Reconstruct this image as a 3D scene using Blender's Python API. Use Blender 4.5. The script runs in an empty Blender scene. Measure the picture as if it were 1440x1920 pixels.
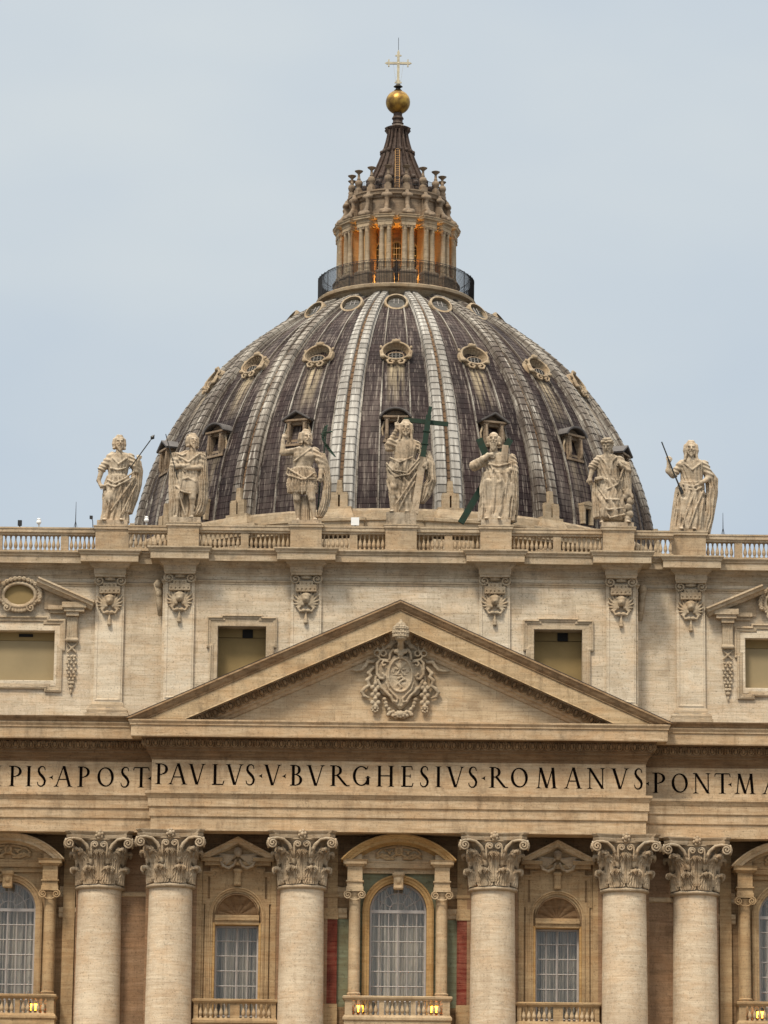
import bpy, bmesh, math, random
import numpy as np
from mathutils import Vector, Matrix
random.seed(7); np.random.seed(7)
PI = math.pi
S = bpy.context.scene
COL = S.collection

# ------------------------------------------------------------------ camera
cam_d = bpy.data.cameras.new('camera'); cam = bpy.data.objects.new('camera', cam_d); COL.objects.link(cam)
S.camera = cam
_F = Vector((2.85007e-04, 9.77915827e-01, 2.08998931e-01)).normalized()
_R = Vector((9.9994344e-01, -2.50071e-03, 1.033733e-02)); _R = (_R - _F * _R.dot(_F)).normalized()
_U = _R.cross(_F)
cam.matrix_world = Matrix(((_R.x, _U.x, -_F.x, -1.096), (_R.y, _U.y, -_F.y, -225.0), (_R.z, _U.z, -_F.z, 1.7), (0, 0, 0, 1)))
cam_d.sensor_fit = 'HORIZONTAL'; cam_d.sensor_width = 36.0
cam_d.lens = 7181.187 / 1440 * 36.0
cam_d.clip_start = 1.0; cam_d.clip_end = 6000.0

# ------------------------------------------------------------------ sky, sun, exposure
SUN_EL, SUN_AZ = math.radians(56), math.radians(-28)      # azimuth from the camera's side towards its left
w = bpy.data.worlds.new('World'); S.world = w; w.use_nodes = True
nt = w.node_tree; nt.nodes.clear()
N = nt.nodes.new; L = nt.links.new
out = N('ShaderNodeOutputWorld'); bg = N('ShaderNodeBackground'); L(bg.outputs[0], out.inputs[0])
sky = N('ShaderNodeTexSky'); sky.sky_type = 'NISHITA'; sky.sun_disc = False
sky.sun_elevation = SUN_EL; sky.sun_rotation = PI + SUN_AZ; sky.air_density = 1.0; sky.dust_density = 2.0
# overcast veil: brighter towards the zenith, softly broken by noise
tc = N('ShaderNodeTexCoord'); sep = N('ShaderNodeSeparateXYZ'); L(tc.outputs['Generated'], sep.inputs[0])
rmp = N('ShaderNodeValToRGB'); L(sep.outputs[2], rmp.inputs[0])
e = rmp.color_ramp.elements
e[0].position = 0.0; e[0].color = (3.3, 3.6, 3.85, 1)
e[1].position = 1.0; e[1].color = (15.5, 14.6, 13.2, 1)
e2 = e.new(0.36); e2.color = (3.55, 3.9, 4.13, 1)
e3 = e.new(0.18); e3.color = (3.15, 3.56, 3.92, 1)
mp = N('ShaderNodeMapping'); mp.inputs['Scale'].default_value = (5.0, 5.0, 11.0); L(tc.outputs['Generated'], mp.inputs[0])
nz = N('ShaderNodeTexNoise'); nz.inputs['Scale'].default_value = 1.3; nz.inputs['Detail'].default_value = 4; nz.inputs['Roughness'].default_value = .45
L(mp.outputs[0], nz.inputs[0])
cr = N('ShaderNodeValToRGB'); L(nz.outputs[0], cr.inputs[0])
cr.color_ramp.elements[0].position = .3; cr.color_ramp.elements[0].color = (.90, .93, .98, 1)
cr.color_ramp.elements[1].position = .7; cr.color_ramp.elements[1].color = (1.09, 1.06, 1.02, 1)
mul = N('ShaderNodeMix'); mul.data_type = 'RGBA'; mul.blend_type = 'MULTIPLY'; mul.inputs[0].default_value = 1
L(rmp.outputs[0], mul.inputs[6]); L(cr.outputs[0], mul.inputs[7])
mx = N('ShaderNodeMix'); mx.data_type = 'RGBA'; mx.inputs[0].default_value = .95
L(sky.outputs[0], mx.inputs[6]); L(mul.outputs[2], mx.inputs[7])
L(mx.outputs[2], bg.inputs[0]); bg.inputs[1].default_value = 0.076
sun_d = bpy.data.lights.new('sun', 'SUN'); sun_d.energy = 1.5; sun_d.angle = math.radians(12); sun_d.color = (1.0, .90, .75)
sun = bpy.data.objects.new('sun', sun_d); COL.objects.link(sun)
_sd = Vector((math.sin(SUN_AZ) * math.cos(SUN_EL), -math.cos(SUN_AZ) * math.cos(SUN_EL), math.sin(SUN_EL)))
sun.rotation_euler = _sd.to_track_quat('Z', 'Y').to_euler(); sun.location = (-60, -120, 160)
S.view_settings.view_transform = 'Standard'; S.view_settings.look = 'None'
S.view_settings.exposure = 1.22; S.view_settings.gamma = 1.0

# ------------------------------------------------------------------ materials
def _mat(name):
    m = bpy.data.materials.new(name); m.use_nodes = True
    return m, m.node_tree, m.node_tree.nodes['Principled BSDF']

class NB:                                       # small node-building helper
    def __init__(s, nt): s.nt = nt
    def n(s, t, **k):
        x = s.nt.nodes.new(t)
        for a, b in k.items(): setattr(x, a, b)
        return x
    def l(s, a, b): s.nt.links.new(a, b)
    def mapping(s, src, scale, loc=(0, 0, 0)):
        m = s.n('ShaderNodeMapping'); m.inputs['Scale'].default_value = scale; m.inputs['Location'].default_value = loc
        s.l(src, m.inputs[0]); return m.outputs[0]
    def noise(s, src, scale=1, detail=3, rough=.5, dist=0):
        x = s.n('ShaderNodeTexNoise'); x.inputs['Scale'].default_value = scale; x.inputs['Detail'].default_value = detail
        x.inputs['Roughness'].default_value = rough; x.inputs['Distortion'].default_value = dist
        s.l(src, x.inputs['Vector']); return x.outputs[0]
    def rng(s, v, a, b, c=0., d=1.):
        x = s.n('ShaderNodeMapRange'); x.clamp = True
        for i, q in enumerate((a, b, c, d)): x.inputs[i + 1].default_value = q
        s.l(v, x.inputs[0]); return x.outputs[0]
    def math(s, op, a, b=None):
        x = s.n('ShaderNodeMath', operation=op)
        for i, q in enumerate((a, b)):
            if q is None: continue
            if isinstance(q, (int, float)): x.inputs[i].default_value = q
            else: s.l(q, x.inputs[i])
        return x.outputs[0]
    def mix(s, f, a, b, mode='MIX'):
        x = s.n('ShaderNodeMix', data_type='RGBA', blend_type=mode)
        for i, q in ((0, f), (6, a), (7, b)):
            if isinstance(q, (int, float)): x.inputs[i].default_value = q
            elif isinstance(q, tuple): x.inputs[i].default_value = (*q, 1)
            else: s.l(q, x.inputs[i])
        return x.outputs[2]

def stone(name, base, light, dark, course=0.0, vein=.55, blotch=.6, drip=.4, rough=.85, bump=.5, top=None, vdir=0, blk=(1.6, .62), upface_tint=None, grain=9.0, grime=.34, rosy=.5):
    """travertine: horizontal veins, blocks, blotches, drips of grime; all laid out in world metres"""
    m, nt, p = _mat(name); b = NB(nt)
    geo = b.n('ShaderNodeNewGeometry'); pos = geo.outputs['Position']
    v1 = b.noise(b.mapping(pos, (.55, .55, 5.5)), 1.0, 5, .65, .4)
    v2 = b.noise(b.mapping(pos, (.8, .8, 13.)), 1.0, 3, .55, .1)
    bl = b.noise(b.mapping(pos, (.35, .35, .3)), 1.0, 4, .6, .3)
    gr = b.noise(pos, grain, 3, .7)
    dr = b.noise(b.mapping(pos, (2.6, 2.6, .16)), 1.0, 4, .62)
    f = b.rng(v1, .36, .66)
    col = b.mix(f, base, light)
    col = b.mix(b.math('MULTIPLY', b.rng(v2, .50, .80), vein), col, dark)
    col = b.mix(b.math('MULTIPLY', b.rng(bl, .48, .72), blotch), col, tuple((x * .45 + y * .55) for x, y in zip(base, dark)))
    col = b.mix(b.math('MULTIPLY', b.rng(dr, .55, .75), drip), col, dark)
    rs = b.noise(b.mapping(pos, (.5, .5, .9), (11, 2, 5)), 1.0, 5, .7, .3)
    col = b.mix(b.math('MULTIPLY', b.rng(rs, .46, .64), rosy), col, (1.0, .85, .71), 'MULTIPLY')
    gm = b.noise(b.mapping(pos, (1.1, 1.1, .55), (3, 9, 4)), 1.0, 6, .74, .5)
    col = b.mix(b.math('MULTIPLY', b.rng(gm, .50, .66), grime), col, dark)
    pits = b.rng(gr, .30, .44, .55, 1.)
    if course:
        sx = b.n('ShaderNodeSeparateXYZ'); b.l(pos, sx.inputs[0])
        cx = b.n('ShaderNodeCombineXYZ'); b.l(sx.outputs[0], cx.inputs[0]); b.l(sx.outputs[2], cx.inputs[1])
        br = b.n('ShaderNodeTexBrick'); br.offset = .5; br.squash = 1
        br.inputs['Scale'].default_value = 1; br.inputs['Mortar Size'].default_value = .012; br.inputs['Mortar Smooth'].default_value = .3
        br.inputs['Brick Width'].default_value = blk[0]; br.inputs['Row Height'].default_value = blk[1]
        br.inputs['Color1'].default_value = (.80, .78, .75, 1); br.inputs['Color2'].default_value = (1.14, 1.13, 1.11, 1); br.inputs['Mortar'].default_value = (.50, .47, .43, 1); br.inputs['Bias'].default_value = -.1
        b.l(cx.outputs[0], br.inputs[0])
        col = b.mix(course, col, br.outputs[0], 'MULTIPLY')
    if upface_tint:                                    # tint on upward faces and patches: dark grime, paler on statues, capitals, spire
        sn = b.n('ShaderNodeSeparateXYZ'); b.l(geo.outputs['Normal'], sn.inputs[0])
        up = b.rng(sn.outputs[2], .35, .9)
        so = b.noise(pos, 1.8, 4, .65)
        col = b.mix(b.math('MULTIPLY', up, b.rng(so, .35, .6)), col, upface_tint)
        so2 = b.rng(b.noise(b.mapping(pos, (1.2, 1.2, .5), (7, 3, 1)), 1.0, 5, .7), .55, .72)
        col = b.mix(b.math('MULTIPLY', so2, .5), col, upface_tint)
    cc = b.n('ShaderNodeCombineXYZ')
    for i in range(3): b.l(pits, cc.inputs[i])
    col = b.mix(1.0, col, cc.outputs[0], 'MULTIPLY')
    b.l(col, p.inputs['Base Color']); p.inputs['Roughness'].default_value = rough
    p.inputs['Specular IOR Level'].default_value = .2
    bp = b.n('ShaderNodeBump'); bp.inputs['Strength'].default_value = bump; bp.inputs['Distance'].default_value = .05
    hh = b.math('ADD', b.math('MULTIPLY', v1, .6), b.math('MULTIPLY', gr, .6)); b.l(hh, bp.inputs['Height'])
    b.l(bp.outputs[0], p.inputs['Normal'])
    return m

def plain(name, col, rough=.6, metal=0., var=.25, scale=3., bump=0.1, spec=.4, col2=None):
    m, nt, p = _mat(name); b = NB(nt)
    geo = b.n('ShaderNodeNewGeometry')
    nzv = b.noise(geo.outputs['Position'], scale, 4, .6)
    c2 = col2 or tuple(x * (1 - var) for x in col)
    b.l(b.mix(b.rng(nzv, .38, .64), col, c2), p.inputs['Base Color'])
    p.inputs['Roughness'].default_value = rough; p.inputs['Metallic'].default_value = metal
    p.inputs['Specular IOR Level'].default_value = spec
    if bump:
        bp = b.n('ShaderNodeBump'); bp.inputs['Strength'].default_value = bump; bp.inputs['Distance'].default_value = .03
        b.l(nzv, bp.inputs['Height']); b.l(bp.outputs[0], p.inputs['Normal'])
    return m

def emit(name, col, s):
    m, nt, p = _mat(name)
    p.inputs['Emission Color'].default_value = (*col, 1); p.inputs['Emission Strength'].default_value = s
    p.inputs['Base Color'].default_value = (*col, 1)
    return m

M = {}
M['attic'] = stone('attic_travertine', (.53, .44, .32), (.66, .57, .445), (.27, .195, .12), course=.55, vein=.5, blotch=.35, drip=.22)
M['attic_trim'] = stone('attic_trim_travertine', (.40, .315, .21), (.52, .42, .30), (.14, .095, .055), vein=.45, blotch=.4, drip=.35, upface_tint=(.15, .125, .095))
M['pil'] = stone('pilaster_travertine', (.55, .465, .345), (.67, .585, .46), (.30, .22, .14), course=.35, vein=.4, blotch=.35, drip=.15, blk=(2.6, 1.3))
M['ent'] = stone('entablature_travertine', (.44, .315, .19), (.56, .43, .285), (.17, .10, .05), course=.3, vein=.45, blotch=.5, drip=.35, upface_tint=(.13, .095, .06), blk=(2.1, 1.9))
M['tymp'] = stone('tympanum_travertine', (.45, .34, .215), (.56, .445, .305), (.21, .135, .07), course=.6, vein=.45, blotch=.45, drip=.2, blk=(1.9, .72))
M['rake'] = stone('raking_cornice_travertine', (.42, .30, .17), (.54, .405, .25), (.13, .08, .04), course=0, vein=.35, blotch=.6, drip=.5, upface_tint=(.10, .075, .05))
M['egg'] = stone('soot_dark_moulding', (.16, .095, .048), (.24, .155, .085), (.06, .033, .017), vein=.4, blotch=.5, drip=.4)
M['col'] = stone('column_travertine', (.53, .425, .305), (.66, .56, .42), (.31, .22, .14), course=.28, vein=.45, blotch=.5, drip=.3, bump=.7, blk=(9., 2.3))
M['capital'] = stone('capital_travertine', (.34, .26, .17), (.46, .365, .255), (.11, .072, .04), vein=.25, blotch=.5, drip=.4, upface_tint=(.42, .37, .29))
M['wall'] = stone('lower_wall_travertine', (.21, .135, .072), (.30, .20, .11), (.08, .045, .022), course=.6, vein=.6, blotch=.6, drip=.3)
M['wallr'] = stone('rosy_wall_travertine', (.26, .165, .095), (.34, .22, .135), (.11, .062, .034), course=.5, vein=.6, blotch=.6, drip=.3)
M['win'] = stone('window_travertine', (.335, .225, .12), (.45, .325, .185), (.12, .07, .034), vein=.4, blotch=.6, drip=.35)
M['winlight'] = stone('aedicule_travertine', (.42, .31, .19), (.54, .42, .275), (.16, .10, .05), vein=.35, blotch=.6, drip=.4)
M['yellow'] = stone('yellow_marble', (.37, .225, .09), (.47, .31, .14), (.17, .09, .03), vein=.5, blotch=.6, drip=.3)
M['green'] = stone('green_marble', (.155, .155, .095), (.21, .23, .15), (.10, .07, .035), vein=.3, blotch=.9, drip=.6, grain=4.)
M['red'] = stone('red_marble', (.14, .019, .012), (.27, .10, .065), (.05, .014, .008), course=.9, vein=.5, blotch=.9, drip=.4, grain=5., blk=(.9, 1.2))
M['statue'] = stone('statue_travertine', (.38, .305, .215), (.52, .43, .32), (.06, .045, .03), vein=.3, blotch=.5, drip=.85, upface_tint=(.50, .43, .33), bump=.3, grain=6., grime=.65)
M['relief'] = stone('relief_travertine', (.35, .275, .185), (.47, .385, .275), (.09, .065, .04), vein=.15, blotch=.4, drip=.3, bump=.3)
M['balus'] = stone('balustrade_travertine', (.36, .27, .17), (.47, .365, .245), (.13, .085, .048), vein=.3, blotch=.45, drip=.35, upface_tint=(.16, .13, .10))
M['domestone'] = stone('dome_travertine', (.33, .255, .165), (.45, .36, .25), (.09, .062, .036), vein=.3, blotch=.5, drip=.5, upface_tint=(.15, .12, .09))
M['lanstone'] = stone('lantern_travertine', (.21, .155, .105), (.31, .24, .17), (.035, .025, .018), vein=.2, blotch=.5, drip=.6, upface_tint=(.11, .09, .07))
M['lanwall'] = stone('lantern_wall_stucco', (.42, .25, .11), (.50, .32, .15), (.25, .13, .05), vein=.2, blotch=.4, drip=.2)
M['rakedark'] = stone('weathered_cyma_travertine', (.22, .14, .075), (.33, .225, .13), (.06, .038, .02), vein=.35, blotch=.6, drip=.6, upface_tint=(.07, .055, .04))
M['roof'] = plain('roof_lead', (.10, .09, .085), .6)
M['ground'] = plain('piazza_cobbles', (.08, .075, .07), .85, scale=1.5)
M['dark'] = plain('dark_void', (.012, .011, .01), .9, bump=0)
M['barsdim'] = plain('weathered_bars', (.30, .28, .25), .6)
M['oculus'] = plain('dusty_glass', (.055, .05, .04), .3, var=.4)
M['ochre'] = plain('ochre_screen', (.27, .19, .08), .9, var=.18, scale=.5, bump=0)
M['ochrelo'] = plain('drab_screen', (.29, .225, .125), .9, var=.12, scale=.5, bump=0)
M['verdi'] = plain('green_bronze', (.016, .042, .029), .8, .35, scale=4., col2=(.022, .036, .022))
M['bronze'] = plain('dark_bronze', (.035, .035, .032), .45, .5, scale=5.)
M['gold'] = plain('gilded_bronze', (.42, .26, .06), .42, .85, scale=1.6, col2=(.17, .095, .03), bump=.2)
M['crossm'] = plain('pale_gilt', (.50, .44, .31), .45, .35, scale=3.)
M['iron'] = plain('black_iron', (.022, .022, .024), .6, .2)
M['spire'] = stone('spire_lead', (.045, .028, .021), (.09, .063, .05), (.016, .011, .009), vein=.1, blotch=.4, drip=.8, upface_tint=(.14, .12, .10), rough=.75)
M['muntin'] = plain('window_bars', (.40, .365, .34), .5, var=.12)
M['paint'] = plain('white_plastic', (.75, .75, .73), .4, var=.05, bump=0)
M['ink'] = plain('black_inlay', (.006, .004, .003), 1., var=.2, bump=0, spec=0.)
M['warm'] = emit('lit_floodlight', (1.0, .50, .08), .32)
M['lampw'] = emit('lit_lamp', (1.0, .55, .16), 1.5)

def curtain_mat():
    m, nt, p = _mat('curtain_fabric'); b = NB(nt)
    geo = b.n('ShaderNodeNewGeometry')
    f = b.noise(b.mapping(geo.outputs['Position'], (3.6, 3.6, .12)), 1., 3, .6)
    b.l(b.mix(b.rng(f, .35, .65), (.30, .275, .24), (.76, .69, .59)), p.inputs['Base Color'])
    p.inputs['Roughness'].default_value = .95
    return m
M['curtain'] = curtain_mat()
def glass_mat():
    m = bpy.data.materials.new('window_glass'); m.use_nodes = True; nt = m.node_tree; nt.nodes.clear(); b = NB(nt)
    o = b.n('ShaderNodeOutputMaterial'); mxs = b.n('ShaderNodeMixShader'); t = b.n('ShaderNodeBsdfTransparent'); g = b.n('ShaderNodeBsdfGlossy')
    t.inputs[0].default_value = (.88, .88, .87, 1); g.inputs['Roughness'].default_value = .08; g.inputs[0].default_value = (.85, .85, .85, 1)
    mxs.inputs[0].default_value = .045
    b.l(t.outputs[0], mxs.inputs[1]); b.l(g.outputs[0], mxs.inputs[2]); b.l(mxs.outputs[0], o.inputs[0])
    return m
M['glass'] = glass_mat()

def lead_mat(name, a, bb, pale, streak_amt, pale_amt, rib=False):
    """weathered lead sheets; UV: u counts sheets across, v counts rows"""
    m, nt, p = _mat(name); b = NB(nt)
    uv = b.n('ShaderNodeUVMap'); uv.uv_map = 'sheets'
    sep = b.n('ShaderNodeSeparateXYZ'); b.l(uv.outputs[0], sep.inputs[0])
    U, V = sep.outputs[0], sep.outputs[1]
    geo = b.n('ShaderNodeNewGeometry'); pos = geo.outputs['Position']
    cu = b.math('FLOOR', b.math('MULTIPLY', U, 1.0)); cv = b.math('FLOOR', V)
    cell = b.n('ShaderNodeCombineXYZ'); b.l(cu, cell.inputs[0]); b.l(cv, cell.inputs[1])
    wn = b.n('ShaderNodeTexWhiteNoise', noise_dimensions='2D'); b.l(cell.outputs[0], wn.inputs['Vector'])
    st = b.n('ShaderNodeCombineXYZ'); b.l(b.math('MULTIPLY', U, 2.6 if not rib else 3.), st.inputs[0]); b.l(b.math('MULTIPLY', V, .08), st.inputs[1]); b.l(b.math('MULTIPLY', cu, .0), st.inputs[2])
    s1 = b.noise(st.outputs[0], 1., 5, .72)
    st2 = b.n('ShaderNodeCombineXYZ'); b.l(b.math('MULTIPLY', U, 6.), st2.inputs[0]); b.l(b.math('MULTIPLY', V, .22), st2.inputs[1]); b.l(b.math('MULTIPLY', cv, .12), st2.inputs[2])
    s2 = b.noise(st2.outputs[0], 1., 3, .7)
    big = b.noise(pos, .11, 3, .6)
    col = b.mix(b.rng(b.math('ADD', b.math('MULTIPLY', wn.outputs[0], .22), b.math('MULTIPLY', big, 1.2)), .45, .95), a, bb)
    col = b.mix(b.math('MULTIPLY', b.rng(b.math('ADD', s1, b.math('MULTIPLY', b.math('SUBTRACT', big, .5), .5)), .48, .68), pale_amt), col, pale)
    col = b.mix(b.math('MULTIPLY', b.rng(s2, .55, .66), streak_amt), col, pale)
    # single sheets relaid in newer or older lead
    col = b.mix(b.math('MULTIPLY', b.rng(wn.outputs[0], .93, .94), .5), col, tuple(x * .5 for x in a))
    if not rib:
        # limewater tears below the stone windows
        fr = b.math('FRACT', b.math('ADD', b.math('DIVIDE', U, 8.), .5))       # 0.5 = middle of a bay
        off = b.math('ABSOLUTE', b.math('SUBTRACT', fr, .5))
        inside = b.rng(b.math('ADD', off, b.math('MULTIPLY', b.math('SUBTRACT', s1, .5), .25)), .07, .12, 1., 0.)
        vr = b.math('MAXIMUM', b.math('MULTIPLY', b.rng(V, 17.5, 26.), b.rng(V, 26.2, 27.2, 1., 0.)), b.math('MULTIPLY', b.math('MULTIPLY', b.rng(V, 2., 10.), b.rng(V, 11., 12., 1., 0.)), .3))
        tear = b.math('MULTIPLY', b.math('MULTIPLY', inside, vr), b.rng(s1, .42, .58))
        col = b.mix(b.math('MULTIPLY', tear, .9), col, (.42, .34, .22))
    fv = b.math('FRACT', V); fu = b.math('FRACT', U)
    seam = b.rng(fv, .0, .09, 1., 0.)
    seam2 = b.math('MAXIMUM', b.rng(fu, .0, .035, 1., 0.), b.rng(fu, .965, 1., 0., 1.))
    col = b.mix(b.math('MULTIPLY', b.math('MAXIMUM', seam, b.math('MULTIPLY', seam2, .3) if not rib else seam), .5 if rib else .38), col, tuple(x * .35 for x in a))
    b.l(col, p.inputs['Base Color']); p.inputs['Roughness'].default_value = .7; p.inputs['Specular IOR Level'].default_value = .22
    bp = b.n('ShaderNodeBump'); bp.inputs['Strength'].default_value = .5; bp.inputs['Distance'].default_value = .06
    b.l(b.math('ADD', s2, b.math('MULTIPLY', seam, -.8)), bp.inputs['Height']); b.l(bp.outputs[0], p.inputs['Normal'])
    return m
M['lead'] = lead_mat('lead_sheets', (.009, .0045, .005), (.031, .017, .0165), (.30, .255, .215), .5, .24)
M['ribpale'] = lead_mat('pale_rib_lead', (.17, .155, .135), (.28, .265, .24), (.52, .50, .455), .7, .75, True)
M['ribgrey'] = lead_mat('grey_rib_lead', (.06, .045, .037), (.15, .125, .10), (.48, .45, .39), .8, .85, True)
M['rust'] = stone('rusty_channel_lead', (.09, .055, .035), (.20, .13, .075), (.03, .02, .014), vein=.1, blotch=.5, drip=.6)

# ------------------------------------------------------------------ mesh helpers
class MB:
    def __init__(s): s.v = []; s.f = []; s.uv = []
    def add(s, vs, fs, uvs=None):
        o = len(s.v); s.v.extend([tuple(map(float, q)) for q in vs]); s.f.extend([tuple(i + o for i in f) for f in fs])
        if uvs is not None: s.uv.extend(uvs)
        return s
    def box(s, x0, x1, y0, y1, z0, z1):
        return s.add([(x0, y0, z0), (x1, y0, z0), (x1, y1, z0), (x0, y1, z0), (x0, y0, z1), (x1, y0, z1), (x1, y1, z1), (x0, y1, z1)],
              [(0, 3, 2, 1), (4, 5, 6, 7), (0, 1, 5, 4), (1, 2, 6, 5), (2, 3, 7, 6), (3, 0, 4, 7)])
    def poly(s, pts, y0, y1):                      # extrude an xz polygon along y
        n = len(pts)
        return s.add([(x, y0, z) for x, z in pts] + [(x, y1, z) for x, z in pts],
              [tuple(range(n)), tuple(range(2 * n - 1, n - 1, -1))] + [(i, n + i, n + (i + 1) % n, (i + 1) % n) for i in range(n)])
    def lathe(s, prof, seg=24, c=(0, 0), sy=1.0, rot=0.):
        n = len(prof); vs = []
        for k in range(seg):
            a = 2 * PI * k / seg + rot
            for r, z in prof: vs.append((c[0] + r * math.cos(a), c[1] + r * math.sin(a) * sy, z))
        fs = []
        for k in range(seg):
            q = (k + 1) % seg
            for i in range(n - 1): fs.append((k * n + i, q * n + i, q * n + i + 1, k * n + i + 1))
        if prof[0][0] > 1e-4: fs.append(tuple(k * n for k in range(seg))[::-1])
        if prof[-1][0] > 1e-4: fs.append(tuple(k * n + n - 1 for k in range(seg)))
        return s.add(vs, fs)
    def tube(s, pts, r, n=6, closed=False):
        pts = [Vector(p) for p in pts]; m = len(pts)
        rr = r if isinstance(r, (list, tuple)) else [r] * m
        vs = []; up = None
        for i, p in enumerate(pts):
            if closed: t = pts[(i + 1) % m] - pts[i - 1]
            else: t = pts[min(i + 1, m - 1)] - pts[max(i - 1, 0)]
            if t.length < 1e-9: t = Vector((0, 0, 1))
            t.normalize()
            if up is None: up = Vector((0, 0, 1)) if abs(t.z) < .9 else Vector((0, 1, 0))
            a = t.cross(up)
            if a.length < 1e-5: a = t.cross(Vector((1, .3, 0)))
            a.normalize(); b_ = a.cross(t).normalized(); up = b_
            for k in range(n):
                an = 2 * PI * k / n
                vs.append(p + (a * math.cos(an) + b_ * math.sin(an)) * rr[i])
        fs = []
        for i in range(m if closed else m - 1):
            j = (i + 1) % m
            for k in range(n): fs.append((i * n + k, i * n + (k + 1) % n, j * n + (k + 1) % n, j * n + k))
        if not closed: fs.append(tuple(range(n))[::-1]); fs.append(tuple(range((m - 1) * n, m * n)))
        return s.add(vs, fs)
    def ell(s, c, r, nu=10, nv=7):
        vs = [(c[0], c[1], c[2] - r[2])]; fs = []
        for j in range(1, nv):
            t = -PI / 2 + PI * j / nv
            for k in range(nu):
                a = 2 * PI * k / nu
                vs.append((c[0] + r[0] * math.cos(t) * math.cos(a), c[1] + r[1] * math.cos(t) * math.sin(a), c[2] + r[2] * math.sin(t)))
        vs.append((c[0], c[1], c[2] + r[2])); T = len(vs) - 1
        for k in range(nu):
            q = (k + 1) % nu
            fs.append((0, 1 + q, 1 + k)); fs.append((T, T - nu + k, T - nu + q))
            for j in range(nv - 2): fs.append((1 + j * nu + k, 1 + j * nu + q, 1 + (j + 1) * nu + q, 1 + (j + 1) * nu + k))
        return s.add(vs, fs)
    def sweep(s, path, prof, plane='xy', closed=False):
        """profile (off, h) swept with mitres; plane xy: off is horizontal to the right of travel, h is z; plane xz: h is y"""
        n = len(path); P = [Vector((a, b)) for a, b in path]; m = len(prof); vs = []
        for i in range(n):
            ds = []
            if closed or i > 0: ds.append((P[i] - P[i - 1]).normalized())
            if closed or i < n - 1: ds.append((P[(i + 1) % n] - P[i]).normalized())
            ns = [Vector((d.y, -d.x)) for d in ds]
            if len(ns) == 2:
                k = 1 + ns[0].dot(ns[1]); o = (ns[0] + ns[1]) / max(k, .15)
            else: o = ns[0]
            for a, h in prof:
                q = P[i] + o * a
                vs.append((q.x, q.y, h) if plane == 'xy' else (q.x, h, q.y))
        fs = []
        for i in range(n if closed else n - 1):
            j = (i + 1) % n
            for k in range(m):
                l = (k + 1) % m; fs.append((i * m + k, i * m + l, j * m + l, j * m + k))
        if not closed: fs.append(tuple(range(m))); fs.append(tuple(range((n - 1) * m, n * m))[::-1])
        return s.add(vs, fs)
    def xf(s, mat):
        s.v = [tuple(mat @ Vector(q)) for q in s.v]; return s
    def mesh(s, name, mat, smooth=False, fix=True):
        me = bpy.data.meshes.new(name); me.from_pydata(s.v, [], s.f)
        if s.uv:
            lay = me.uv_layers.new(name='sheets')
            flat = [c for f in s.f for i in f for c in s.uv[i]]
            lay.data.foreach_set('uv', flat)
        me.update()
        if fix:
            bm = bmesh.new(); bm.from_mesh(me); bmesh.ops.recalc_face_normals(bm, faces=bm.faces); bm.to_mesh(me); bm.free()
        if smooth is True: me.polygons.foreach_set('use_smooth', [True] * len(me.polygons))
        elif smooth: me.polygons.foreach_set('use_smooth', [True] * len(me.polygons)); me.set_sharp_from_angle(angle=math.radians(smooth))
        for q in (mat if isinstance(mat, (list, tuple)) else [mat]): me.materials.append(q)
        return me
    def build(s, name, mat, parent=None, smooth=False, loc=(0, 0, 0), fix=True):
        return obj(name, s.mesh(name, mat, smooth, fix), parent, loc)

def obj(name, me, parent=None, loc=(0, 0, 0)):
    o = bpy.data.objects.new(name, me); COL.objects.link(o); o.location = loc
    if parent: o.parent = parent
    return o
def tag(o, label, cat, group=None, kind=None):
    if label: o['label'] = label
    if cat: o['category'] = cat
    if group: o['group'] = group
    if kind: o['kind'] = kind
    return o
def empty(name, loc=(0, 0, 0), rz=0., parent=None):
    o = bpy.data.objects.new(name, None); COL.objects.link(o); o.location = loc; o.rotation_euler = (0, 0, rz); o.empty_display_size = .5
    if parent: o.parent = parent
    return o
def kids(o): return [c for c in COL.objects if c.parent == o]
_kid = {}
def copy_tree(o, parent=None, loc=None, rz=None):
    c = o.copy(); COL.objects.link(c); c.parent = parent
    if loc is not None: c.location = loc
    if rz is not None: c.rotation_euler = (0, 0, rz)
    if o not in _kid: _kid[o] = kids(o)
    for ch in _kid[o]: copy_tree(ch, c)
    return c
def arc(cx, cz, r, a0, a1, n, rz=None):
    rz = rz or r
    return [(cx + r * math.cos(math.radians(a0 + (a1 - a0) * i / n)), cz + rz * math.sin(math.radians(a0 + (a1 - a0) * i / n))) for i in range(n + 1)]

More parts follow.
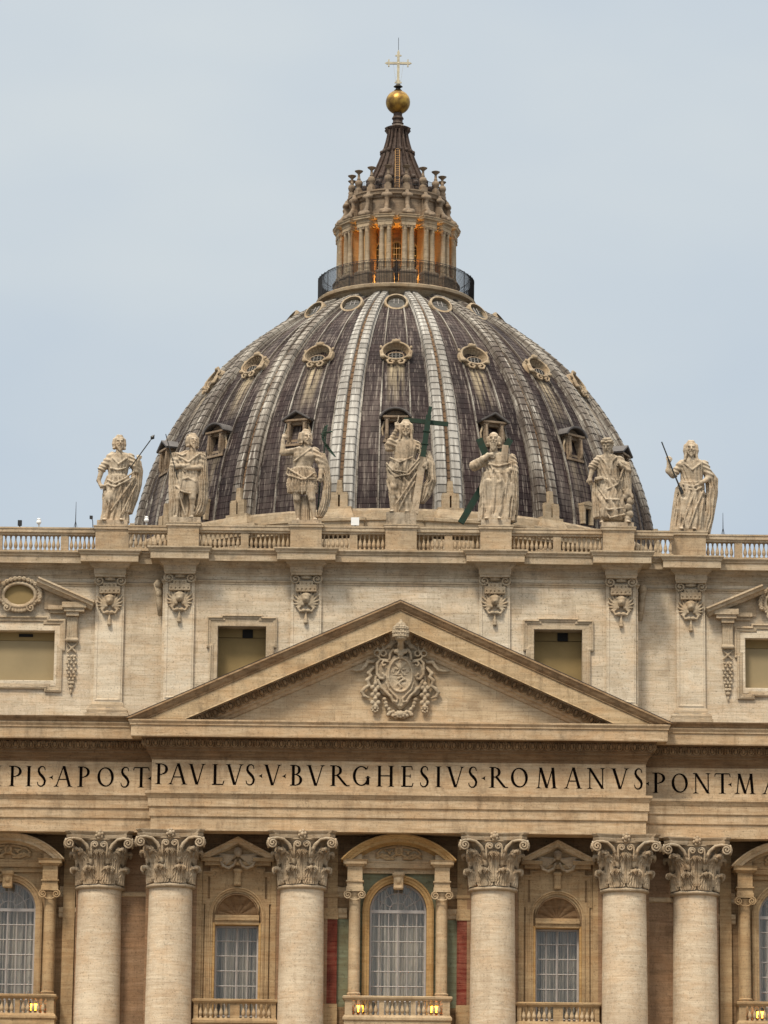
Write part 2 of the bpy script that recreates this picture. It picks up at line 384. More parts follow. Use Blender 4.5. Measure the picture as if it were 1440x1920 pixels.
# ------------------------------------------------------------------ carved stone: distance fields turned into one surface
class Carve:
    """unit u turns sketch units into metres; x right, z up, y given in metres (negative is towards the viewer)"""
    def __init__(s, u=1.0, cx=0., base=0., flip=True):
        s.u, s.cx, s.base, s.flip = u, cx, base, flip; s.pr = []
    def P(s, p):
        x, z = p[0], p[1]; y = p[2] if len(p) > 2 else 0.
        return np.array([(x - s.cx) * s.u, y, (s.base - z) * s.u if s.flip else (z - s.base) * s.u])
    def put(s, f, lo, hi, k, sub): s.pr.append((f, np.array(lo) - .25, np.array(hi) + .25, k, sub)); return s
    def cap(s, a, b, ra, rb=None, k=.06, sub=False, fold=None):
        a, b = s.P(a), s.P(b); rb = ra if rb is None else rb; ba = b - a; bb = max(ba @ ba, 1e-9)
        def f(X, Y, Z):
            h = np.clip(((X - a[0]) * ba[0] + (Y - a[1]) * ba[1] + (Z - a[2]) * ba[2]) / bb, 0, 1)
            d = np.sqrt((X - a[0] - h * ba[0]) ** 2 + (Y - a[1] - h * ba[1]) ** 2 + (Z - a[2] - h * ba[2]) ** 2) - (ra + (rb - ra) * h)
            if fold: d = d + fold[0] * np.sin(fold[1] * (X * fold[2] + Z * fold[3]) + 3 * np.sin(2.3 * Z + 1.7 * X))
            return d
        R = max(ra, rb)
        return s.put(f, np.minimum(a, b) - R, np.maximum(a, b) + R, k, sub)
    def line(s, pts, r, k=.05, sub=False):
        rr = r if isinstance(r, (list, tuple)) else [r] * len(pts)
        for i in range(len(pts) - 1): s.cap(pts[i], pts[i + 1], rr[i], rr[i + 1], k, sub)
        return s
    def ell(s, c, r, k=.06, sub=False, rot=0.):
        c = s.P(c); r = np.array(r, float); cr_, sr_ = math.cos(rot), math.sin(rot)
        def f(X, Y, Z):
            x, y, z = X - c[0], Y - c[1], Z - c[2]
            if rot: x, z = cr_ * x + sr_ * z, -sr_ * x + cr_ * z
            k0 = np.sqrt((x / r[0]) ** 2 + (y / r[1]) ** 2 + (z / r[2]) ** 2)
            return (k0 - 1) * min(r)
        R = max(r) if rot else r
        return s.put(f, c - R, c + R, k, sub)
    def box(s, c, h, k=.02, sub=False, rot=0., rnd=.02):
        c = s.P(c); h = np.array(h, float); cr_, sr_ = math.cos(rot), math.sin(rot)
        def f(X, Y, Z):
            x, y, z = X - c[0], Y - c[1], Z - c[2]
            if rot: x, z = cr_ * x + sr_ * z, -sr_ * x + cr_ * z
            qx, qy, qz = np.abs(x) - h[0] + rnd, np.abs(y) - h[1] + rnd, np.abs(z) - h[2] + rnd
            return np.sqrt(np.maximum(qx, 0) ** 2 + np.maximum(qy, 0) ** 2 + np.maximum(qz, 0) ** 2) + np.minimum(np.maximum(qx, np.maximum(qy, qz)), 0) - rnd
        R = np.array([max(h[0], h[2]) * 1.3] * 3) if rot else h
        return s.put(f, c - R, c + R, k, sub)
    def loft(s, st, k=.08, folds=()):
        """stations from top to bottom: (x, z, y, half width, half depth); folds: (amp, freq, slant, curve, phase)"""
        T = [(s.P((a[0], a[1]))[0], s.P((a[0], a[1]))[2], a[2], a[3] * s.u, a[4]) for a in st]; T.sort(key=lambda q: q[1])
        zz = np.array([q[1] for q in T])
        def f(X, Y, Z):
            z = Z[0, 0, :] if Z.ndim == 3 else Z
            ip = [np.interp(z, zz, np.array([q[i] for q in T])) for i in (0, 2, 3, 4)]
            cx_, cy_, a, b_ = ip
            x, y = (X - cx_) / a, (Y - cy_) / b_
            q = np.sqrt(x * x + y * y)
            d = (q - 1) * np.minimum(a, b_)
            th = np.arctan2(x, -y)                              # 0 at the front
            for (am, fr, sl, cu, ph) in folds:
                wv = np.sin(fr * th + sl * Z + cu * th * th * 3 + ph + .9 * np.sin(1.9 * Z + ph) + .5 * np.sin(4.1 * Z + 2 * th))
                d = d + am * (1 - np.abs(wv) * 1.7) * np.clip(q, 0, 1)
            e_ = np.maximum(zz[0] - Z, Z - zz[-1])
            return np.maximum(d, e_)
        W = max(q[3] for q in T); D_ = max(q[4] for q in T)
        xs = [q[0] for q in T]; ys = [q[2] for q in T]
        return s.put(f, (min(xs) - W, min(ys) - D_, zz[0]), (max(xs) + W, max(ys) + D_, zz[-1]), k, False)
    def mesh(s, name, mat, h=.04, ycut=None, rough=0.):
        lo = np.min([p[1] for p in s.pr if not p[4]], axis=0); hi = np.max([p[2] for p in s.pr if not p[4]], axis=0)
        n = np.ceil((hi - lo) / h).astype(int) + 1
        ax = [lo[i] + h * np.arange(n[i]) for i in range(3)]
        F = np.full(tuple(n), .5, np.float32)
        for f, a, b_, k, sub in s.pr:
            i0 = np.clip(np.floor((a - lo) / h).astype(int), 0, n - 1); i1 = np.clip(np.ceil((b_ - lo) / h).astype(int) + 1, 1, n)
            if (i1 <= i0).any(): continue
            sl = tuple(slice(i0[i], i1[i]) for i in range(3))
            X, Y, Z = np.meshgrid(*[ax[i][sl[i]] for i in range(3)], indexing='ij')
            d = f(X, Y, Z).astype(np.float32); c = F[sl]
            if sub: F[sl] = np.maximum(c, -d)
            else:
                hh = np.maximum(k - np.abs(c - d), 0) / k
                F[sl] = np.minimum(c, d) - hh * hh * k * .25
        if rough:
            X, Y, Z = np.meshgrid(*ax, indexing='ij')
            F += rough * (np.sin(9 * X + 3 * np.sin(5 * Z)) * np.sin(8 * Z + 2 * np.sin(6 * X)) * np.sin(7 * Y + 1)).astype(np.float32)
        if ycut is not None:
            F = np.maximum(F, (ax[1][None, :, None] - ycut).astype(np.float32))
        F[0] = F[-1] = .5; F[:, 0] = F[:, -1] = .5; F[:, :, 0] = F[:, :, -1] = .5
        v, q = surf(F, lo, h)
        me = bpy.data.meshes.new(name); me.vertices.add(len(v)); me.vertices.foreach_set('co', v.astype(np.float32).ravel())
        me.loops.add(len(q) * 4); me.loops.foreach_set('vertex_index', q.astype(np.int32).ravel())
        me.polygons.add(len(q)); me.polygons.foreach_set('loop_start', np.arange(0, len(q) * 4, 4, dtype=np.int32))
        me.polygons.foreach_set('use_smooth', np.ones(len(q), bool))
        me.update(calc_edges=True); me.validate(); me.materials.append(mat)
        return me

def surf(F, lo, h):                                  # surface nets
    ins = F < 0; n = np.array(F.shape)
    cnt = np.zeros(tuple(n - 1), np.int8); acc = np.zeros(tuple(n - 1) + (3,), np.float32)
    base = np.stack(np.meshgrid(*[np.arange(m - 1, dtype=np.float32) for m in n], indexing='ij'), -1)
    def sub(A, o): return A[o[0]:n[0] - 1 + o[0], o[1]:n[1] - 1 + o[1], o[2]:n[2] - 1 + o[2]]
    for axn in range(3):
        for a in (0, 1):
            for b_ in (0, 1):
                o = [0, 0, 0]; o[(axn + 1) % 3] = a; o[(axn + 2) % 3] = b_
                o2 = list(o); o2[axn] = 1
                f0, f1 = sub(F, o), sub(F, o2); x = (f0 < 0) != (f1 < 0)
                t = np.where(x, f0 / np.where(x, f0 - f1, 1), 0)
                cnt += x
                p = [o[i] * x.astype(np.float32) for i in range(3)]; p[axn] = t
                for i in range(3): acc[..., i] += p[i]
    act = cnt > 0
    idx = np.full(act.shape, -1, np.int64); idx[act] = np.arange(act.sum())
    v = (base[act] + acc[act] / cnt[act][:, None]) * h + lo
    qs = []
    for axn in range(3):
        b1, b2 = (axn + 1) % 3, (axn + 2) % 3
        A = [slice(None)] * 3; B = [slice(None)] * 3; A[axn] = slice(0, -1); B[axn] = slice(1, None)
        i0, i1 = ins[tuple(A)], ins[tuple(B)]
        x = i0 != i1; w = np.argwhere(x)
        w = w[(w[:, b1] > 0) & (w[:, b2] > 0) & (w[:, b1] < n[b1] - 1) & (w[:, b2] < n[b2] - 1)]
        fl = i0[w[:, 0], w[:, 1], w[:, 2]]
        def g(d1, d2):
            c = w.copy(); c[:, b1] -= d1; c[:, b2] -= d2; return idx[c[:, 0], c[:, 1], c[:, 2]]
        q = np.stack([g(1, 1), g(0, 1), g(0, 0), g(1, 0)], 1)
        q[~fl] = q[~fl][:, ::-1]; qs.append(q)
    q = np.concatenate(qs); q = q[(q >= 0).all(1)]
    return v, q

# ================================================================== ground
g = MB().box(-1500, 1500, -400, 3000, -1.0, 0).build('ground', M['ground']); g['kind'] = 'structure'
g = MB().box(-60, 60, -34, 4, 0.004, 3.5).build('stone_steps', M['attic_trim']); g['kind'] = 'structure'

# ================================================================== the facade
FAC = tag(empty('church_facade', (0, 0, 0)), 'wide travertine church front with giant columns, central pediment and carved inscription', 'church facade')
YI, YO, XB = -2.0, -0.8, 14.5          # frieze plane of the centre, of the sides, and where the centre ends
XE = 33.0
# --- lower wall with niche openings (built from pieces so that the windows are real holes)
WI, WO = 0.25, 1.45
w = MB()
def wall_bay(mb, x0, x1, y, holes, z0=3.5, z1=31.0, t=1.2):
    """wall from x0 to x1 with rectangular holes (hx0, hx1, hz0, hz1)"""
    xs = x0
    for hx0, hx1, hz0, hz1 in sorted(holes):
        mb.box(xs, hx0, y, y + t, z0, z1); mb.box(hx0, hx1, y, y + t, z0, hz0); mb.box(hx0, hx1, y, y + t, hz1, z1); xs = hx1
    mb.box(xs, x1, y, y + t, z0, z1)
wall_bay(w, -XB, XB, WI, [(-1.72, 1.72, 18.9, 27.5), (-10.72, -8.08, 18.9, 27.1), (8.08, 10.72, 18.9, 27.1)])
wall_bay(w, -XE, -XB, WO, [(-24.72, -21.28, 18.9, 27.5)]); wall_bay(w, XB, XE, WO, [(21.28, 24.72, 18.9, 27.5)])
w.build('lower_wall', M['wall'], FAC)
# pilasters behind the columns, with their string courses
p = MB()
for sx in (-1, 1):
    for c in (5.6, 13.3): p.box(sx * c - 1.5, sx * c + 1.5, WI - .25, WI + .02, 3.5, 30.15)
    p.box(min(sx * 13.3, sx * 18.95), max(sx * 13.3, sx * 18.95), WO - .7, WO + .02, 3.5, 30.15)
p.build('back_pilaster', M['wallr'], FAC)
p = MB()
for x0, x1, y in [(-4.25, -2.95, WI), (2.95, 4.25, WI), (-7.35, -6.8, WI), (6.8, 7.35, WI), (-12.1, -11.75, WI), (11.75, 12.1, WI)]:
    pr_ = [(.0, 25.35), (.12, 25.42), (.12, 25.6), (.2, 25.7), (.2, 25.95), (0, 26.0), (-.2, 26.0), (-.2, 25.35)]
    p.sweep([(x0, y), (x1, y)], pr_); p.sweep([(x0, y), (x1, y)], [(a * .5, z + 1.25) for a, z in pr_])
for sx in (-1, 1):
    for a, b_ in ((14.6, 16.4),):
        p.sweep([(min(sx * a, sx * b_), WO - .7), (max(sx * a, sx * b_), WO - .7)], [(0, 26.55), (.1, 26.6), (.1, 26.8), (.03, 26.85), (0, 26.86), (-.1, 26.86), (-.1, 26.55)])
    x0, x1 = sorted((sx * 18.8, sx * 20.0))
    p.sweep([(x0, WO), (x1, WO)], [(a, z) for a, z in pr_]); p.sweep([(x0, WO), (x1, WO)], [(a * .5, z + 1.25) for a, z in pr_])
p.build('string_course', M['winlight'], FAC)
# strip pilasters beside the aedicules
p = MB()
for sx in (-1, 1):
    x0, x1 = sorted((sx * 3.52, sx * 4.22)); p.box(x0, x1, WI - .22, WI + .02, 25.95, 30.1)
    x0, x1 = sorted((sx * 3.47, sx * 4.3)); p.box(x0, x1, WI - .28, WI + .015, 25.3, 25.95); p.box(x0, x1, WI - .28, WI + .015, 26.6, 26.8)
    p.box(x0, x1, WI - .3, WI + .015, 3.5, 20.35)
    for a, b_, y in ((7.12, 7.42, WI), (11.5, 11.85, WI), (19.05, 19.75, WO)):
        x0, x1 = sorted((sx * a, sx * b_)); p.box(x0, x1, y - .23, y + .02, 3.5, 30.0)
p.build('strip_pilaster', M['win'], FAC)
for sx in (-1, 1):
    x0, x1 = sorted((sx * 3.52, sx * 4.22)); MB().box(x0, x1, WI - .235, WI + .01, 20.35, 25.3).build('red_marble_panel', M['red'], FAC)
    x0, x1 = sorted((sx * 2.35, sx * 3.5)); MB().box(x0, x1, WI - .012, WI + .01, 20.2, 25.35).build('green_marble_panel', M['green'], FAC)

# --- entablature: architrave, frieze, bed mouldings, corona
def plan(yo, yi, xb, xe): return [(-xe, yo), (-xb, yo), (-xb, yi), (xb, yi), (xb, yo), (xe, yo)]
ENT = plan(YO, YI, XB, XE)
MB().sweep(ENT, [(-1.6, 30.2), (0, 30.2), (0, 30.97), (.09, 31.03), (.09, 31.52), (.18, 31.6), (.18, 32.06), (.22, 32.12), (.26, 32.2), (.36, 32.34), (.36, 32.48), (.02, 32.52), (-1.6, 32.52)]).build('architrave', M['ent'], FAC)
MB().sweep(ENT, [(-1.0, 32.52), (0, 32.522), (0, 34.38), (-1.0, 34.38)]).build('frieze', M['ent'], FAC)
MB().sweep(ENT, [(-1.0, 34.38), (.05, 34.38), (.05, 34.5), (.12, 34.58), (.2, 34.75), (.3, 34.85), (.3, 34.95), (.38, 35.0), (.38, 35.12), (.5, 35.52), (.62, 35.58), (.62, 35.62), (-1.0, 35.62)]).build('bed_moulding', M['egg'], FAC)
MB().sweep(ENT, [(-1.2, 35.62), (1.1, 35.62), (1.1, 35.56), (1.18, 35.56), (1.2, 35.62), (1.2, 36.2), (1.27, 36.24), (1.27, 36.32), (1.36, 36.46), (1.36, 36.55), (-1.2, 36.6)]).build('corona', M['ent'], FAC)
# cyma on the side cornices only
for sx in (-1, 1):
    pth = [(-XE, YO), (-XB - 1.45, YO)] if sx < 0 else [(XB + 1.45, YO), (XE, YO)]
    MB().sweep(pth, [(.8, 36.59), (1.37, 36.57), (1.42, 36.66), (1.55, 36.78), (1.58, 36.86), (.8, 36.95)]).build('cyma', M['rakedark'], FAC)
# soffit boards closing the gap between architrave and wall
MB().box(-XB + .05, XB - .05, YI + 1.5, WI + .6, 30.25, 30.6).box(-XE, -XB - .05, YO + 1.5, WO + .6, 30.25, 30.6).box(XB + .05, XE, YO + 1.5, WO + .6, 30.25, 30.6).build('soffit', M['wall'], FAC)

def eggs(mb, p0, p1, nrm, up, step=.46, h=.42, wd=.3):
    """egg and dart course from p0 to p1"""
    p0, p1, nrm, up = Vector(p0), Vector(p1), Vector(nrm).normalized(), Vector(up).normalized()
    t = (p1 - p0); n = max(1, int(round(t.length / step))); t.normalize(); st = (p1 - p0).length / n
    for i in range(n):
        c = p0 + t * (st * (i + .5))
        e_ = MB().ell((0, 0, 0), (wd * .36, .17, h * .46), 8, 6)
        pts = [(math.sin(a) * wd * .56, -.045, math.cos(a) * h * .58) for a in [math.radians(q) for q in (40, 75, 110, 145, 180, 215, 250, 285, 320)]]
        e_.tube(pts, .045, 4)
        e_.add([(st / 2 - .035, 0, h * .5), (st / 2 + .035, 0, h * .5), (st / 2, -.12, -h * .1), (st / 2, 0, -h * .55)], [(0, 1, 2), (0, 2, 3), (1, 3, 2)])
        m_ = Matrix(((t.x, -nrm.x, up.x, c.x), (t.y, -nrm.y, up.y, c.y), (t.z, -nrm.z, up.z, c.z), (0, 0, 0, 1)))
        e_.xf(m_); mb.add(e_.v, e_.f)
EG = MB(); dz = .24
nn, uu = (0, -1, -.35), (0, -.35, 1)
eggs(EG, (-XB - .47, YI - .47, 35.32), (XB + .47, YI - .47, 35.32), nn, uu)
eggs(EG, (-XE, YO - .47, 35.32), (-XB - .5, YO - .47, 35.32), nn, uu); eggs(EG, (XB + .5, YO - .47, 35.32), (XE, YO - .47, 35.32), nn, uu)
for sx in (-1, 1):
    eggs(EG, (sx * (XB + .47), YO - .5, 35.32), (sx * (XB + .47), YI - .47, 35.32), (sx, 0, -.35), (sx * .35, 0, 1))
EG.build('egg_and_dart_course', M['rakedark'], FAC, smooth=60, fix=False)

# --- pediment
AX, AZ, TX, TZ = 0, 43.75, 16.0, 36.6
sl = math.atan2(AZ - TZ, TX)
def clipz(mb, z, keep_above=True):
    me = bpy.data.meshes.new('t'); me.from_pydata(mb.v, [], mb.f); bm = bmesh.new(); bm.from_mesh(me)
    r = bmesh.ops.bisect_plane(bm, geom=bm.verts[:] + bm.edges[:] + bm.faces[:], plane_co=(0, 0, z), plane_no=(0, 0, 1), clear_inner=keep_above, clear_outer=not keep_above)
    ed = [e_ for e_ in r['geom_cut'] if isinstance(e_, bmesh.types.BMEdge)]
    bmesh.ops.edgeloop_fill(bm, edges=ed)
    o = MB(); bm.verts.ensure_lookup_table(); bm.verts.index_update()
    o.v = [tuple(v.co) for v in bm.verts]; o.f = [tuple(v.index for v in f.verts) for f in bm.faces]; bm.free(); bpy.data.meshes.remove(me)
    return o
ext = 1.5
RP = [(-TX - ext, TZ - ext * math.tan(sl)), (0, AZ), (TX + ext, TZ - ext * math.tan(sl))]
RP0 = [(-TX, TZ), (0, AZ), (TX, TZ)]
PED = obj('pediment', clipz(MB().poly([(-TX + 2.5, 36.4), (0, 42.3), (TX - 2.5, 36.4)], YI + .0, YI + .6), 36.61).mesh('tympanum', M['tymp']), FAC)
clipz(MB().sweep(RP0, [(0, -1.0), (0, -3.42), (.1, -3.44), (.14, -3.4), (.2, -3.36), (.32, -3.3), (.40, -3.24), (.44, -3.2), (.5, -3.2), (.52, -3.15), (.52, -1.0)], 'xz'), 36.603).build('raking_cyma', M['rakedark'], PED)
clipz(MB().sweep(RP0, [(.521, -1.0), (.521, -3.13), (1.36, -3.13), (1.42, -3.16), (1.42, -3.04), (1.36, -3.04), (1.36, -1.0)], 'xz'), 36.603).build('raking_cornice', M['rake'], PED)
clipz(MB().sweep(RP, [(1.36, -1.6), (1.36, -2.6), (1.42, -2.58), (1.86, -2.44), (1.9, -2.4), (1.9, -2.34), (2.02, -2.3), (2.12, -2.16), (2.26, -2.1), (2.3, -2.06), (2.3, -1.6)], 'xz'), 36.604).build('inner_moulding', M['ent'], PED)
EG = MB(); cs, sn = math.cos(sl), math.sin(sl)
for sx in (-1, 1):
    o = 1.64; nx, nz_ = sx * sn, cs                       # outward normal of the slope
    a = Vector((sx * (TX - 2.9), 0, AZ - (TX - 2.9) * math.tan(sl))) - Vector((nx, 0, nz_)) * o; b_ = Vector((sx * 1.3, 0, AZ - 1.3 * math.tan(sl))) - Vector((nx, 0, nz_)) * o
    a.y = b_.y = -2.55
    if sx > 0: a, b_ = b_, a
    EG = MB(); eggs(EG, a, b_, (0, -1, -.3), (nx, -.3, nz_), .5, .44, .33)
    EG.build('egg_and_dart_course', M['rakedark'], PED, smooth=60, fix=False)
MB().add([(-TX, -1.2, TZ), (0, -1.2, AZ), (TX, -1.2, TZ), (-TX, -3.4, TZ), (0, -3.4, AZ), (TX, -3.4, TZ)] + [(x, y, z + .05) for x, y, z in [(-TX, -1.2, TZ), (0, -1.2, AZ), (TX, -1.2, TZ), (-TX, -3.43, TZ), (0, -3.43, AZ), (TX, -3.43, TZ)]],
         [(6, 9, 10, 7), (7, 10, 11, 8), (3, 4, 10, 9), (4, 5, 11, 10)]).build('lead_flashing', M['roof'], PED)

# --- inscription: Roman capitals from strokes
def glyph(c):
    """strokes in a unit-high box: ('l', x0,y0,x1,y1,w) line; ('a', cx,cy,rx,ry,a0,a1,w0,w1) arc; ('s', x,y,halfwidth) serif. returns strokes, width"""
    T, t = .138, .055
    if c == 'I': return [('l', .2, 0, .2, 1, T), ('s', .2, 0, .17), ('s', .2, 1, .17)], .4
    if c == 'P': return [('l', .18, 0, .18, 1, T), ('s', .16, 0, .17), ('l', .02, .98, .34, .98, .045), ('a', .34, .73, .29, .255, 90, -90, t, t, T), ('l', .2, .475, .34, .475, .045)], .66
    if c == 'R': return [('l', .18, 0, .18, 1, T), ('s', .16, 0, .17), ('l', .02, .98, .34, .98, .045), ('a', .34, .75, .26, .235, 90, -90, t, t, T), ('l', .2, .515, .36, .515, .045), ('l', .38, .52, .80, .03, T), ('l', .78, .02, .98, .02, .045)], .98
    if c == 'B': return [('l', .18, 0, .18, 1, T), ('l', .02, .98, .32, .98, .045), ('l', .02, .02, .34, .02, .045), ('a', .32, .76, .23, .225, 90, -90, t, t, T), ('l', .2, .535, .34, .535, .045), ('a', .34, .275, .29, .26, 90, -90, t, t, T)], .7
    if c == 'L': return [('l', .18, 0, .18, 1, T), ('s', .18, 1, .17), ('l', .02, .02, .62, .02, .05), ('l', .60, .02, .66, .2, .05)], .68
    if c == 'E': return [('l', .18, 0, .18, 1, T), ('l', .02, .98, .58, .98, .05), ('l', .02, .02, .6, .02, .05), ('l', .2, .52, .5, .52, .045), ('l', .58, .98, .6, .82, .045), ('l', .6, .02, .65, .18, .045), ('l', .5, .44, .5, .6, .04)], .66
    if c == 'T': return [('l', .42, 0, .42, 1, T), ('s', .42, 0, .17), ('l', .04, .98, .8, .98, .05), ('l', .04, .98, .01, .84, .045), ('l', .8, .98, .84, .84, .045)], .85
    if c == 'H': return [('l', .18, 0, .18, 1, T), ('l', .78, 0, .78, 1, T), ('s', .18, 0, .16), ('s', .18, 1, .16), ('s', .78, 0, .16), ('s', .78, 1, .16), ('l', .2, .52, .76, .52, .05)], .96
    if c == 'V': return [('l', .15, 1, .47, 0.0, T), ('l', .80, 1, .50, .0, .055), ('s', .14, 1, .15), ('s', .80, 1, .13)], .94
    if c == 'A': return [('l', .13, 0, .47, 1.0, .055), ('l', .80, 0, .49, 1.02, T), ('s', .13, 0, .13), ('s', .80, 0, .15), ('l', .25, .36, .67, .36, .045)], .95
    if c == 'N': return [('l', .16, 0, .16, 1, .055), ('l', .84, 0, .84, 1, .055), ('l', .15, 1.0, .84, 0.0, T), ('s', .16, 0, .14), ('s', .84, 1, .14), ('l', .02, .98, .2, .98, .045)], 1.0
    if c == 'M': return [('l', .15, 0, .24, 1, .055), ('l', .96, 0, .88, 1, T), ('l', .25, 1, .57, .02, T), ('l', .88, 1, .57, .0, .05), ('s', .15, 0, .14), ('s', .96, 0, .16)], 1.13
    if c == 'O': return [('a', .5, .5, .43, .48, 0, 360, T, T, T, 'o')], 1.0
    if c == 'G': return [('a', .5, .5, .43, .48, 48, 325, .06, .06, T), ('l', .83, .08, .83, .42, T), ('s', .83, .43, .14), ('l', .78, .82, .83, .98, .04)], .97
    if c == 'S': return [('S',)], .56
    return [('.',)], .2
def draw_glyph(mb, c, x0, x1, z0, H, y):
    st, wd = glyph(c); sx = (x1 - x0) / wd
    lay = [0]
    def poly(pts):
        lay[0] += 1; yy = y - .006 - lay[0] * .0012
        mb.poly([(x0 + a * sx, z0 + b_ * H) for a, b_ in pts], yy, y + .003)
    def line(ax, ay, bx, by, w_):
        dx, dy = (bx - ax) * sx, (by - ay) * H; l_ = math.hypot(dx, dy)
        if abs(dy) > abs(dx) * .3 or w_ > .1:       # stem: width measured horizontally
            k = w_ * H / sx / 2 if abs(dy) > abs(dx) * .25 else 0
            poly([(ax - k, ay), (ax + k, ay), (bx + k, by), (bx - k, by)])
        else: poly([(ax, ay - w_ / 2), (bx, by - w_ / 2), (bx, by + w_ / 2), (ax, ay + w_ / 2)])
    for q in st:
        if q[0] == 'l': line(*q[1:])
        elif q[0] == 's':
            _, a, b_, hw = q; d = .035 if b_ < .5 else -.035
            k = H / sx; poly([(a - hw * k, b_), (a + hw * k, b_), (a + hw * .45 * k, b_ + d), (a, b_ + 2.4 * d), (a - hw * .45 * k, b_ + d)][::(1 if d > 0 else -1)])
        elif q[0] == 'a':
            _, cx, cy, rx, ry, a0, a1, w0, w1, wm = q[:10]; n_ = 22; o_, i_ = [], []
            for i in range(n_ + 1):
                t_ = i / n_; an = math.radians(a0 + (a1 - a0) * t_)
                thick = .05 + (wm - .05) * abs(math.cos(an)) ** 1.5
                if len(q) > 10: thick = .05 + (wm - .05) * abs(math.cos(an - .25)) ** 1.5
                o_.append((cx + rx * math.cos(an), cy + ry * math.sin(an))); kx = thick * H / sx
                i_.append((cx + (rx - kx) * math.cos(an), cy + (ry - thick) * math.sin(an)))
            for i in range(n_): lay[0] = 3; poly([o_[i], o_[i + 1], i_[i + 1], i_[i]])
        elif q[0] == 'S':
            pts = [(.47, .80), (.44, .93), (.34, .99), (.22, .975), (.12, .88), (.10, .75), (.17, .62), (.30, .51), (.41, .40), (.47, .27), (.44, .12), (.33, .02), (.19, .01), (.08, .08), (.04, .22)]
            ths = [.04, .05, .055, .07, .1, .115, .13, .14, .13, .115, .1, .07, .055, .05, .04]
            L_, R_ = [], []
            for i, (a, b_) in enumerate(pts):
                p0, p1 = pts[max(i - 1, 0)], pts[min(i + 1, len(pts) - 1)]
                dx, dy = p1[0] - p0[0], p1[1] - p0[1]; l_ = math.hypot(dx, dy); nx, ny = -dy / l_, dx / l_
                h_ = ths[i] / 2; k = H / sx
                L_.append((a + nx * h_ * k, b_ + ny * h_)); R_.append((a - nx * h_ * k, b_ - ny * h_))
            for i in range(len(pts) - 1): lay[0] = i % 2; poly([L_[i], L_[i + 1], R_[i + 1], R_[i]])
        else:                                      # three-pointed interpunct
            for k in range(3):
                an = math.radians(180 + 120 * k) if k else math.radians(180)
                cx, cy = .1, .45; k_ = H / sx
                ex, ey = cx + math.cos(an) * .13 * k_, cy + math.sin(an) * .13
                px_, py_ = -math.sin(an) * .045, math.cos(an) * .045
                poly([(cx + px_ * k_, cy + py_), (cx - px_ * k_, cy - py_), (ex, ey)])
TXT = [(-23.79, -23.43, 'I'), (-23.01, -22.2, 'P'), (-21.99, -21.63, 'I'), (-21.34, -20.77, 'S'), (-20.57, -20.36, '.'), (-20.34, -19.21, 'A'), (-18.95, -18.19, 'P'), (-17.85, -16.72, 'O'), (-16.42, -15.84, 'S'), (-15.65, -14.71, 'T'), (-14.76, -14.56, '.'),
       (14.6, 14.8, '.'), (14.95, 15.76, 'P'), (16.02, 17.14, 'O'), (17.35, 18.43, 'N'), (18.64, 19.57, 'T'), (19.44, 19.69, '.'), (19.8, 21.06, 'M'), (21.42, 22.58, 'A')]
TXI = [('P', -14.3, -13.51), ('A', -13.54, -12.39), ('V', -12.37, -11.32), ('L', -10.98, -10.23), ('V', -10.17, -9.09), ('S', -9.0, -8.41), ('.', -8.21, -7.96), ('V', -7.96, -6.86), ('.', -6.83, -6.58), ('B', -6.4, -5.58), ('V', -5.44, -4.31), ('R', -4.05, -2.88), ('G', -2.78, -1.65), ('H', -1.34, -0.24), ('E', 0.12, 0.85), ('S', 1.22, 1.79), ('I', 2.11, 2.54), ('V', 2.76, 3.88), ('S', 4.06, 4.64), ('.', 4.87, 5.13), ('R', 5.29, 6.41), ('O', 6.49, 7.66), ('M', 8.03, 9.32), ('A', 9.69, 10.76), ('N', 11.03, 12.14), ('V', 12.43, 13.53), ('S', 13.79, 14.34)]
T = MB()
for x0, x1, c in TXT[:11]: draw_glyph(T, c, x0, x1, 32.86, 1.2, YO - .004)
T2 = MB()
for c, x0, x1 in TXI: draw_glyph(T2, c, x0, x1, 32.9, 1.22, YI - .004)
T2.build('lettering', M['ink'], FAC); T2 = MB()
for x0, x1, c in TXT[11:]: draw_glyph(T2, c, x0, x1, 32.86, 1.2, YO - .004)
T2.build('lettering', M['ink'], FAC)
for sx in (-1,): draw_glyph(T, 'C', -25.2, -24.2, 32.86, 1.2, YO - .004)
T.build('lettering', M['ink'], FAC)

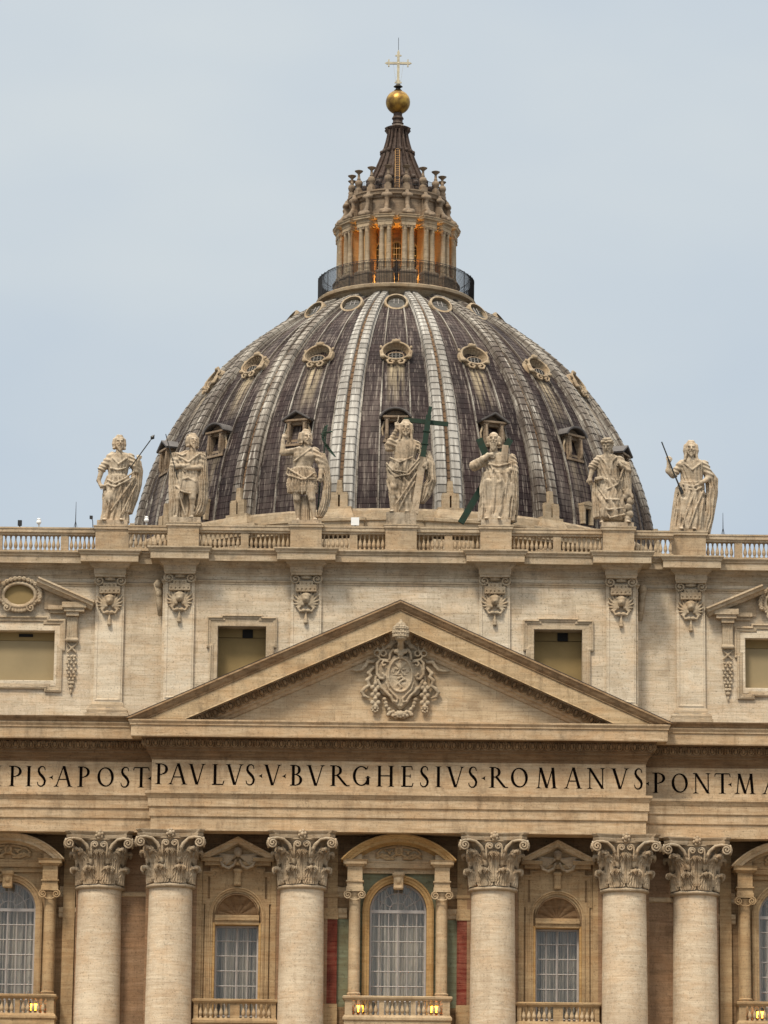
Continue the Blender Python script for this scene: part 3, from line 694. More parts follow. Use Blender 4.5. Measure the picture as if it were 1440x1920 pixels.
# ================================================================== giant columns
CAPZ, NECK = 30.2, 27.1
def capital_parts(R, H, half):
    """Corinthian capital, local z 0 at the necking"""
    bell = MB().lathe([(R, 0), (R * 1.0, .1), (R * 1.0, H * .45), (R * 1.06, H * .7), (R * 1.22, H * .83), (R * 1.3, H * .84), (R * 1.3, H * .86), (0, H * .86)], 32)
    lv = MB()
    def leaf(ang, path, wb, wt):
        nu, nv = 20, 24; P_ = [Vector((a, b_)) for a, b_ in path]; Ls = [0]
        for i in range(1, len(P_)): Ls.append(Ls[-1] + (P_[i] - P_[i - 1]).length)
        def at(v):
            d = v * Ls[-1]
            for i in range(1, len(P_)):
                if d <= Ls[i] + 1e-9:
                    t_ = (d - Ls[i - 1]) / (Ls[i] - Ls[i - 1]); q = P_[i - 1].lerp(P_[i], t_); dr = (P_[i] - P_[i - 1]).normalized(); return q, dr
            return P_[-1], (P_[-1] - P_[-2]).normalized()
        vs = []
        for side in (0, 1):
            for j in range(nv + 1):
                v = j / nv; q, dr = at(v); nrm = Vector((dr.y, -dr.x))   # outward in (r,z)
                lob = abs(math.sin(v * PI * 5.0)) ** .6
                w_ = (wb + (wt - wb) * v) * (.74 + .30 * lob) * (1.0 if v < .72 else max(.25, 1 - ((v - .72) / .28) ** 2 * .75))
                for i in range(nu + 1):
                    u = -1 + 2 * i / nu
                    rel = .11 * abs(math.cos(u * PI * 3.0 + v * 1.2 * (1 if u > 0 else -1))) + .09 * (1 - abs(u)) - .12 * max(0, abs(u) - .75) * lob
                    off = rel - (.09 if side else 0)
                    r_, z_ = q.x + nrm.x * off, q.y + nrm.y * off
                    th = ang + u * w_ / max(q.x, R)
                    r_ = r_ - .10 * abs(u) ** 2 * (v > .7)
                    z_ = z_ - (.14 * abs(u) ** 2 if v > .7 else 0)
                    vs.append((r_ * math.sin(th), -r_ * math.cos(th), z_))
        fs = []; W_ = nu + 1; O = (nv + 1) * W_
        for j in range(nv):
            for i in range(nu):
                a = j * W_ + i; fs.append((a, a + 1, a + W_ + 1, a + W_)); fs.append((O + a, O + a + W_, O + a + W_ + 1, O + a + 1))
        for j in range(nv):
            a = j * W_; fs.append((a, a + W_, O + a + W_, O + a)); a += nu; fs.append((a, O + a, O + a + W_, a + W_))
        a = nv * W_
        for i in range(nu): fs.append((a + i, a + i + 1, O + a + i + 1, O + a + i))
        lv.add(vs, fs)
    k = H / 3.1; r = R
    for i in range(8):
        leaf(math.radians(45 * i), [(r * 1.0, .25 * k), (r * 1.01, 1.1 * k), (r * 1.06, 1.55 * k), (r * 1.17, 1.88 * k), (r * 1.32, 2.06 * k), (r * 1.46, 2.04 * k), (r * 1.5, 1.9 * k), (r * 1.44, 1.78 * k)], r * .40, r * .30)
    for i in range(8):
        leaf(math.radians(22.5 + 45 * i), [(r * 1.04, .02), (r * 1.06, .5 * k), (r * 1.11, .82 * k), (r * 1.22, 1.02 * k), (r * 1.36, 1.1 * k), (r * 1.46, 1.03 * k), (r * 1.46, .92 * k), (r * 1.40, .86 * k)], r * .37, r * .27)
    for i in range(4):                            # leaves carrying the corner volutes
        leaf(math.radians(45 + 90 * i), [(r * 1.06, 1.5 * k), (r * 1.22, 1.9 * k), (r * 1.42, 2.12 * k), (r * 1.62, 2.18 * k), (r * 1.70, 2.08 * k), (r * 1.66, 1.98 * k)], r * .26, r * .2)
    for i in range(8):                            # small sheaths beside the corners
        leaf(math.radians(22.5 + 45 * i), [(r * 1.04, 1.25 * k), (r * 1.08, 1.7 * k), (r * 1.16, 2.0 * k), (r * 1.30, 2.16 * k), (r * 1.36, 2.08 * k)], r * .2, r * .2)
    vo = MB()
    def spiral(cx, cz, r0, turns, a_start, sgn, depth, stem, rad):
        pts = []
        n_ = int(turns * 14)
        for i in range(n_ + 1):
            t_ = i / n_; rr = r0 * (1 - t_) ** .85 + .02; an = a_start + sgn * t_ * turns * 2 * PI
            pts.append((cx + rr * math.cos(an), cz + rr * math.sin(an)))
        full = stem + pts
        return full
    for f_ in range(4):
        rot = Matrix.Rotation(PI / 2 * f_, 4, 'Z'); tmp = MB()
        for sx in (-1, 1):
            # outer volute, running to the corner
            cx, cz, r0 = half * .83, H * .75, half * .135
            stem = [(r * .38, H * .50), (r * .46, H * .62), (r * .60, H * .74), (r * .85, H * .835), (half * .70, H * .85)]
            pts = spiral(cx, cz, r0, 2.0, PI * .62, -1, 0, stem, 0)
            p3 = []
            for i, (a, b_) in enumerate(pts):
                y_ = -(r * 1.10 + (half * .93 - r * 1.10) * min(1, max(0, (a - r * .35) / (half * .8 - r * .35))) ** 1.2)
                if i >= len(stem): y_ -= .03 + .10 * (i - len(stem)) / (len(pts) - len(stem))
                p3.append((sx * a, y_, b_))
            tmp.tube(p3, [.11 * k] * 3 + [.085 * k] * 3 + [.062 * k] * (len(p3) - 6), 6)
            # inner helix
            cx, cz, r0 = r * .20, H * .745, r * .145
            stem = [(r * .34, H * .50), (r * .36, H * .60), (r * .37, H * .70)]
            pts = spiral(cx, cz, r0, 1.6, 0, 1, 0, stem, 0)
            tmp.tube([(sx * a, -(r * 1.19 + .02 + .05 * i / len(pts)), b_) for i, (a, b_) in enumerate(pts)], .062 * k, 5)
            # calyx sheath
            tmp.ell((sx * r * .37, -r * 1.04, H * .47), (.15 * k, .16 * k, .36 * k), 8, 6)
        tmp.xf(rot); vo.add(tmp.v, tmp.f)
    # abacus with hollow sides and cut corners
    def aplan(s_):
        out_ = []
        c = half * s_; cut = .16 * half
        for f_ in range(4):
            an = -PI / 2 + PI / 2 * f_
            row = []
            for i in range(11):
                u = -1 + 2 * i / 10
                row.append((u * (c - cut * .35), -(c * (.80 + .19 * u * u))))
            row[0] = (-(c - cut), -c * .985); row[-1] = ((c - cut), -c * .985)
            q = PI / 2 * f_
            for x_, y_ in row: out_.append((x_ * math.cos(q) - y_ * math.sin(q), x_ * math.sin(q) + y_ * math.cos(q)))
        return out_
    ab = MB(); lev = [(.93, H * .86), (.95, H * .90), (.955, H * .925), (.92, H * .93), (.99, H * .975), (1.0, H * .985), (1.0, H)]
    n_ = len(aplan(1)); vs = []
    for s_, z_ in lev: vs += [(a, b_, z_) for a, b_ in aplan(s_)]
    fs = [tuple(range(n_))[::-1], tuple(range((len(lev) - 1) * n_, len(lev) * n_))]
    for j in range(len(lev) - 1):
        for i in range(n_): fs.append((j * n_ + i, j * n_ + (i + 1) % n_, (j + 1) * n_ + (i + 1) % n_, (j + 1) * n_ + i))
    ab.add(vs, fs)
    fl = MB()
    for f_ in range(4):
        t_ = MB().ell((0, -half * .84, H * .93), (.13 * k, .14 * k, .15 * k), 8, 6)
        for i in range(6):
            an = PI / 3 * i + .3; t_.ell((math.cos(an) * .17 * k, -half * .81, H * .93 + math.sin(an) * .19 * k), (.11 * k, .09 * k, .11 * k), 7, 5)
        t_.xf(Matrix.Rotation(PI / 2 * f_, 4, 'Z')); fl.add(t_.v, t_.f)
    return bell, lv, vo, ab, fl
_b, _l, _v, _a, _f = capital_parts(1.27, 3.1, 2.06)
CAPM = MB(); [CAPM.add(q.v, q.f) for q in (_b,)]
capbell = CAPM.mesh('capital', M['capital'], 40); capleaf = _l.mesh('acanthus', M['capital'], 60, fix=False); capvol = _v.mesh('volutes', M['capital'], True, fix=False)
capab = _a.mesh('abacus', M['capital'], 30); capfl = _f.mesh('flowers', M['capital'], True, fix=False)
def shaft_prof(z0, z1, rb, rt):
    pts = []
    for i in range(15):
        t_ = i / 14; r_ = rb + (rt - rb) * (0 if t_ < .3 else ((t_ - .3) / .7) ** 1.6); pts.append((r_, z0 + (z1 - z0) * t_))
    return pts
def giant_column(x, y):
    o = empty('column', (x, y, 3.5), parent=FAC)
    MB().lathe([(1.95, 0), (1.95, .35), (1.85, .4), (1.92, .6), (1.6, .75), (1.62, 1.0), (1.42, 1.1), (1.4, 1.2)] + shaft_prof(1.2, NECK - 3.5 - .25, 1.385, 1.27), 48).build('shaft', M['col'], o, smooth=40)
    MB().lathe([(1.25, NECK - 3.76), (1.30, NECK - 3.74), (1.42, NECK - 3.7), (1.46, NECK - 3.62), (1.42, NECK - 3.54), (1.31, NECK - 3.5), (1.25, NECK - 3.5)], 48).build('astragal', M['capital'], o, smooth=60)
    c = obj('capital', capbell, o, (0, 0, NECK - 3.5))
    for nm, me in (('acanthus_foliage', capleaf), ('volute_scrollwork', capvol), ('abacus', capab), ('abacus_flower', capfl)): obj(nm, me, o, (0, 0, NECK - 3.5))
    return o
col0 = giant_column(-5.6, -.78)
for x in (5.6, -13.3, 13.3): copy_tree(col0, FAC, (x, -.78, 3.5))
for x in (-17.53, 17.53): copy_tree(col0, FAC, (x, .42, 3.5))

# ================================================================== windows and aedicules of the main floor
def muntin_window(parent, name, x, y, hw, z0, zs, arch, cols, rows, thick_mid=True, ztop=None):
    """frame, glazing bars, glass and curtain; zs = top of the square part (spring of the arch)"""
    wn = empty(name, (x, y, z0), parent=parent)
    zt = zs - z0
    def bar(mb, ax, az, bx, bz, t=.035, yy=0.): mb.tube([(ax, yy, az), (bx, yy, bz)], t, 4)
    f = MB()
    outl = [(-hw, 0)] + ([(-hw, zt)] + [(a, b_) for a, b_ in arc(0, zt, hw, 180, 0, 24)][1:-1] + [(hw, zt)] if arch else [(-hw, zt), (hw, zt)]) + [(hw, 0)]
    f.sweep(outl, [(0, -.1), (.11, -.1), (.11, .1), (0, .1)], 'xz')
    f.build('frame', M['muntin'], wn)
    b_ = MB()
    for i in range(1, cols):
        xx = -hw + 2 * hw * i / cols; mid = (i * 2 == cols); bar(b_, xx, 0, xx, zt, .06 if mid else .037)
    for j in range(1, rows):
        zz = zt - (zt - 0) * 0 - j * ROWH
        if zz > .1: bar(b_, -hw, zz, hw, zz, .036)
    if arch:
        b_.box(-hw, hw, -.07, .07, zt - .09, zt + .09)
        for rr in (hw * .66, hw * .32): b_.tube([(a, 0, c) for a, c in arc(0, zt, rr, 0, 180, 20)], .03, 4)
        for an in (30, 60, 90, 120, 150):
            q = math.radians(an); r0_ = hw * .32
            bar(b_, math.cos(q) * r0_, zt + math.sin(q) * r0_, math.cos(q) * hw * .98, zt + math.sin(q) * hw * .98, .03)
        bar(b_, 0, zt, 0, zt + hw, .045)
    b_.build('glazing_bars', M['muntin'], wn)
    gl = MB(); gp = outl
    gl.poly([(a, c) for a, c in gp], .03, .05); gl.build('pane', M['glass'], wn)
    cu = MB(); n_ = 150; top = zt + (hw if arch else 0)
    vs = []
    for i in range(n_ + 1):
        xx = -hw + 2 * hw * i / n_; yy = .42 + .10 * math.sin(i * .55 + math.sin(i * .21) * 1.5) + .05 * math.sin(i * .17)
        vs += [(xx, yy, -.2), (xx, yy, top)]
    cu.add(vs, [(2 * i, 2 * i + 2, 2 * i + 3, 2 * i + 1) for i in range(n_)]); cu.build('curtain', M['curtain'], wn, smooth=True)
    MB().add([(-hw - .2, .9, -.4), (hw + .2, .9, -.4), (hw + .2, .9, top + .4), (-hw - .2, .9, top + .4)], [(0, 1, 2, 3)]).build('dark_room', M['dark'], wn)
    return wn
ROWH = .88

def baluster_mesh(name, h, r, mat, seg=10):
    pr_ = [(.72, 0), (.72, .07), (.55, .09), (.5, .12), (.62, .16), (.95, .26), (1., .34), (.92, .42), (.6, .56), (.40, .70), (.36, .78), (.5, .80), (.52, .84), (.42, .86), (.6, .90), (.72, .93), (.72, 1)]
    return MB().lathe([(a * r, b_ * h) for a, b_ in pr_], seg).mesh(name, mat, 40)

def balcony(parent, x, y0, y1, hw, z0, groups, panels, mat=None):
    """y0 front, y1 back; z0 = foot of the balusters"""
    mat = mat or M['winlight']
    bl = empty('balcony', (x, y1, z0 - 1.1), parent=parent)
    X, Yf = hw, y0 - y1
    base = MB().sweep([(-X + .12, 0), (-X + .12, Yf + .12), (X - .12, Yf + .12), (X - .12, 0)][::1], [(-.3, 0), (-.02, .0), (.02, .1), (.02, .75), (.1, .82), (.1, .95), (0, 1.1), (-.3, 1.1)])
    base.box(-X + .2, X - .2, Yf + .2, 0, .7, 1.08)
    base.build('base', mat, bl)
    MB().sweep([(-X + .12, 0), (-X + .12, Yf + .12), (X - .12, Yf + .12), (X - .12, 0)], [(-.24, 1.95), (.0, 1.95), (.04, 2.02), (.1, 2.06), (.12, 2.16), (.05, 2.21), (-.24, 2.22)]).build('handrail', mat, bl)
    for a, b_ in panels: MB().box(a, b_, Yf + .16, Yf + .42, 1.1, 1.951).build('pier', mat, bl)
    me = BAL_ME
    for xx in groups: obj('baluster', me, bl, (xx, Yf + .3, 1.1))
    return bl
BAL_ME = baluster_mesh('balcony_baluster', .85, .125, M['winlight'])

def ionic(mb, x, y, z, w_, d_, h):
    """small angular Ionic capital with festoon"""
    mb.lathe([(w_ * .36, z), (w_ * .40, z + h * .1), (w_ * .36, z + h * .2), (w_ * .42, z + h * .5), (w_ * .5, z + h * .72)], 16, (x, y))
    mb.box(x - w_ * .58, x + w_ * .58, y - d_ * .62, y + d_ * .5, z + h * .8, z + h)
    for sx in (-1, 1):
        pts = []
        for i in range(26):
            t_ = i / 25; rr = w_ * .27 * (1 - t_) ** .8 + .012; an = PI / 2 - sx * t_ * 1.8 * 2 * PI
            pts.append((x + sx * w_ * .46 + rr * math.cos(an), y - d_ * .60 - .03 * t_, z + h * .48 + rr * math.sin(an)))
        mb.tube(pts, .045, 5)
    mb.tube([(x + w_ * .4 * math.cos(a_), y - d_ * .6, z + h * .42 - w_ * .3 * math.sin(a_)) for a_ in [PI * i / 10 for i in range(11)]], .04, 5)

def arched_bay(cx, yw, marble):
    """window with columns, segmental pediment and balcony"""
    st = M['winlight'] if marble else M['win']
    ae = empty('window_aedicule', (cx, yw, 19.0), parent=FAC); Z = lambda z: z - 19.0
    ar = M['yellow'] if marble else M['win']
    muntin_window(ae, 'arched_window', 0, .55, 1.66, Z(19.3), Z(25.84), True, 6, 8).location = (0, .55, Z(19.3))
    # archivolt and jambs
    path = [(-1.70, Z(18.9)), (-1.70, Z(25.84))] + arc(0, Z(25.84), 1.70, 180, 0, 32)[1:-1] + [(1.70, Z(25.84)), (1.70, Z(18.9))]
    MB().sweep([(a, b_) for a, b_ in path], [(-.40, .0), (-.40, -.20), (-.30, -.24), (-.27, -.16), (-.12, -.14), (-.10, -.09), (.02, -.07), (.02, .6), (-.05, .6), (-.05, 0)], 'xz').build('archivolt', ar, ae)
    # spandrels
    sp = []
    for sx in (-1, 1):
        pts = [(sx * a, b_) for a, b_ in arc(0, Z(25.84), 1.98, 0, 90, 16)] + [(0, Z(28.02)), (sx * 2.25, Z(28.02)), (sx * 2.25, Z(25.84))]
        MB().poly(pts, -.02, .3).build('spandrel', M['green'] if marble else M['win'], ae)
    MB().poly([(-1.72, Z(25.84))] + arc(0, Z(25.84), 1.72, 180, 0, 24)[1:-1] + [(1.72, Z(25.84)), (1.72, Z(27.7)), (-1.72, Z(27.7))], .02, .55).build('arch_head', ar, ae)
    for sx in (-1, 1):
        x0, x1 = sorted((sx * 2.04, sx * 2.3)); MB().box(x0, x1, -.03, .1, Z(19.), Z(25.84)).build('marble_strip', M['green'] if marble else M['win'], ae)
    # middle entablature and blocks
    e_ = MB().box(-2.35, 2.35, -.22, .1, Z(28.02), Z(28.3)); e_.box(-2.35, 2.35, -.45, .1, Z(28.3), Z(28.68)); e_.box(-2.3, 2.3, -.5, .1, Z(28.62), Z(28.72))
    e_.build('lintel', st, ae)
    for sx in (-1, 1):
        c = sx * 2.56; b_ = MB()
        b_.box(c - .44, c + .44, -1.0, .08, Z(27.5), Z(28.32)); b_.box(c - .5, c + .5, -1.08, .08, Z(26.98), Z(27.14)); b_.box(c - .46, c + .46, -1.03, .08, Z(27.14), Z(27.42)); b_.box(c - .52, c + .52, -1.12, .08, Z(27.42), Z(27.5))
        b_.sweep([(c - .46, .08), (c - .46, -1.02), (c + .46, -1.02), (c + .46, .08)], [(-.2, Z(28.32)), (.04, Z(28.32)), (.12, Z(28.42)), (.22, Z(28.46)), (.22, Z(28.62)), (.3, Z(28.72)), (-.2, Z(28.74))])
        b_.build('impost_block', st, ae)
        s_ = MB(); prf = [(.44, Z(20.5)), (.44, Z(20.7)), (.38, Z(20.76)), (.42, Z(20.9)), (.35, Z(20.98))] + [(.345 - .035 * (i / 6) ** 1.6, Z(20.98) + (Z(26.35) - Z(20.98)) * i / 6) for i in range(7)]
        s_.lathe(prf, 24, (c, -.62)); s_.box(c - .5, c + .5, -1.1, .05, Z(18.9), Z(20.5)); s_.build('small_column', st, ae, smooth=40)
        i_ = MB(); ionic(i_, c, -.62, Z(26.33), .86, .8, .65); i_.build('ionic_capital', st, ae, smooth=50)
        b_ = MB().box(c - .34, c + .34, -.12, .05, Z(18.9), Z(27.0)); b_.build('respond', M['win'], ae)
    # segmental pediment
    R_, zc = 4.57, Z(25.66); a0 = math.degrees(math.asin((Z(28.72) - zc) / R_))
    pth = arc(0, zc, R_, 180 - a0, a0, 40)
    sp_ = MB().sweep(pth, [(0, .05), (0, -1.42), (.08, -1.44), (.14, -1.36), (.26, -1.28), (.28, -1.22), (.46, -1.2), (.46, -1.05), (.52, -.62), (.6, -.5), (.6, .05)], 'xz')
    sp_ = clipz(sp_, Z(28.68)); sp_.build('segmental_pediment', ar if marble else M['winlight'], ae)
    pts = [(a, b_) for a, b_ in arc(0, zc, R_ - .4, 180 - a0 - 4, a0 + 4, 30)] ; pts = [(a, max(b_, Z(28.6))) for a, b_ in pts]
    MB().poly([(-3.0, Z(28.6))] + pts + [(3.0, Z(28.6))], -.42, .1).build('tympanum', st, ae)
    for sx in (-1, 1):
        x0, x1 = sorted((sx * 2.15, sx * 2.95)); MB().box(x0, x1, -1.0, -.3, Z(28.735), Z(29.05)).build('tympanum_block', st, ae)
    # relief in the tympanum
    c = Carve(1, 0, 0, flip=False)
    c.ell((0, .55, -.1), (.26, .2, .3)); c.ell((0, .52, -.22), (.12, .08, .18), k=.03, sub=True)
    for sx in (-1, 1):
        c.line([(sx * .2, .78, -.1), (sx * .6, .72, -.08), (sx * 1.05, .62, -.08), (sx * 1.3, .38, -.06), (sx * 1.1, .22, -.08), (sx * .95, .36, -.1)], .07)
        c.line([(sx * .2, .3, -.1), (sx * .5, .16, -.1), (sx * .8, .3, -.1), (sx * .95, .16, -.08), (sx * .7, .06, -.08), (sx * .3, .08, -.08)], .075)
        c.line([(sx * .35, .55, -.08), (sx * .6, .5, -.1), (sx * .8, .55, -.08)], .05)
        c.ell((sx * 1.25, .16, -.06), (.12, .1, .1)); c.ell((sx * .55, .40, -.1), (.1, .1, .09))
    c.cap((0, .85, -.05), (0, .98, -.05), .1)
    obj('tympanum_relief', c.mesh('tympanum_relief', M['win'], .035, ycut=.04), ae, (0, -.42, Z(28.78)))
    # keystone with a carved console
    c = Carve(1, 0, 0, flip=False)
    c.box((0, .5, 0), (.29, .24, .48), rnd=.05); c.cap((-.22, .9, -.22), (.22, .9, -.22), .16); c.cap((-.14, .12, -.18), (.14, .12, -.18), .14)
    c.ell((0, .52, -.24), (.15, .12, .2)); c.cap((-.13, .3, -.22), (-.13, .75, -.26), .035, k=.02); c.cap((.13, .3, -.22), (.13, .75, -.26), .035, k=.02)
    obj('keystone', c.mesh('keystone', st, .03), ae, (0, -.2, Z(27.05)))
    # balcony
    gr = []
    for k in (-1.83, 0, 1.83): gr += [k + .29 * i for i in (-2, -1, 0, 1, 2)]
    balcony(FAC, cx, yw - 1.85, yw - .3, 3.2, 19.6, gr, [(-3.05, -2.62), (-1.06, -.78), (.78, 1.06), (2.62, 3.05)], st)
    return ae
arched_bay(0.05, WI - .1, True)
for sx in (-1, 1): arched_bay(sx * 23.05, WO - .1, False)

def shell_bay(cx):
    """rectangular window under a shell lunette and a triangular pediment"""
    yw = WI; st = M['win']
    ae = empty('window_aedicule', (cx, yw, 19.0), parent=FAC); Z = lambda z: z - 19.0
    muntin_window(ae, 'curtained_window', 0, 0, 1.28, 0, Z(24.9), False, 4, 7).location = (0, .55, .0)
    MB().sweep([(-1.3, Z(18.9)), (-1.3, Z(24.93)), (1.3, Z(24.93)), (1.3, Z(18.9))], [(-.12, -.02), (-.12, -.1), (0, -.07), (.02, -.05), (.02, .55), (-.02, .55), (-.02, 0)], 'xz').build('jamb', M['yellow'], ae)
    MB().box(-1.3, 1.3, -.1, .6, Z(24.95), Z(25.18)).box(-1.3, 1.3, -.2, .6, Z(25.18), Z(25.34)).box(-1.3, 1.3, -.12, .6, Z(25.34), Z(25.5)).build('lintel', M['win'], ae)
    pth = [(-1.30, Z(18.9)), (-1.30, Z(25.5))] + arc(0, Z(25.5), 1.3, 180, 0, 28)[1:-1] + [(1.3, Z(25.5)), (1.3, Z(18.9))]
    MB().sweep([(a * 1.0, b_) for a, b_ in pth], [(-.34, .0), (-.34, -.14), (-.26, -.17), (-.22, -.1), (-.14, -.1), (-.13, -.0)], 'xz').build('archivolt', st, ae)
    # shell: fluted bowl
    vs = []; nu, nr = 96, 8
    for j in range(nr + 1):
        r_ = 1.30 * j / nr
        for i in range(nu + 1):
            a = PI * i / nu; fl = .12 * (abs(math.sin(a * 6.5)) - .4) * (j / nr)
            vs.append((r_ * math.cos(a), .5 * math.cos(j / nr * PI / 2) - fl, r_ * math.sin(a) + Z(25.5)))
    MB().add(vs, [(j * (nu + 1) + i, j * (nu + 1) + i + 1, (j + 1) * (nu + 1) + i + 1, (j + 1) * (nu + 1) + i) for j in range(nr) for i in range(nu)]).add([], []).tube([(a, -.02, b_) for a, b_ in arc(0, Z(25.5), 1.22, 0, 180, 52)], .05, 5).build('shell_lunette', M['egg'], ae, smooth=50, fix=False)
    # wall face around the arch up to the ears
    MB().poly([(-1.62, Z(25.5))] + arc(0, Z(25.5), 1.58, 180, 0, 24)[1:-1] + [(1.62, Z(25.5)), (1.62, Z(28.4)), (-1.62, Z(28.4))], -.05, .1).build('arch_face', st, ae)
    MB().poly([(-1.3, Z(25.5))] + arc(0, Z(25.5), 1.3, 180, 0, 24)[1:-1] + [(1.3, Z(25.5)), (1.3, Z(27.1)), (-1.3, Z(27.1))], .003, .55).build('arch_head', st, ae)
    # eared frame
    P_ = [(-1.72, Z(18.9)), (-1.72, Z(26.3)), (-1.9, Z(26.3)), (-1.9, Z(27.9)), (-1.45, Z(27.9)), (-1.45, Z(28.12)), (-1.0, Z(28.12)), (-1.0, Z(28.3)), (1.0, Z(28.3)), (1.0, Z(28.12)), (1.45, Z(28.12)), (1.45, Z(27.9)), (1.9, Z(27.9)), (1.9, Z(26.3)), (1.72, Z(26.3)), (1.72, Z(18.9))]
    MB().sweep(P_, [(-.16, .05), (-.16, -.12), (-.06, -.14), (-.04, -.09), (.14, -.075), (.16, -.03), (.16, .05)], 'xz').build('eared_frame', st, ae)
    MB().box(-2.3, -1.95, -.06, .02, Z(18.9), Z(27.0)).box(1.95, 2.3, -.06, .02, Z(18.9), Z(27.0)).build('side_strip', st, ae)
    # pediment
    MB().box(-2.15, -.9, -.6, .05, Z(28.62), Z(28.84)).box(.9, 2.15, -.6, .05, Z(28.62), Z(28.84)).box(-1.95, 1.95, -.4, .05, Z(28.4), Z(28.62)).build('cornice', st, ae)
    q = MB().sweep([(-2.38, Z(28.84)), (0, Z(30.06)), (2.38, Z(28.84))], [(0, .05), (0, -.78), (.08, -.78), (.14, -.7), (.2, -.68), (.34, -.66), (.34, -.5), (.42, -.35), (.42, .05)], 'xz')
    clipz(q, Z(28.84)).build('triangular_pediment', M['winlight'], ae)
    MB().poly([(-1.8, Z(28.6)), (0, Z(29.75)), (1.8, Z(28.6))], -.22, .04).build('tympanum', st, ae)
    # winged cherub head with festoon, and console below
    c = Carve(1, 0, 0, flip=False)
    c.ell((0, .8, -.16), (.2, .18, .22)); c.ell((0, .93, -.1), (.24, .16, .18)); c.ell((-.08, .82, -.33), (.035, .03, .03), k=.01, sub=True); c.ell((.08, .82, -.33), (.035, .03, .03), k=.01, sub=True)
    for sx in (-1, 1):
        for i, (l_, a_) in enumerate([(1.02, 8), (.98, -4), (.9, -16), (.76, -28), (.6, -42)]):
            q_ = math.radians(a_); c.cap((sx * .2, .62, -.08), (sx * (.2 + l_ * math.cos(q_)), .62 + l_ * math.sin(q_), -.03), .10, .06, k=.015)
        c.line([(sx * .98, .5, -.1), (sx * .8, .12, -.14), (sx * .5, .0, -.14), (sx * .25, .12, -.12), (sx * .12, .4, -.1)], .075)
    obj('winged_cherub', c.mesh('winged_cherub', M['capital'], .03, ycut=.03), ae, (0, -.3, Z(28.22))).scale = (1.1, 1.25, 1.12)
    c = Carve(1, 0, 0, flip=False)
    c.box((0, .5, 0), (.2, .14, .5), rnd=.04); c.cap((-.16, .9, -.1), (.16, .9, -.1), .12); c.cap((-.1, .12, -.08), (.1, .12, -.08), .1); c.cap((-.1, .2, -.14), (-.1, .8, -.14), .04, k=.02); c.cap((.1, .2, -.14), (.1, .8, -.14), .04, k=.02)
    obj('console', c.mesh('console', st, .03), ae, (0, -.18, Z(27.2)))
    gr = [-1.28 + .33 * i - .36 for i in range(6)] + [.36 + .33 * i for i in range(6)]; gr = [-.5 - .3 * i for i in range(6)] + [.5 + .3 * i for i in range(6)]
    balcony(FAC, cx, yw - 1.15, yw - .0, 2.52, 19.4, gr, [(-2.4, -2.14), (-.28, .28), (2.14, 2.4)], st)
for sx in (-1, 1): shell_bay(sx * 9.42)
# floodlights shining behind the balcony balusters
def floodlight(x, y, z, label, e_=5.):
    o = tag(empty('floodlight', (x, y, z)), label, 'floodlight', 'floodlights behind the balcony balusters')
    MB().box(-.3, .3, -.06, .16, 0, .5).build('housing', M['iron'], o)
    MB().box(-.22, .22, -.075, -.062, .06, .44).build('lamp', M['warm'], o)
    l_ = bpy.data.lights.new('floodlight_glow', 'AREA'); l_.energy = e_; l_.color = (1., .6, .15); l_.size = .4
    lo = bpy.data.objects.new('floodlight_glow', l_); COL.objects.link(lo); lo.parent = o; lo.location = (0, -.1, .25); lo.rotation_euler = (math.radians(90), 0, 0)
floodlight(-2.15, -1.0, 19.75, 'yellow lit floodlight behind the left end of the central balcony')
floodlight(2.2, -1.0, 19.75, 'yellow lit floodlight behind the right end of the central balcony')
floodlight(21.3, .3, 19.75, 'yellow lit floodlight behind the balcony at the right edge of the front')
floodlight(-21.2, .3, 19.75, 'yellow lit floodlight behind the balcony at the left edge of the front')

# ================================================================== attic
ATI, ATO, XA = -1.3, -.1, 14.12
def attic_wall(mb, x0, x1, y, holes, t=.9):
    xs = x0
    for a, b_, c, d in holes:
        mb.box(xs, a, y, y + t, 36.4, 45.5); mb.box(a, b_, y, y + t, 36.4, c); mb.box(a, b_, y, y + t, d, 45.5); xs = b_
    mb.box(xs, x1, y, y + t, 36.4, 45.5)
w = MB(); attic_wall(w, -XA, XA, ATI, [(-10.85, -7.93, 37.6, 42.5), (7.93, 10.85, 37.6, 42.5)])
attic_wall(w, -XE, -XA, ATO, [(-24.95, -20.55, 39.27, 42.33)]); attic_wall(w, XA, XE, ATO, [(20.55, 24.95, 39.27, 42.33)])
w.box(-XA, -XA + .9, ATI + .9, ATO + .9, 36.4, 45.5); w.box(XA - .9, XA, ATI + .9, ATO + .9, 36.4, 45.5)
w.build('attic_wall', M['attic'], FAC)
MB().sweep(plan(ATO, ATI, XA, XE), [(-.3, 36.6), (.25, 36.6), (.25, 36.95), (.1, 37.1), (0.02, 37.15), (-.3, 37.15)]).build('attic_plinth', M['attic_trim'], FAC)
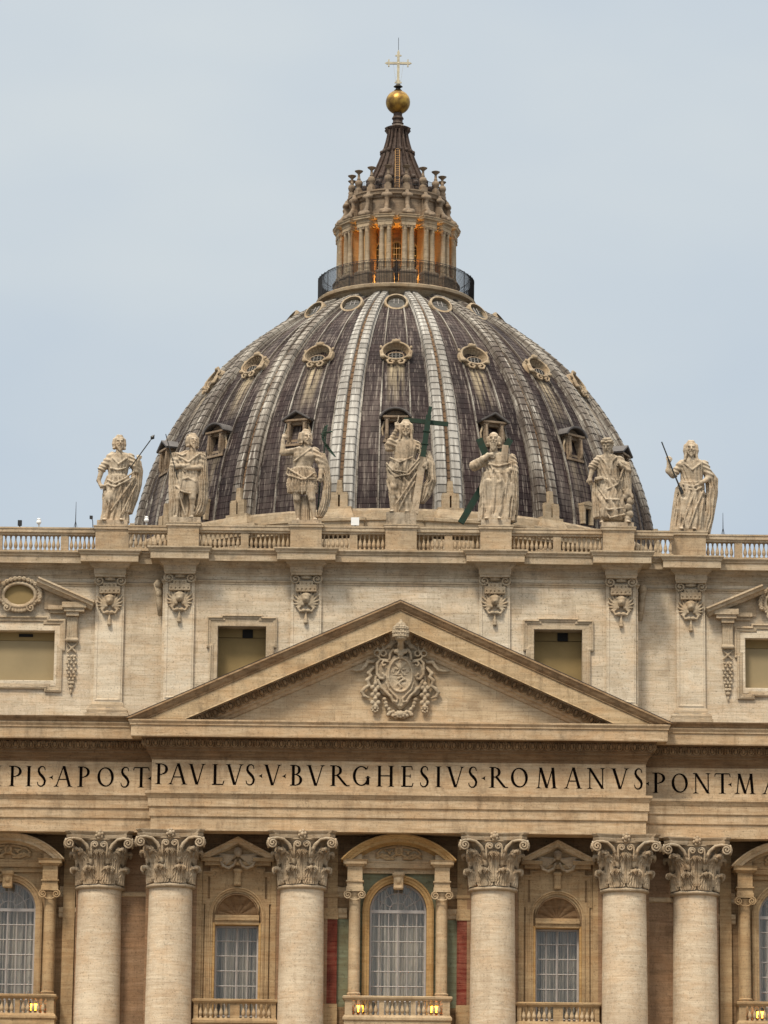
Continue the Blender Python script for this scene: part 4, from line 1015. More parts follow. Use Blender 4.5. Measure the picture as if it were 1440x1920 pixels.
# pilasters
PX = [(-17.33, ATO, .85), (-13.1, ATI, .87), (-5.6, ATI, .91), (5.6, ATI, .91), (13.1, ATI, .87), (17.33, ATO, .85)]
def attic_pilaster(x, y, hw):
    o = empty('attic_pilaster', (x, y, 36.6), parent=FAC); Z = lambda z: z - 36.6
    m_ = MB().box(-hw, hw, -.22, .02, Z(38.0), Z(45.5))
    m_.build('shaft', M['pil'], o)
    MB().sweep([(-hw + .14, Z(38.15)), (-hw + .14, Z(45.4)), (hw - .14, Z(45.4)), (hw - .14, Z(38.15))], [(-.05, -.21), (-.05, -.25), (0.02, -.26), (.05, -.235), (.09, -.21)], 'xz', True).build('raised_border', M['pil'], o)
    MB().sweep([(-hw, .02), (-hw, -.22), (hw, -.22), (hw, .02)], [(-.1, Z(36.95)), (.42, Z(36.95)), (.42, Z(37.3)), (.34, Z(37.34)), (.36, Z(37.5)), (.28, Z(37.62)), (.12, Z(37.7)), (.12, Z(37.85)), (.05, Z(38.0)), (-.1, Z(38.02))]).build('base', M['attic_trim'], o)
    obj('carved_cartouche', CARTM, o, (0, -.24, Z(42.72))).scale = (1.14, 1.35, 1.13)
    return o
# cartouche: volutes, crenellated label, cherub with wings and tassel
c = Carve(1, 0, 0, flip=False)
for sx in (-1, 1):
    pts = []
    for i in range(26):
        t_ = i / 25; rr = .26 * (1 - t_) ** .8 + .015; an = PI / 2 - sx * (-1) * t_ * 1.7 * 2 * PI * -1
        pts.append((sx * .56 + rr * math.cos(an), 2.28 + rr * math.sin(an), -.14 - .05 * t_))
    c.line(pts, .05, k=.015)
    c.line([(sx * .56, 2.53, -.1), (sx * .2, 2.5, -.1)], .06)
    for i, (l_, a_) in enumerate([(.78, 78), (.80, 62), (.74, 44), (.62, 24), (.5, 4), (.42, -18)]):
        q = math.radians(a_); c.cap((sx * .17, .92, -.1), (sx * (.17 + l_ * math.cos(q) * .85), .92 + l_ * math.sin(q), -.05), .085, .05, k=.012)
    c.line([(sx * .08, .62, -.1), (sx * .3, .55, -.12), (sx * .4, .72, -.1), (sx * .28, .82, -.1)], .06, k=.02)
    c.ell((sx * .12, .6, -.1), (.11, .1, .1))
c.line([(-.72, 2.6, -.06), (-.4, 2.52, -.12), (0, 2.48, -.14), (.4, 2.52, -.12), (.72, 2.6, -.06)], .055, k=.02)
c.ell((0, 2.5, -.18), (.09, .1, .11)); c.ell((0, 2.36, -.12), (.3, .1, .09))
c.box((0, 1.78, -.1), (.55, .14, .2), rnd=.03); c.box((0, 2.02, -.1), (.36, .14, .14), rnd=.03)
for i in range(5):
    for j in range(2): 
        if j and i in (0, 4): continue
        c.box((-.44 + .22 * i, 1.7 + .3 * j, -.26), (.035, .06, .06), k=.01, sub=True, rnd=.01)
for i in range(4): c.box((-.33 + .22 * i, 1.86, -.26), (.012, .035, .26), k=.01, sub=True, rnd=.005)
c.ell((0, 1.22, -.16), (.2, .17, .23)); c.ell((0, 1.4, -.12), (.25, .17, .15)); c.ell((0, 1.17, -.33), (.035, .05, .05)); c.ell((-.085, 1.26, -.34), (.045, .04, .03), k=.01, sub=True); c.ell((.085, 1.26, -.34), (.045, .04, .03), k=.01, sub=True); c.ell((0, 1.08, -.33), (.06, .03, .02), k=.01, sub=True)
c.cap((0, .5, -.06), (0, .3, -.08), .05); c.ell((0, .12, -.08), (.1, .09, .2)); c.ell((0, -.04, -.08), (.12, .1, .07))
CARTM = c.mesh('carved_cartouche', M['relief'], .03, ycut=.05)
for q in PX: attic_pilaster(*q)
# side capitals glimpsed where the centre steps forward
for sx in (-1, 1):
    c = MB(); x = sx * (XA + .02)
    c.tube([(x + sx * .14, -.55 + .0, 43.2 + .0), (x + sx * .22, -.6, 44.0), (x + sx * .28, -.6, 44.7), (x + sx * .42, -.62, 45.2)], [.14, .2, .22, .2], 8); c.ell((x + sx * .3, -.65, 45.1), (.26, .3, .3)); c.ell((x + sx * .25, -.65, 44.5), (.2, .22, .3))
    c.build('side_scroll', M['relief'], FAC, smooth=True, fix=False)
# attic cornice stepping forward over every pilaster
def ressaut(yo, yi, xb, xe, cs_, hw, d):
    P_ = [(-xe, yo)]; allp = sorted(cs_)
    def bump(x, y): return [(x - hw, y), (x - hw, y - d), (x + hw, y - d), (x + hw, y)]
    for x in [c for c in allp if c < -xb]: P_ += bump(x, yo)
    if xb - 13.1 < hw + .12:
        P_ += [(-xb, yo), (-xb, yi - d), (-13.1 + hw, yi - d), (-13.1 + hw, yi)]
    for x in [c for c in allp if -12 < c < 12]: P_ += bump(x, yi)
    P_ += [(13.1 - hw, yi), (13.1 - hw, yi - d), (xb, yi - d), (xb, yo)]
    for x in [c for c in allp if c > xb]: P_ += bump(x, yo)
    return P_ + [(xe, yo)]
RS = ressaut(ATO, ATI, 13.98, XE, [-17.33, -5.6, 5.6, 17.33], .88, .66)
MB().sweep(RS, [(-.9, 45.5), (.03, 45.5), (.03, 45.62), (.08, 45.68), (.08, 45.98), (.16, 46.06), (.26, 46.12), (.34, 46.26), (.4, 46.3), (.78, 46.3), (.78, 46.27), (.84, 46.27), (.84, 46.66), (.9, 46.7), (.92, 46.78), (1.02, 46.9), (1.02, 46.98), (-.9, 47.02)]).build('attic_cornice', M['attic_trim'], FAC)
MB().sweep(plan(ATO, ATI, XA, XE), [(-.2, 45.02), (.04, 45.02), (.04, 45.1), (.1, 45.16), (.1, 45.26), (.02, 45.3), (-.2, 45.3)]).build('attic_architrave', M['attic_trim'], FAC)
# attic windows of the centre
def eared(mb, hw, z0, z1, ear=.28, y=-.02):
    for o, yy, s_ in ((.0, y, 1.),):
        P_ = [(-hw, z0 + .7), (-hw - ear, z0 + .7) if False else (-hw, z0 + .7)]
    P_ = [(-hw - .22, z0), (-hw - .22, z1 - 1.1), (-hw - .40, z1 - 1.1), (-hw - .40, z1 + .32), (-hw + .45, z1 + .32), (-hw + .45, z1 + .44), (hw - .45, z1 + .44), (hw - .45, z1 + .32), (hw + .40, z1 + .32), (hw + .40, z1 - 1.1), (hw + .22, z1 - 1.1), (hw + .22, z0)]
    return P_
for sx in (-1, 1):
    x = sx * 9.38; o = empty('attic_window', (x, ATI, 37.2), parent=FAC); Z = lambda z: z - 37.2
    MB().sweep(eared(None, 1.46, Z(37.3), Z(42.5)), [(-.22, .03), (-.22, -.16), (-.14, -.19), (-.11, -.12), (.0, -.1), (.03, -.05), (.19, -.04), (.19, .03)], 'xz').build('eared_frame', M['attic_trim'], o)
    MB().sweep([(-1.46, Z(37.3)), (-1.46, Z(42.5)), (1.46, Z(42.5)), (1.46, Z(37.3))], [(-.3, .02), (-.3, -.035), (0, -.05), (.03, -.03), (.03, .9), (0, .9)], 'xz').build('inner_frame', M['attic_trim'], o)
    MB().box(-1.7, 1.7, 1.05, 1.2, Z(37.2), Z(41.95)).build('screen', M['ochre'], o); MB().box(-1.7, 1.7, 1.0, 1.2, Z(41.98), Z(43.2)).build('upper_screen', M['ochre'], o)
    MB().box(-1.9, 1.9, .9, 1.75, Z(42.9), Z(43.1)).box(-1.9, -1.7, .9, 1.75, Z(37.2), Z(43.1)).box(1.7, 1.9, .9, 1.75, Z(37.2), Z(43.1)).build('recess_lining', M['ochre'], o)
    MB().box(.0, .62, .93, 1.0, Z(41.95), Z(42.45)).build('vent_opening', M['dark'], o)
# attic windows of the side bays: broken pediment around an oval
def side_attic_window(cx):
    o = empty('attic_window', (cx, ATO, 38.0), parent=FAC); Z = lambda z: z - 38.0; hw = 2.2
    MB().sweep([(-hw - .25, Z(38.8)), (-hw - .25, Z(41.3)), (-hw - .4, Z(41.3)), (-hw - .4, Z(42.8)), (-hw + .6, Z(42.8)), (-hw + .6, Z(42.98)), (hw - .6, Z(42.98)), (hw - .6, Z(42.8)), (hw + .4, Z(42.8)), (hw + .4, Z(41.3)), (hw + .25, Z(41.3)), (hw + .25, Z(38.8)), (hw - .35, Z(38.8)), (hw - .35, Z(38.98)), (-hw + .35, Z(38.98)), (-hw + .35, Z(38.8))],
               [(-.2, .03), (-.2, -.14), (-.1, -.17), (-.06, -.1), (.1, -.08), (.13, -.04), (.13, .03)], 'xz', True).build('eared_frame', M['attic_trim'], o)
    MB().sweep([(-hw, Z(39.27)), (-hw, Z(42.33)), (hw, Z(42.33)), (hw, Z(39.27))], [(-.3, .02), (-.3, -.03), (0, -.045), (.03, -.03), (.03, .9), (0, .9)], 'xz', True).build('inner_frame', M['pil'], o)
    MB().box(-hw - .2, hw + .2, .62, .75, Z(39.0), Z(41.78)).build('screen', M['ochrelo'], o); MB().box(-hw - .2, hw + .2, .6, .75, Z(41.8), Z(42.6)).build('upper_screen', M['ochre'], o)
    MB().box(-.02, .82, .55, .6, Z(42.02), Z(42.2)).build('vent_opening', M['dark'], o)
    # oval: frame, scalloped shell, dark oval
    c = Carve(1, 0, 0, flip=False)
    nlob = 19
    for i in range(nlob):
        a = math.radians(-20 + 220 * i / (nlob - 1)); c.ell((1.27 * math.cos(a), 1.0 * math.sin(a), -.26), (.15, .2, .15), k=.012); c.ell((1.27 * math.cos(a), 1.0 * math.sin(a), -.5), (.07, .12, .07), k=.01, sub=True)
        c.cap((.95 * math.cos(a), .72 * math.sin(a), -.08), (1.25 * math.cos(a), .98 * math.sin(a), -.2), .085, .1, k=.015)
    for i in range(15):
        a = math.radians(205 + 130 * i / 14); c.cap((.85 * math.cos(a), .62 * math.sin(a), -.16), (1.1 * math.cos(a), .98 * math.sin(a), -.2), .08, .1, k=.012)
    for sx in (-1, 1):
        pts = [(sx * .72 + (.24 * (1 - t_) + .02) * math.cos(PI / 2 + sx * t_ * 10), -.78 + (.24 * (1 - t_) + .02) * math.sin(PI / 2 + sx * t_ * 10), -.3 - .06 * t_) for t_ in [i / 22 for i in range(23)]]
        c.line(pts, .05, k=.012)
    ring = [(.97 * math.cos(q), .72 * math.sin(q), -.22) for q in [2 * PI * i / 40 for i in range(41)]]
    c.line(ring, .1, k=.03)
    ov = obj('oval_shell_frame', c.mesh('oval_shell_frame', M['relief'], .04, ycut=.04), o, (0, -.05, Z(44.4)))
    MB().lathe([(0, -.02), (.95, -.02), (.95, .02), (0, .02)], 40).xf(Matrix.Translation((0, -.075, Z(44.4))) @ Matrix.Diagonal((1, 1, .74, 1)) @ Matrix.Rotation(PI / 2, 4, 'X')).build('oval_opening', M['ochre'], o)
    for sx in (-1, 1):
        q = MB().sweep([(sx * 1.2, Z(45.42)), (sx * 4.55, Z(43.98))][::sx], [(0, .03), (0, -.95), (.1, -.97), (.16, -.88), (.3, -.84), (.34, -.7), (.5, -.55), (.5, .03)], 'xz')
        q.build('broken_pediment', M['attic_trim'], o)
        x0, x1 = sorted((sx * 1.55, sx * 4.1)); b_ = MB()
        b_.poly([(sx * 1.5, Z(43.6)), (sx * 1.5, Z(45.0)), (sx * 4.2, Z(43.85)), (sx * 4.2, Z(43.6))][::sx], -.12, .02)
        x0, x1 = sorted((sx * 1.75, sx * 3.9)); b_.box(x0, x1, -.35, .02, Z(43.55), Z(43.8)); b_.box(x0 + .1, x1 - .1, -.22, .02, Z(43.35), Z(43.55))
        x0, x1 = sorted((sx * 2.6, sx * 4.05)); b_.box(x0, x1, -.7, .02, Z(43.62), Z(43.95)); b_.box(x0 + .12, x1 - .12, -.6, .02, Z(43.4), Z(43.62))
        x0, x1 = sorted((sx * 2.85, sx * 3.6)); b_.box(x0, x1, -.5, .02, Z(43.15), Z(43.4)); b_.build('entablature_block', M['attic_trim'], o)
        c = Carve(1, 0, 0, flip=False)
        c.box((0, 3.95, -.12), (.32, .16, .72), rnd=.04)
        for i in range(4): c.cap((-.21 + .14 * i, 3.4, -.26), (-.21 + .14 * i, 4.6, -.26), .05, k=.015)
        c.cap((-.28, 3.22, -.22), (.28, 3.22, -.22), .13)
        c.line([(-.3, 3.05, -.1), (.0, 2.75, -.12), (.25, 2.5, -.1)], .06); c.line([(.3, 3.05, -.1), (.0, 2.75, -.12), (-.25, 2.5, -.1)], .06)
        for r_ in range(9):
            z_ = 2.25 - r_ * .2; wd = .1 + .1 * math.sin(PI * min(1, (r_ + 1) / 9.) ** .8)
            for k_ in ((-1, 1) if r_ % 2 else (-1.6, 0, 1.6)): c.ell((k_ * wd * .8, z_, -.12), (.085, .08, .1), k=.01)
        c.ell((0, .42, -.08), (.16, .1, .12)); c.ell((0, .12, -.08), (.07, .06, .16))
        obj('garland_console', c.mesh('garland_console', M['relief'], .035, ycut=.03), o, (sx * 3.22, 0, Z(38.5)))
for sx in (-1, 1): side_attic_window(sx * 22.75)
# roof behind the balustrade, body of the church
MB().box(-XE, XE, .9, 24, 44.5, 46.9).box(-XE, XE, 2.6, 24, 3.5, 44.5).build('roof_terrace', M['roof'], FAC)

# ---- coat of arms in the pediment
c = Carve(1 / 6.545 / 31.1, 720, 1410)
def mir(pts): return [(1440 - q[0],) + tuple(q[1:]) for q in pts]
def both(f, *a, **k):
    f(a[0], *a[1:], **k)
    f(mir(a[0]), *a[1:], **k)
# shield body with scrolled rim
c.loft([(720, 620, -.1, 110, .25), (720, 700, -.12, 190, .34), (720, 860, -.14, 230, .38), (720, 980, -.14, 215, .38), (720, 1100, -.12, 150, .34), (720, 1230, -.1, 70, .26), (720, 1270, -.1, 20, .18)], k=.08)
rim = [(720, 690), (650, 660), (590, 640), (600, 600), (640, 560)]
ov = [(720 + 140 * math.cos(q), 860 + 205 * math.sin(q), -.5) for q in [2 * PI * i / 36 for i in range(37)]]
c.ell((720, 860, -.52), (.62, .16, .93), k=.03, sub=True); c.line(ov, .06, k=.03)
both(c.line, [(560, 680, -.38), (480, 670, -.36), (440, 720, -.34), (445, 850, -.34), (480, 900, -.36), (520, 900, -.4), (530, 870, -.44), (510, 845, -.46)], .085, k=.03)
both(c.line, [(570, 700, -.42), (520, 690, -.46), (495, 720, -.48), (515, 750, -.5), (540, 735, -.5)], .06, k=.02)
both(c.line, [(450, 920, -.3), (490, 1000, -.34), (545, 1060, -.38), (600, 1110, -.4), (640, 1180, -.38), (700, 1230, -.36)], .085, k=.03)
both(c.line, [(560, 960, -.44), (590, 1040, -.46), (650, 1100, -.46), (690, 1150, -.44), (680, 1190, -.46), (655, 1180, -.48)], .06, k=.02)
both(c.line, [(590, 660, -.36), (600, 590, -.4), (630, 550, -.42), (680, 560, -.44), (700, 600, -.46)], .08, k=.03)
c.ell((720, 580, -.42), (.34, .22, .2)); c.ell((665, 575, -.5), (.13, .12, .13)); c.ell((775, 575, -.5), (.13, .12, .13)); c.ell((720, 625, -.5), (.14, .14, .1)); c.ell((720, 640, -.62), (.1, .06, .04), k=.01, sub=True)
# eagle above, dragon below
c.ell((720, 760, -.42), (.12, .12, .24)); c.ell((716, 690, -.46), (.07, .07, .08)); both(c.line, [(700, 760, -.42), (650, 710, -.42), (620, 740, -.4), (615, 820, -.4)], .065, k=.02); both(c.line, [(690, 790, -.42), (650, 780, -.4), (640, 830, -.4)], .05, k=.02); both(c.line, [(710, 800, -.42), (690, 840, -.42)], .045, k=.02)
c.line([(600, 855, -.4), (840, 855, -.4)], .03, k=.01)
c.line([(700, 900, -.42), (740, 880, -.46), (770, 910, -.44), (730, 930, -.46), (700, 960, -.46), (730, 1010, -.46), (700, 1040, -.44)], .07, k=.02)
for a in range(5):
    q = math.radians(150 + a * 18); c.cap((700, 960, -.42), (700 + 90 * math.cos(q), 960 + 90 * math.sin(q) * -1, -.4), .04, .03, k=.01); q = math.radians(30 - a * 18); c.cap((730, 960, -.42), (725 + 100 * math.cos(q), 960 - 90 * math.sin(q), -.4), .04, .03, k=.01)
# tiara
for i, (z_, wd) in enumerate([(445, 62), (415, 80), (380, 88), (345, 86), (310, 74), (282, 54)]): c.ell((720, z_, -1.32), (wd * c.u * 1.12, .42, .18), k=.03)
for z_, wd in ((424, 94), (380, 100), (332, 92)):
    c.line([(720 + wd * math.sin(q), z_ + 4, -1.32 - .42 * math.cos(q)) for q in [math.radians(t_) for t_ in range(-80, 81, 20)]], .045, k=.012)
    for t_ in range(-80, 81, 20): q = math.radians(t_); c.ell((720 + wd * math.sin(q), z_ - 16, -1.32 - .42 * math.cos(q)), (.05, .05, .06), k=.01)
c.ell((720, 242, -1.32), (.11, .11, .11)); c.cap((720, 265, -1.32), (720, 222, -1.32), .05)
c.cap((720, 470, -1.1), (720, 560, -.3), .16, .2)
for sx in (-1, 1):
    c.ell((720 + sx * 215, 790, -.1), (.42, .26, .62), k=.05); c.ell((720 + sx * 150, 1010, -.1), (.5, .24, .5), k=.05); c.ell((720 + sx * 150, 560, -.05), (.5, .22, .45), k=.05); c.ell((720 + sx * 120, 450, -.15), (.4, .3, .25), k=.05)
# crossed keys: shafts, wards, trefoil bows
both(c.line, [(470, 600, -.34), (560, 520, -.34), (700, 430, -.36), (820, 370, -.36), (930, 345, -.34)], .075, k=.02)
both(c.line, [(540, 330, -.3), (610, 320, -.32)], .12, k=.02)
for s_ in (0, 1):
    X_ = (lambda x: x) if s_ == 0 else (lambda x: 1440 - x)
    for (x, z_) in [(430, 385), (470, 375), (420, 440), (460, 420), (505, 400), (450, 465), (500, 445), (540, 430), (520, 475), (470, 350)]: c.box((X_(x), z_, -.4), (.085, .1, .085), k=.01, rot=.35 * (1 if s_ else -1), rnd=.02)
    c.cap((X_(450), 400, -.3), (X_(520), 450, -.3), .12)
    for (x, z_) in [(476, 530), (440, 595), (515, 595)]: c.line([(X_(x + 34 * math.cos(q)), z_ + 34 * math.sin(q), -.42) for q in [2 * PI * i / 14 for i in range(15)]], .05, k=.012)
    c.ell((X_(462), 645, -.4), (.07, .07, .07))
    c.ell((X_(590), 500, -.3), (.2, .16, .2)); c.ell((X_(840), 500, -.32), (.1, .1, .1))
    # ribbons
    c.line([(X_(400), 690, -.12), (X_(330), 690, -.2), (X_(300), 740, -.22), (X_(260), 790, -.2), (X_(190), 800, -.16), (X_(130), 790, -.12)], [.1, .12, .11, .09, .08, .05], k=.03)
    c.line([(X_(400), 760, -.12), (X_(340), 830, -.2), (X_(370), 870, -.2), (X_(320), 920, -.22), (X_(350), 980, -.2), (X_(290), 1020, -.22), (X_(260), 1060, -.2), (X_(290), 1110, -.18), (X_(350), 1130, -.14)], [.09, .12, .09, .12, .09, .12, .11, .1, .06], k=.02)
    # fruit drops
    for i in range(7):
        z_ = 960 + i * 46
        for dx in ((-36, 34) if i % 2 else (-2,)) if i < 6 else (0,): c.ell((X_(425 + dx), z_, -.24), (.14, .14, .15), k=.015)
        c.ell((X_(425), z_ + 20, -.2), (.12, .12, .12), k=.02)
    c.line([(X_(425), 880, -.1), (X_(425), 960, -.16)], .09)
    for q in range(8): a = 2 * PI * q / 8; c.ell((X_(422 + 36 * math.cos(a)), 1265 + 36 * math.sin(a), -.24), (.075, .08, .075), k=.01)
    c.ell((X_(422), 1265, -.28), (.08, .1, .08), k=.01); c.cap((X_(415), 1310, -.15), (X_(415), 1355, -.1), .08, .03)
    # bottom garland
    for i, (x, z_) in enumerate([(535, 1150), (550, 1195), (560, 1235), (590, 1270), (600, 1310), (640, 1300), (580, 1335), (640, 1345), (680, 1320), (680, 1365)]): c.ell((X_(x), z_, -.24), (.13, .13, .13), k=.015)
c.ell((720, 1330, -.36), (.26, .22, .2)); 
for q in range(9): a = 2 * PI * q / 9; c.ell((720 + 50 * math.cos(a), 1335 + 34 * math.sin(a), -.42), (.09, .1, .08), k=.01)
obj('coat_of_arms', c.mesh('coat_of_arms', M['relief'], .034, ycut=.1, rough=.012), PED, (.03, YI - .02, 36.75))['label'] = 'carved stone coat of arms with crossed keys and tiara'

# ================================================================== roof balustrade, pedestals, statues
RBAL = baluster_mesh('roof_baluster', .93, .115, M['balus'])
PEDX = [(-17.28, 1, 1.0), (-12.97, 0, .93), (-5.66, 0, .93), (0, 0, .93), (5.65, 0, .93), (12.95, 0, .93), (17.25, 1, 1.0)]
ST = ['bearded statue holding a spear at the left end', 'crowned statue in a long cloak', 'bare-legged statue in a fur tunic', 'central long-haired statue', 'bald bearded statue with crossed green beams', 'statue looking up with an open book', 'long-haired statue holding a dark staff at the right end']
SH = ['spear statue', 'crowned cloaked statue', 'bare-legged statue', 'central statue', 'green-beam statue', 'book statue', 'staff statue']
for i, (x, o_, hw) in enumerate(PEDX):
    y = -1.75 + 1.2 * o_
    p = tag(empty('statue_pedestal', (x, y + .9, 47.0)), 'plain stone pedestal under the ' + ST[i], 'pedestal', 'statue pedestals on the balustrade')
    MB().box(-hw, hw, -.9, .9, .16, 1.32).build('die', M['balus'], p)
    MB().sweep([(-hw, .9), (-hw, -.9), (hw, -.9), (hw, .9)], [(-.3, 0), (.07, 0), (.07, .12), (.0, .17), (-.3, .17)]).build('foot', M['balus'], p)
    MB().sweep([(-hw, .9), (-hw, -.9), (hw, -.9), (hw, .9)], [(-1.2, 1.3), (0, 1.3), (.03, 1.4), (.1, 1.45), (.1, 1.58), (.13, 1.6), (.13, 1.66), (-1.2, 1.68)]).build('cap', M['attic_trim'], p)
def run(x0, x1, y, label, groups):
    """one stretch of balustrade between two pedestals; groups = number of baluster groups"""
    o = tag(empty('roof_balustrade', ((x0 + x1) / 2, y, 47.0)), label, 'balustrade', 'stretches of roof balustrade'); c = (x0 + x1) / 2; L_ = x1 - x0
    MB().box(-L_ / 2, L_ / 2, -.22, .22, 0, .17).build('plinth', M['balus'], o)
    MB().sweep([(-L_ / 2, 0), (L_ / 2, 0)], [(-.24, 1.1), (.2, 1.1), (.22, 1.2), (.3, 1.25), (.3, 1.42), (.34, 1.46), (.34, 1.55), (-.3, 1.6), (-.3, 1.2)]).build('rail', M['attic_trim'], o)
    pw = .5; gl = (L_ - pw * (groups - 1)) / groups
    for g_ in range(groups):
        a = -L_ / 2 + g_ * (gl + pw)
        if g_: MB().box(a - pw + .02, a - .02, -.17, .17, .17, 1.1).build('pier', M['balus'], o)
        n = max(2, int(round((gl - .04) / .283)))
        for i in range(n): obj('baluster', RBAL, o, (a + .02 + (gl - .04) * (i + .5) / n, 0, .17))
    return o
YB = -1.3
run(-22.0, -18.28, YB + 1.2, 'stone balustrade run against the sky, left of the spear statue', 2)
run(-26.2, -22.0, YB + 1.2, 'stone balustrade run at the left edge of the roof line', 2)
run(-16.28, -13.9, YB + .3, 'short balustrade run between the spear statue and the crowned cloaked statue', 1)
run(-12.04, -6.59, YB, 'balustrade run between the crowned cloaked statue and the bare-legged statue', 2)
run(-4.73, -.93, YB, 'balustrade run between the bare-legged statue and the central statue', 2)
run(.93, 4.72, YB, 'balustrade run between the central statue and the statue with green beams', 2)
run(6.58, 12.02, YB, 'balustrade run between the green-beam statue and the book statue', 2)
run(13.88, 16.25, YB + .3, 'short balustrade run between the book statue and the staff statue', 1)
run(18.25, 22.2, YB + 1.2, 'stone balustrade run against the sky, right of the staff statue', 2)
run(22.2, 26.2, YB + 1.2, 'stone balustrade run at the right edge of the roof line', 2)

def head(c, x, z, y, s=1., yaw=0., tilt=0., beard=1., hair='long', ax=None):
    """a head in metres: x,z,y already in sketch units for x,z; yaw > 0 looks to the right"""
    u = 1 / c.u; s = s * 1.1; z = z - .02 / c.u
    cy_, sy_ = math.cos(yaw), math.sin(yaw)
    def p(dx, dz, dy):                           # dy negative = in front
        dz2 = dz * math.cos(tilt) - dy * math.sin(tilt); dy2 = dy * math.cos(tilt) + dz * math.sin(tilt)
        X = dx * cy_ - dy2 * sy_; Y = dx * sy_ + dy2 * cy_
        return (x + X * s * u, z - dz2 * s * u, y + Y * s)
    c.ell(p(0, .10, .04), (.245 * s, .29 * s, .27 * s), k=.04); c.ell(p(0, -.10, -.06), (.17 * s, .2 * s, .25 * s), k=.06)
    c.cap(p(-.13, .09, -.235), p(.13, .09, -.235), .045 * s, k=.03)
    for sx in (-1, 1):
        c.ell(p(sx * .09, .02, -.275), (.04 * s, .03 * s, .024 * s), k=.01, sub=True); c.ell(p(sx * .09, .015, -.235), (.04 * s, .035 * s, .03 * s), k=.01)
        c.ell(p(sx * .11, -.09, -.2), (.07 * s, .06 * s, .07 * s), k=.03); c.ell(p(sx * .235, -.0, 0), (.03 * s, .06 * s, .08 * s), k=.02)
    c.cap(p(0, .05, -.27), p(0, -.08, -.335), .03 * s, .045 * s, k=.02)
    c.ell(p(0, -.165, -.29), (.055 * s, .02 * s, .01 * s), k=.01, sub=True); c.cap(p(-.05, -.195, -.27), p(.05, -.195, -.27), .028 * s, k=.01)
    c.ell(p(0, -.27, -.2), (.09 * s, .08 * s, .07 * s), k=.04)
    if beard:
        for i in range(-3, 4):
            c.cap(p(i * .05, -.2, -.2 + abs(i) * .02), p(i * .035, -.36 - .16 * beard + abs(i) * .05, -.24 + abs(i) * .02), .06 * s, .035 * s, k=.02)
        for sx in (-1, 1): c.cap(p(sx * .17, -.05, -.1), p(sx * .12, -.3, -.17), .065 * s, .06 * s, k=.03); c.cap(p(0, -.135, -.3), p(sx * .1, -.2, -.25), .03 * s, .025 * s, k=.01)
    if hair != 'bald':
        for i in range(-5, 6):
            a = i * .29; c.cap(p(math.sin(a) * .1, .36, .02 - .06), p(math.sin(a) * .27, .12 + .08 * math.cos(a), -.18 * math.cos(a) + .04), .075 * s, .065 * s, k=.015)
    if hair in ('long', 'mid', 'bald'):
        d = {'long': -.62, 'mid': -.34, 'bald': -.25}[hair]
        for sx in (-1, 1):
            for j, (xx, yy) in enumerate([(.26, -.05), (.285, .05), (.25, .16)]):
                c.line([p(sx * xx, .16 if hair != 'bald' else .05, yy), p(sx * (xx + .03), -.1, yy + .01), p(sx * (xx - .01), -.3 if d < -.3 else d, yy + .02), p(sx * (xx + .05), d, yy - .05)], [.085 * s, .09 * s, .08 * s, .05 * s], k=.015)
    if hair == 'short' or hair == 'wreath':
        for i in range(12):
            a = 2 * PI * i / 12; c.ell(p(.26 * math.sin(a), .22 + .02 * (i % 2), -.26 * math.cos(a) + .03), (.08 * s, .08 * s, .07 * s), k=.015)
            c.ell(p(.17 * math.sin(a), .34, -.17 * math.cos(a) + .03), (.07 * s, .07 * s, .07 * s), k=.015)
    c.cap(p(0, -.15, .05), (x - 0, z + .52 * s * u, y + .06), .145 * s, .19 * s, k=.08)

def hand(c, wrist, tip, y_w, y_t, curl=.4, s=1., side=1):
    """palm and five separate fingers from wrist towards tip"""
    W = c.P((wrist[0], wrist[1], y_w)); T = c.P((tip[0], tip[1], y_t)); d = T - W; d /= max(np.linalg.norm(d), 1e-6)
    n = np.cross(d, np.array([0, 1., 0])); n /= max(np.linalg.norm(n), 1e-6); b_ = np.cross(n, d)
    def q(v):                                    # back to sketch units
        return (v[0] / c.u + c.cx, c.base - v[2] / c.u, v[1])
    pc = W + d * .16 * s
    c.cap(q(W), q(W + d * .18 * s), .085 * s, .115 * s, k=.04)
    for i in range(4):
        o = (i - 1.5) * .068 * s; ln = (.17, .2, .19, .15)[i] * s
        a0 = W + d * .22 * s + n * o; a1 = a0 + d * ln * .6 + b_ * curl * .06 * s; a2 = a1 + d * ln * .5 * (1 - curl) - b_ * curl * -.12 * s
        c.cap(q(a0), q(a1), .036 * s, .032 * s, k=.01); c.cap(q(a1), q(a2), .032 * s, .027 * s, k=.01)
    a0 = W + d * .08 * s - n * .1 * s * side; a1 = a0 + d * .12 * s - n * .08 * s * side
    c.cap(q(a0), q(a1), .042 * s, .036 * s, k=.02); c.cap(q(a1), q(a1 + d * .09 * s), .036 * s, .03 * s, k=.01)
def foot(c, x, z, y, dx=0):
    u = 1 / c.u
    c.cap((x, z - .12 * u, y + .08), (x, z - .3 * u, y + .12), .12, .14, k=.06); c.cap((x, z - .1 * u, y + .06), (x + dx * u, z - .06 * u, y - .32), .12, .09, k=.05)
    for i in range(4): c.cap((x + (dx - .08 + .055 * i) * u, z - .05 * u, y - .32), (x + (dx * 1.1 - .09 + .06 * i) * u, z - .04 * u, y - .43), .042, .036, k=.01)
def folds_on(c, pts_list, r=.06, k=.05):
    for pts in pts_list: c.line(pts, min(r, .055), k=.035)

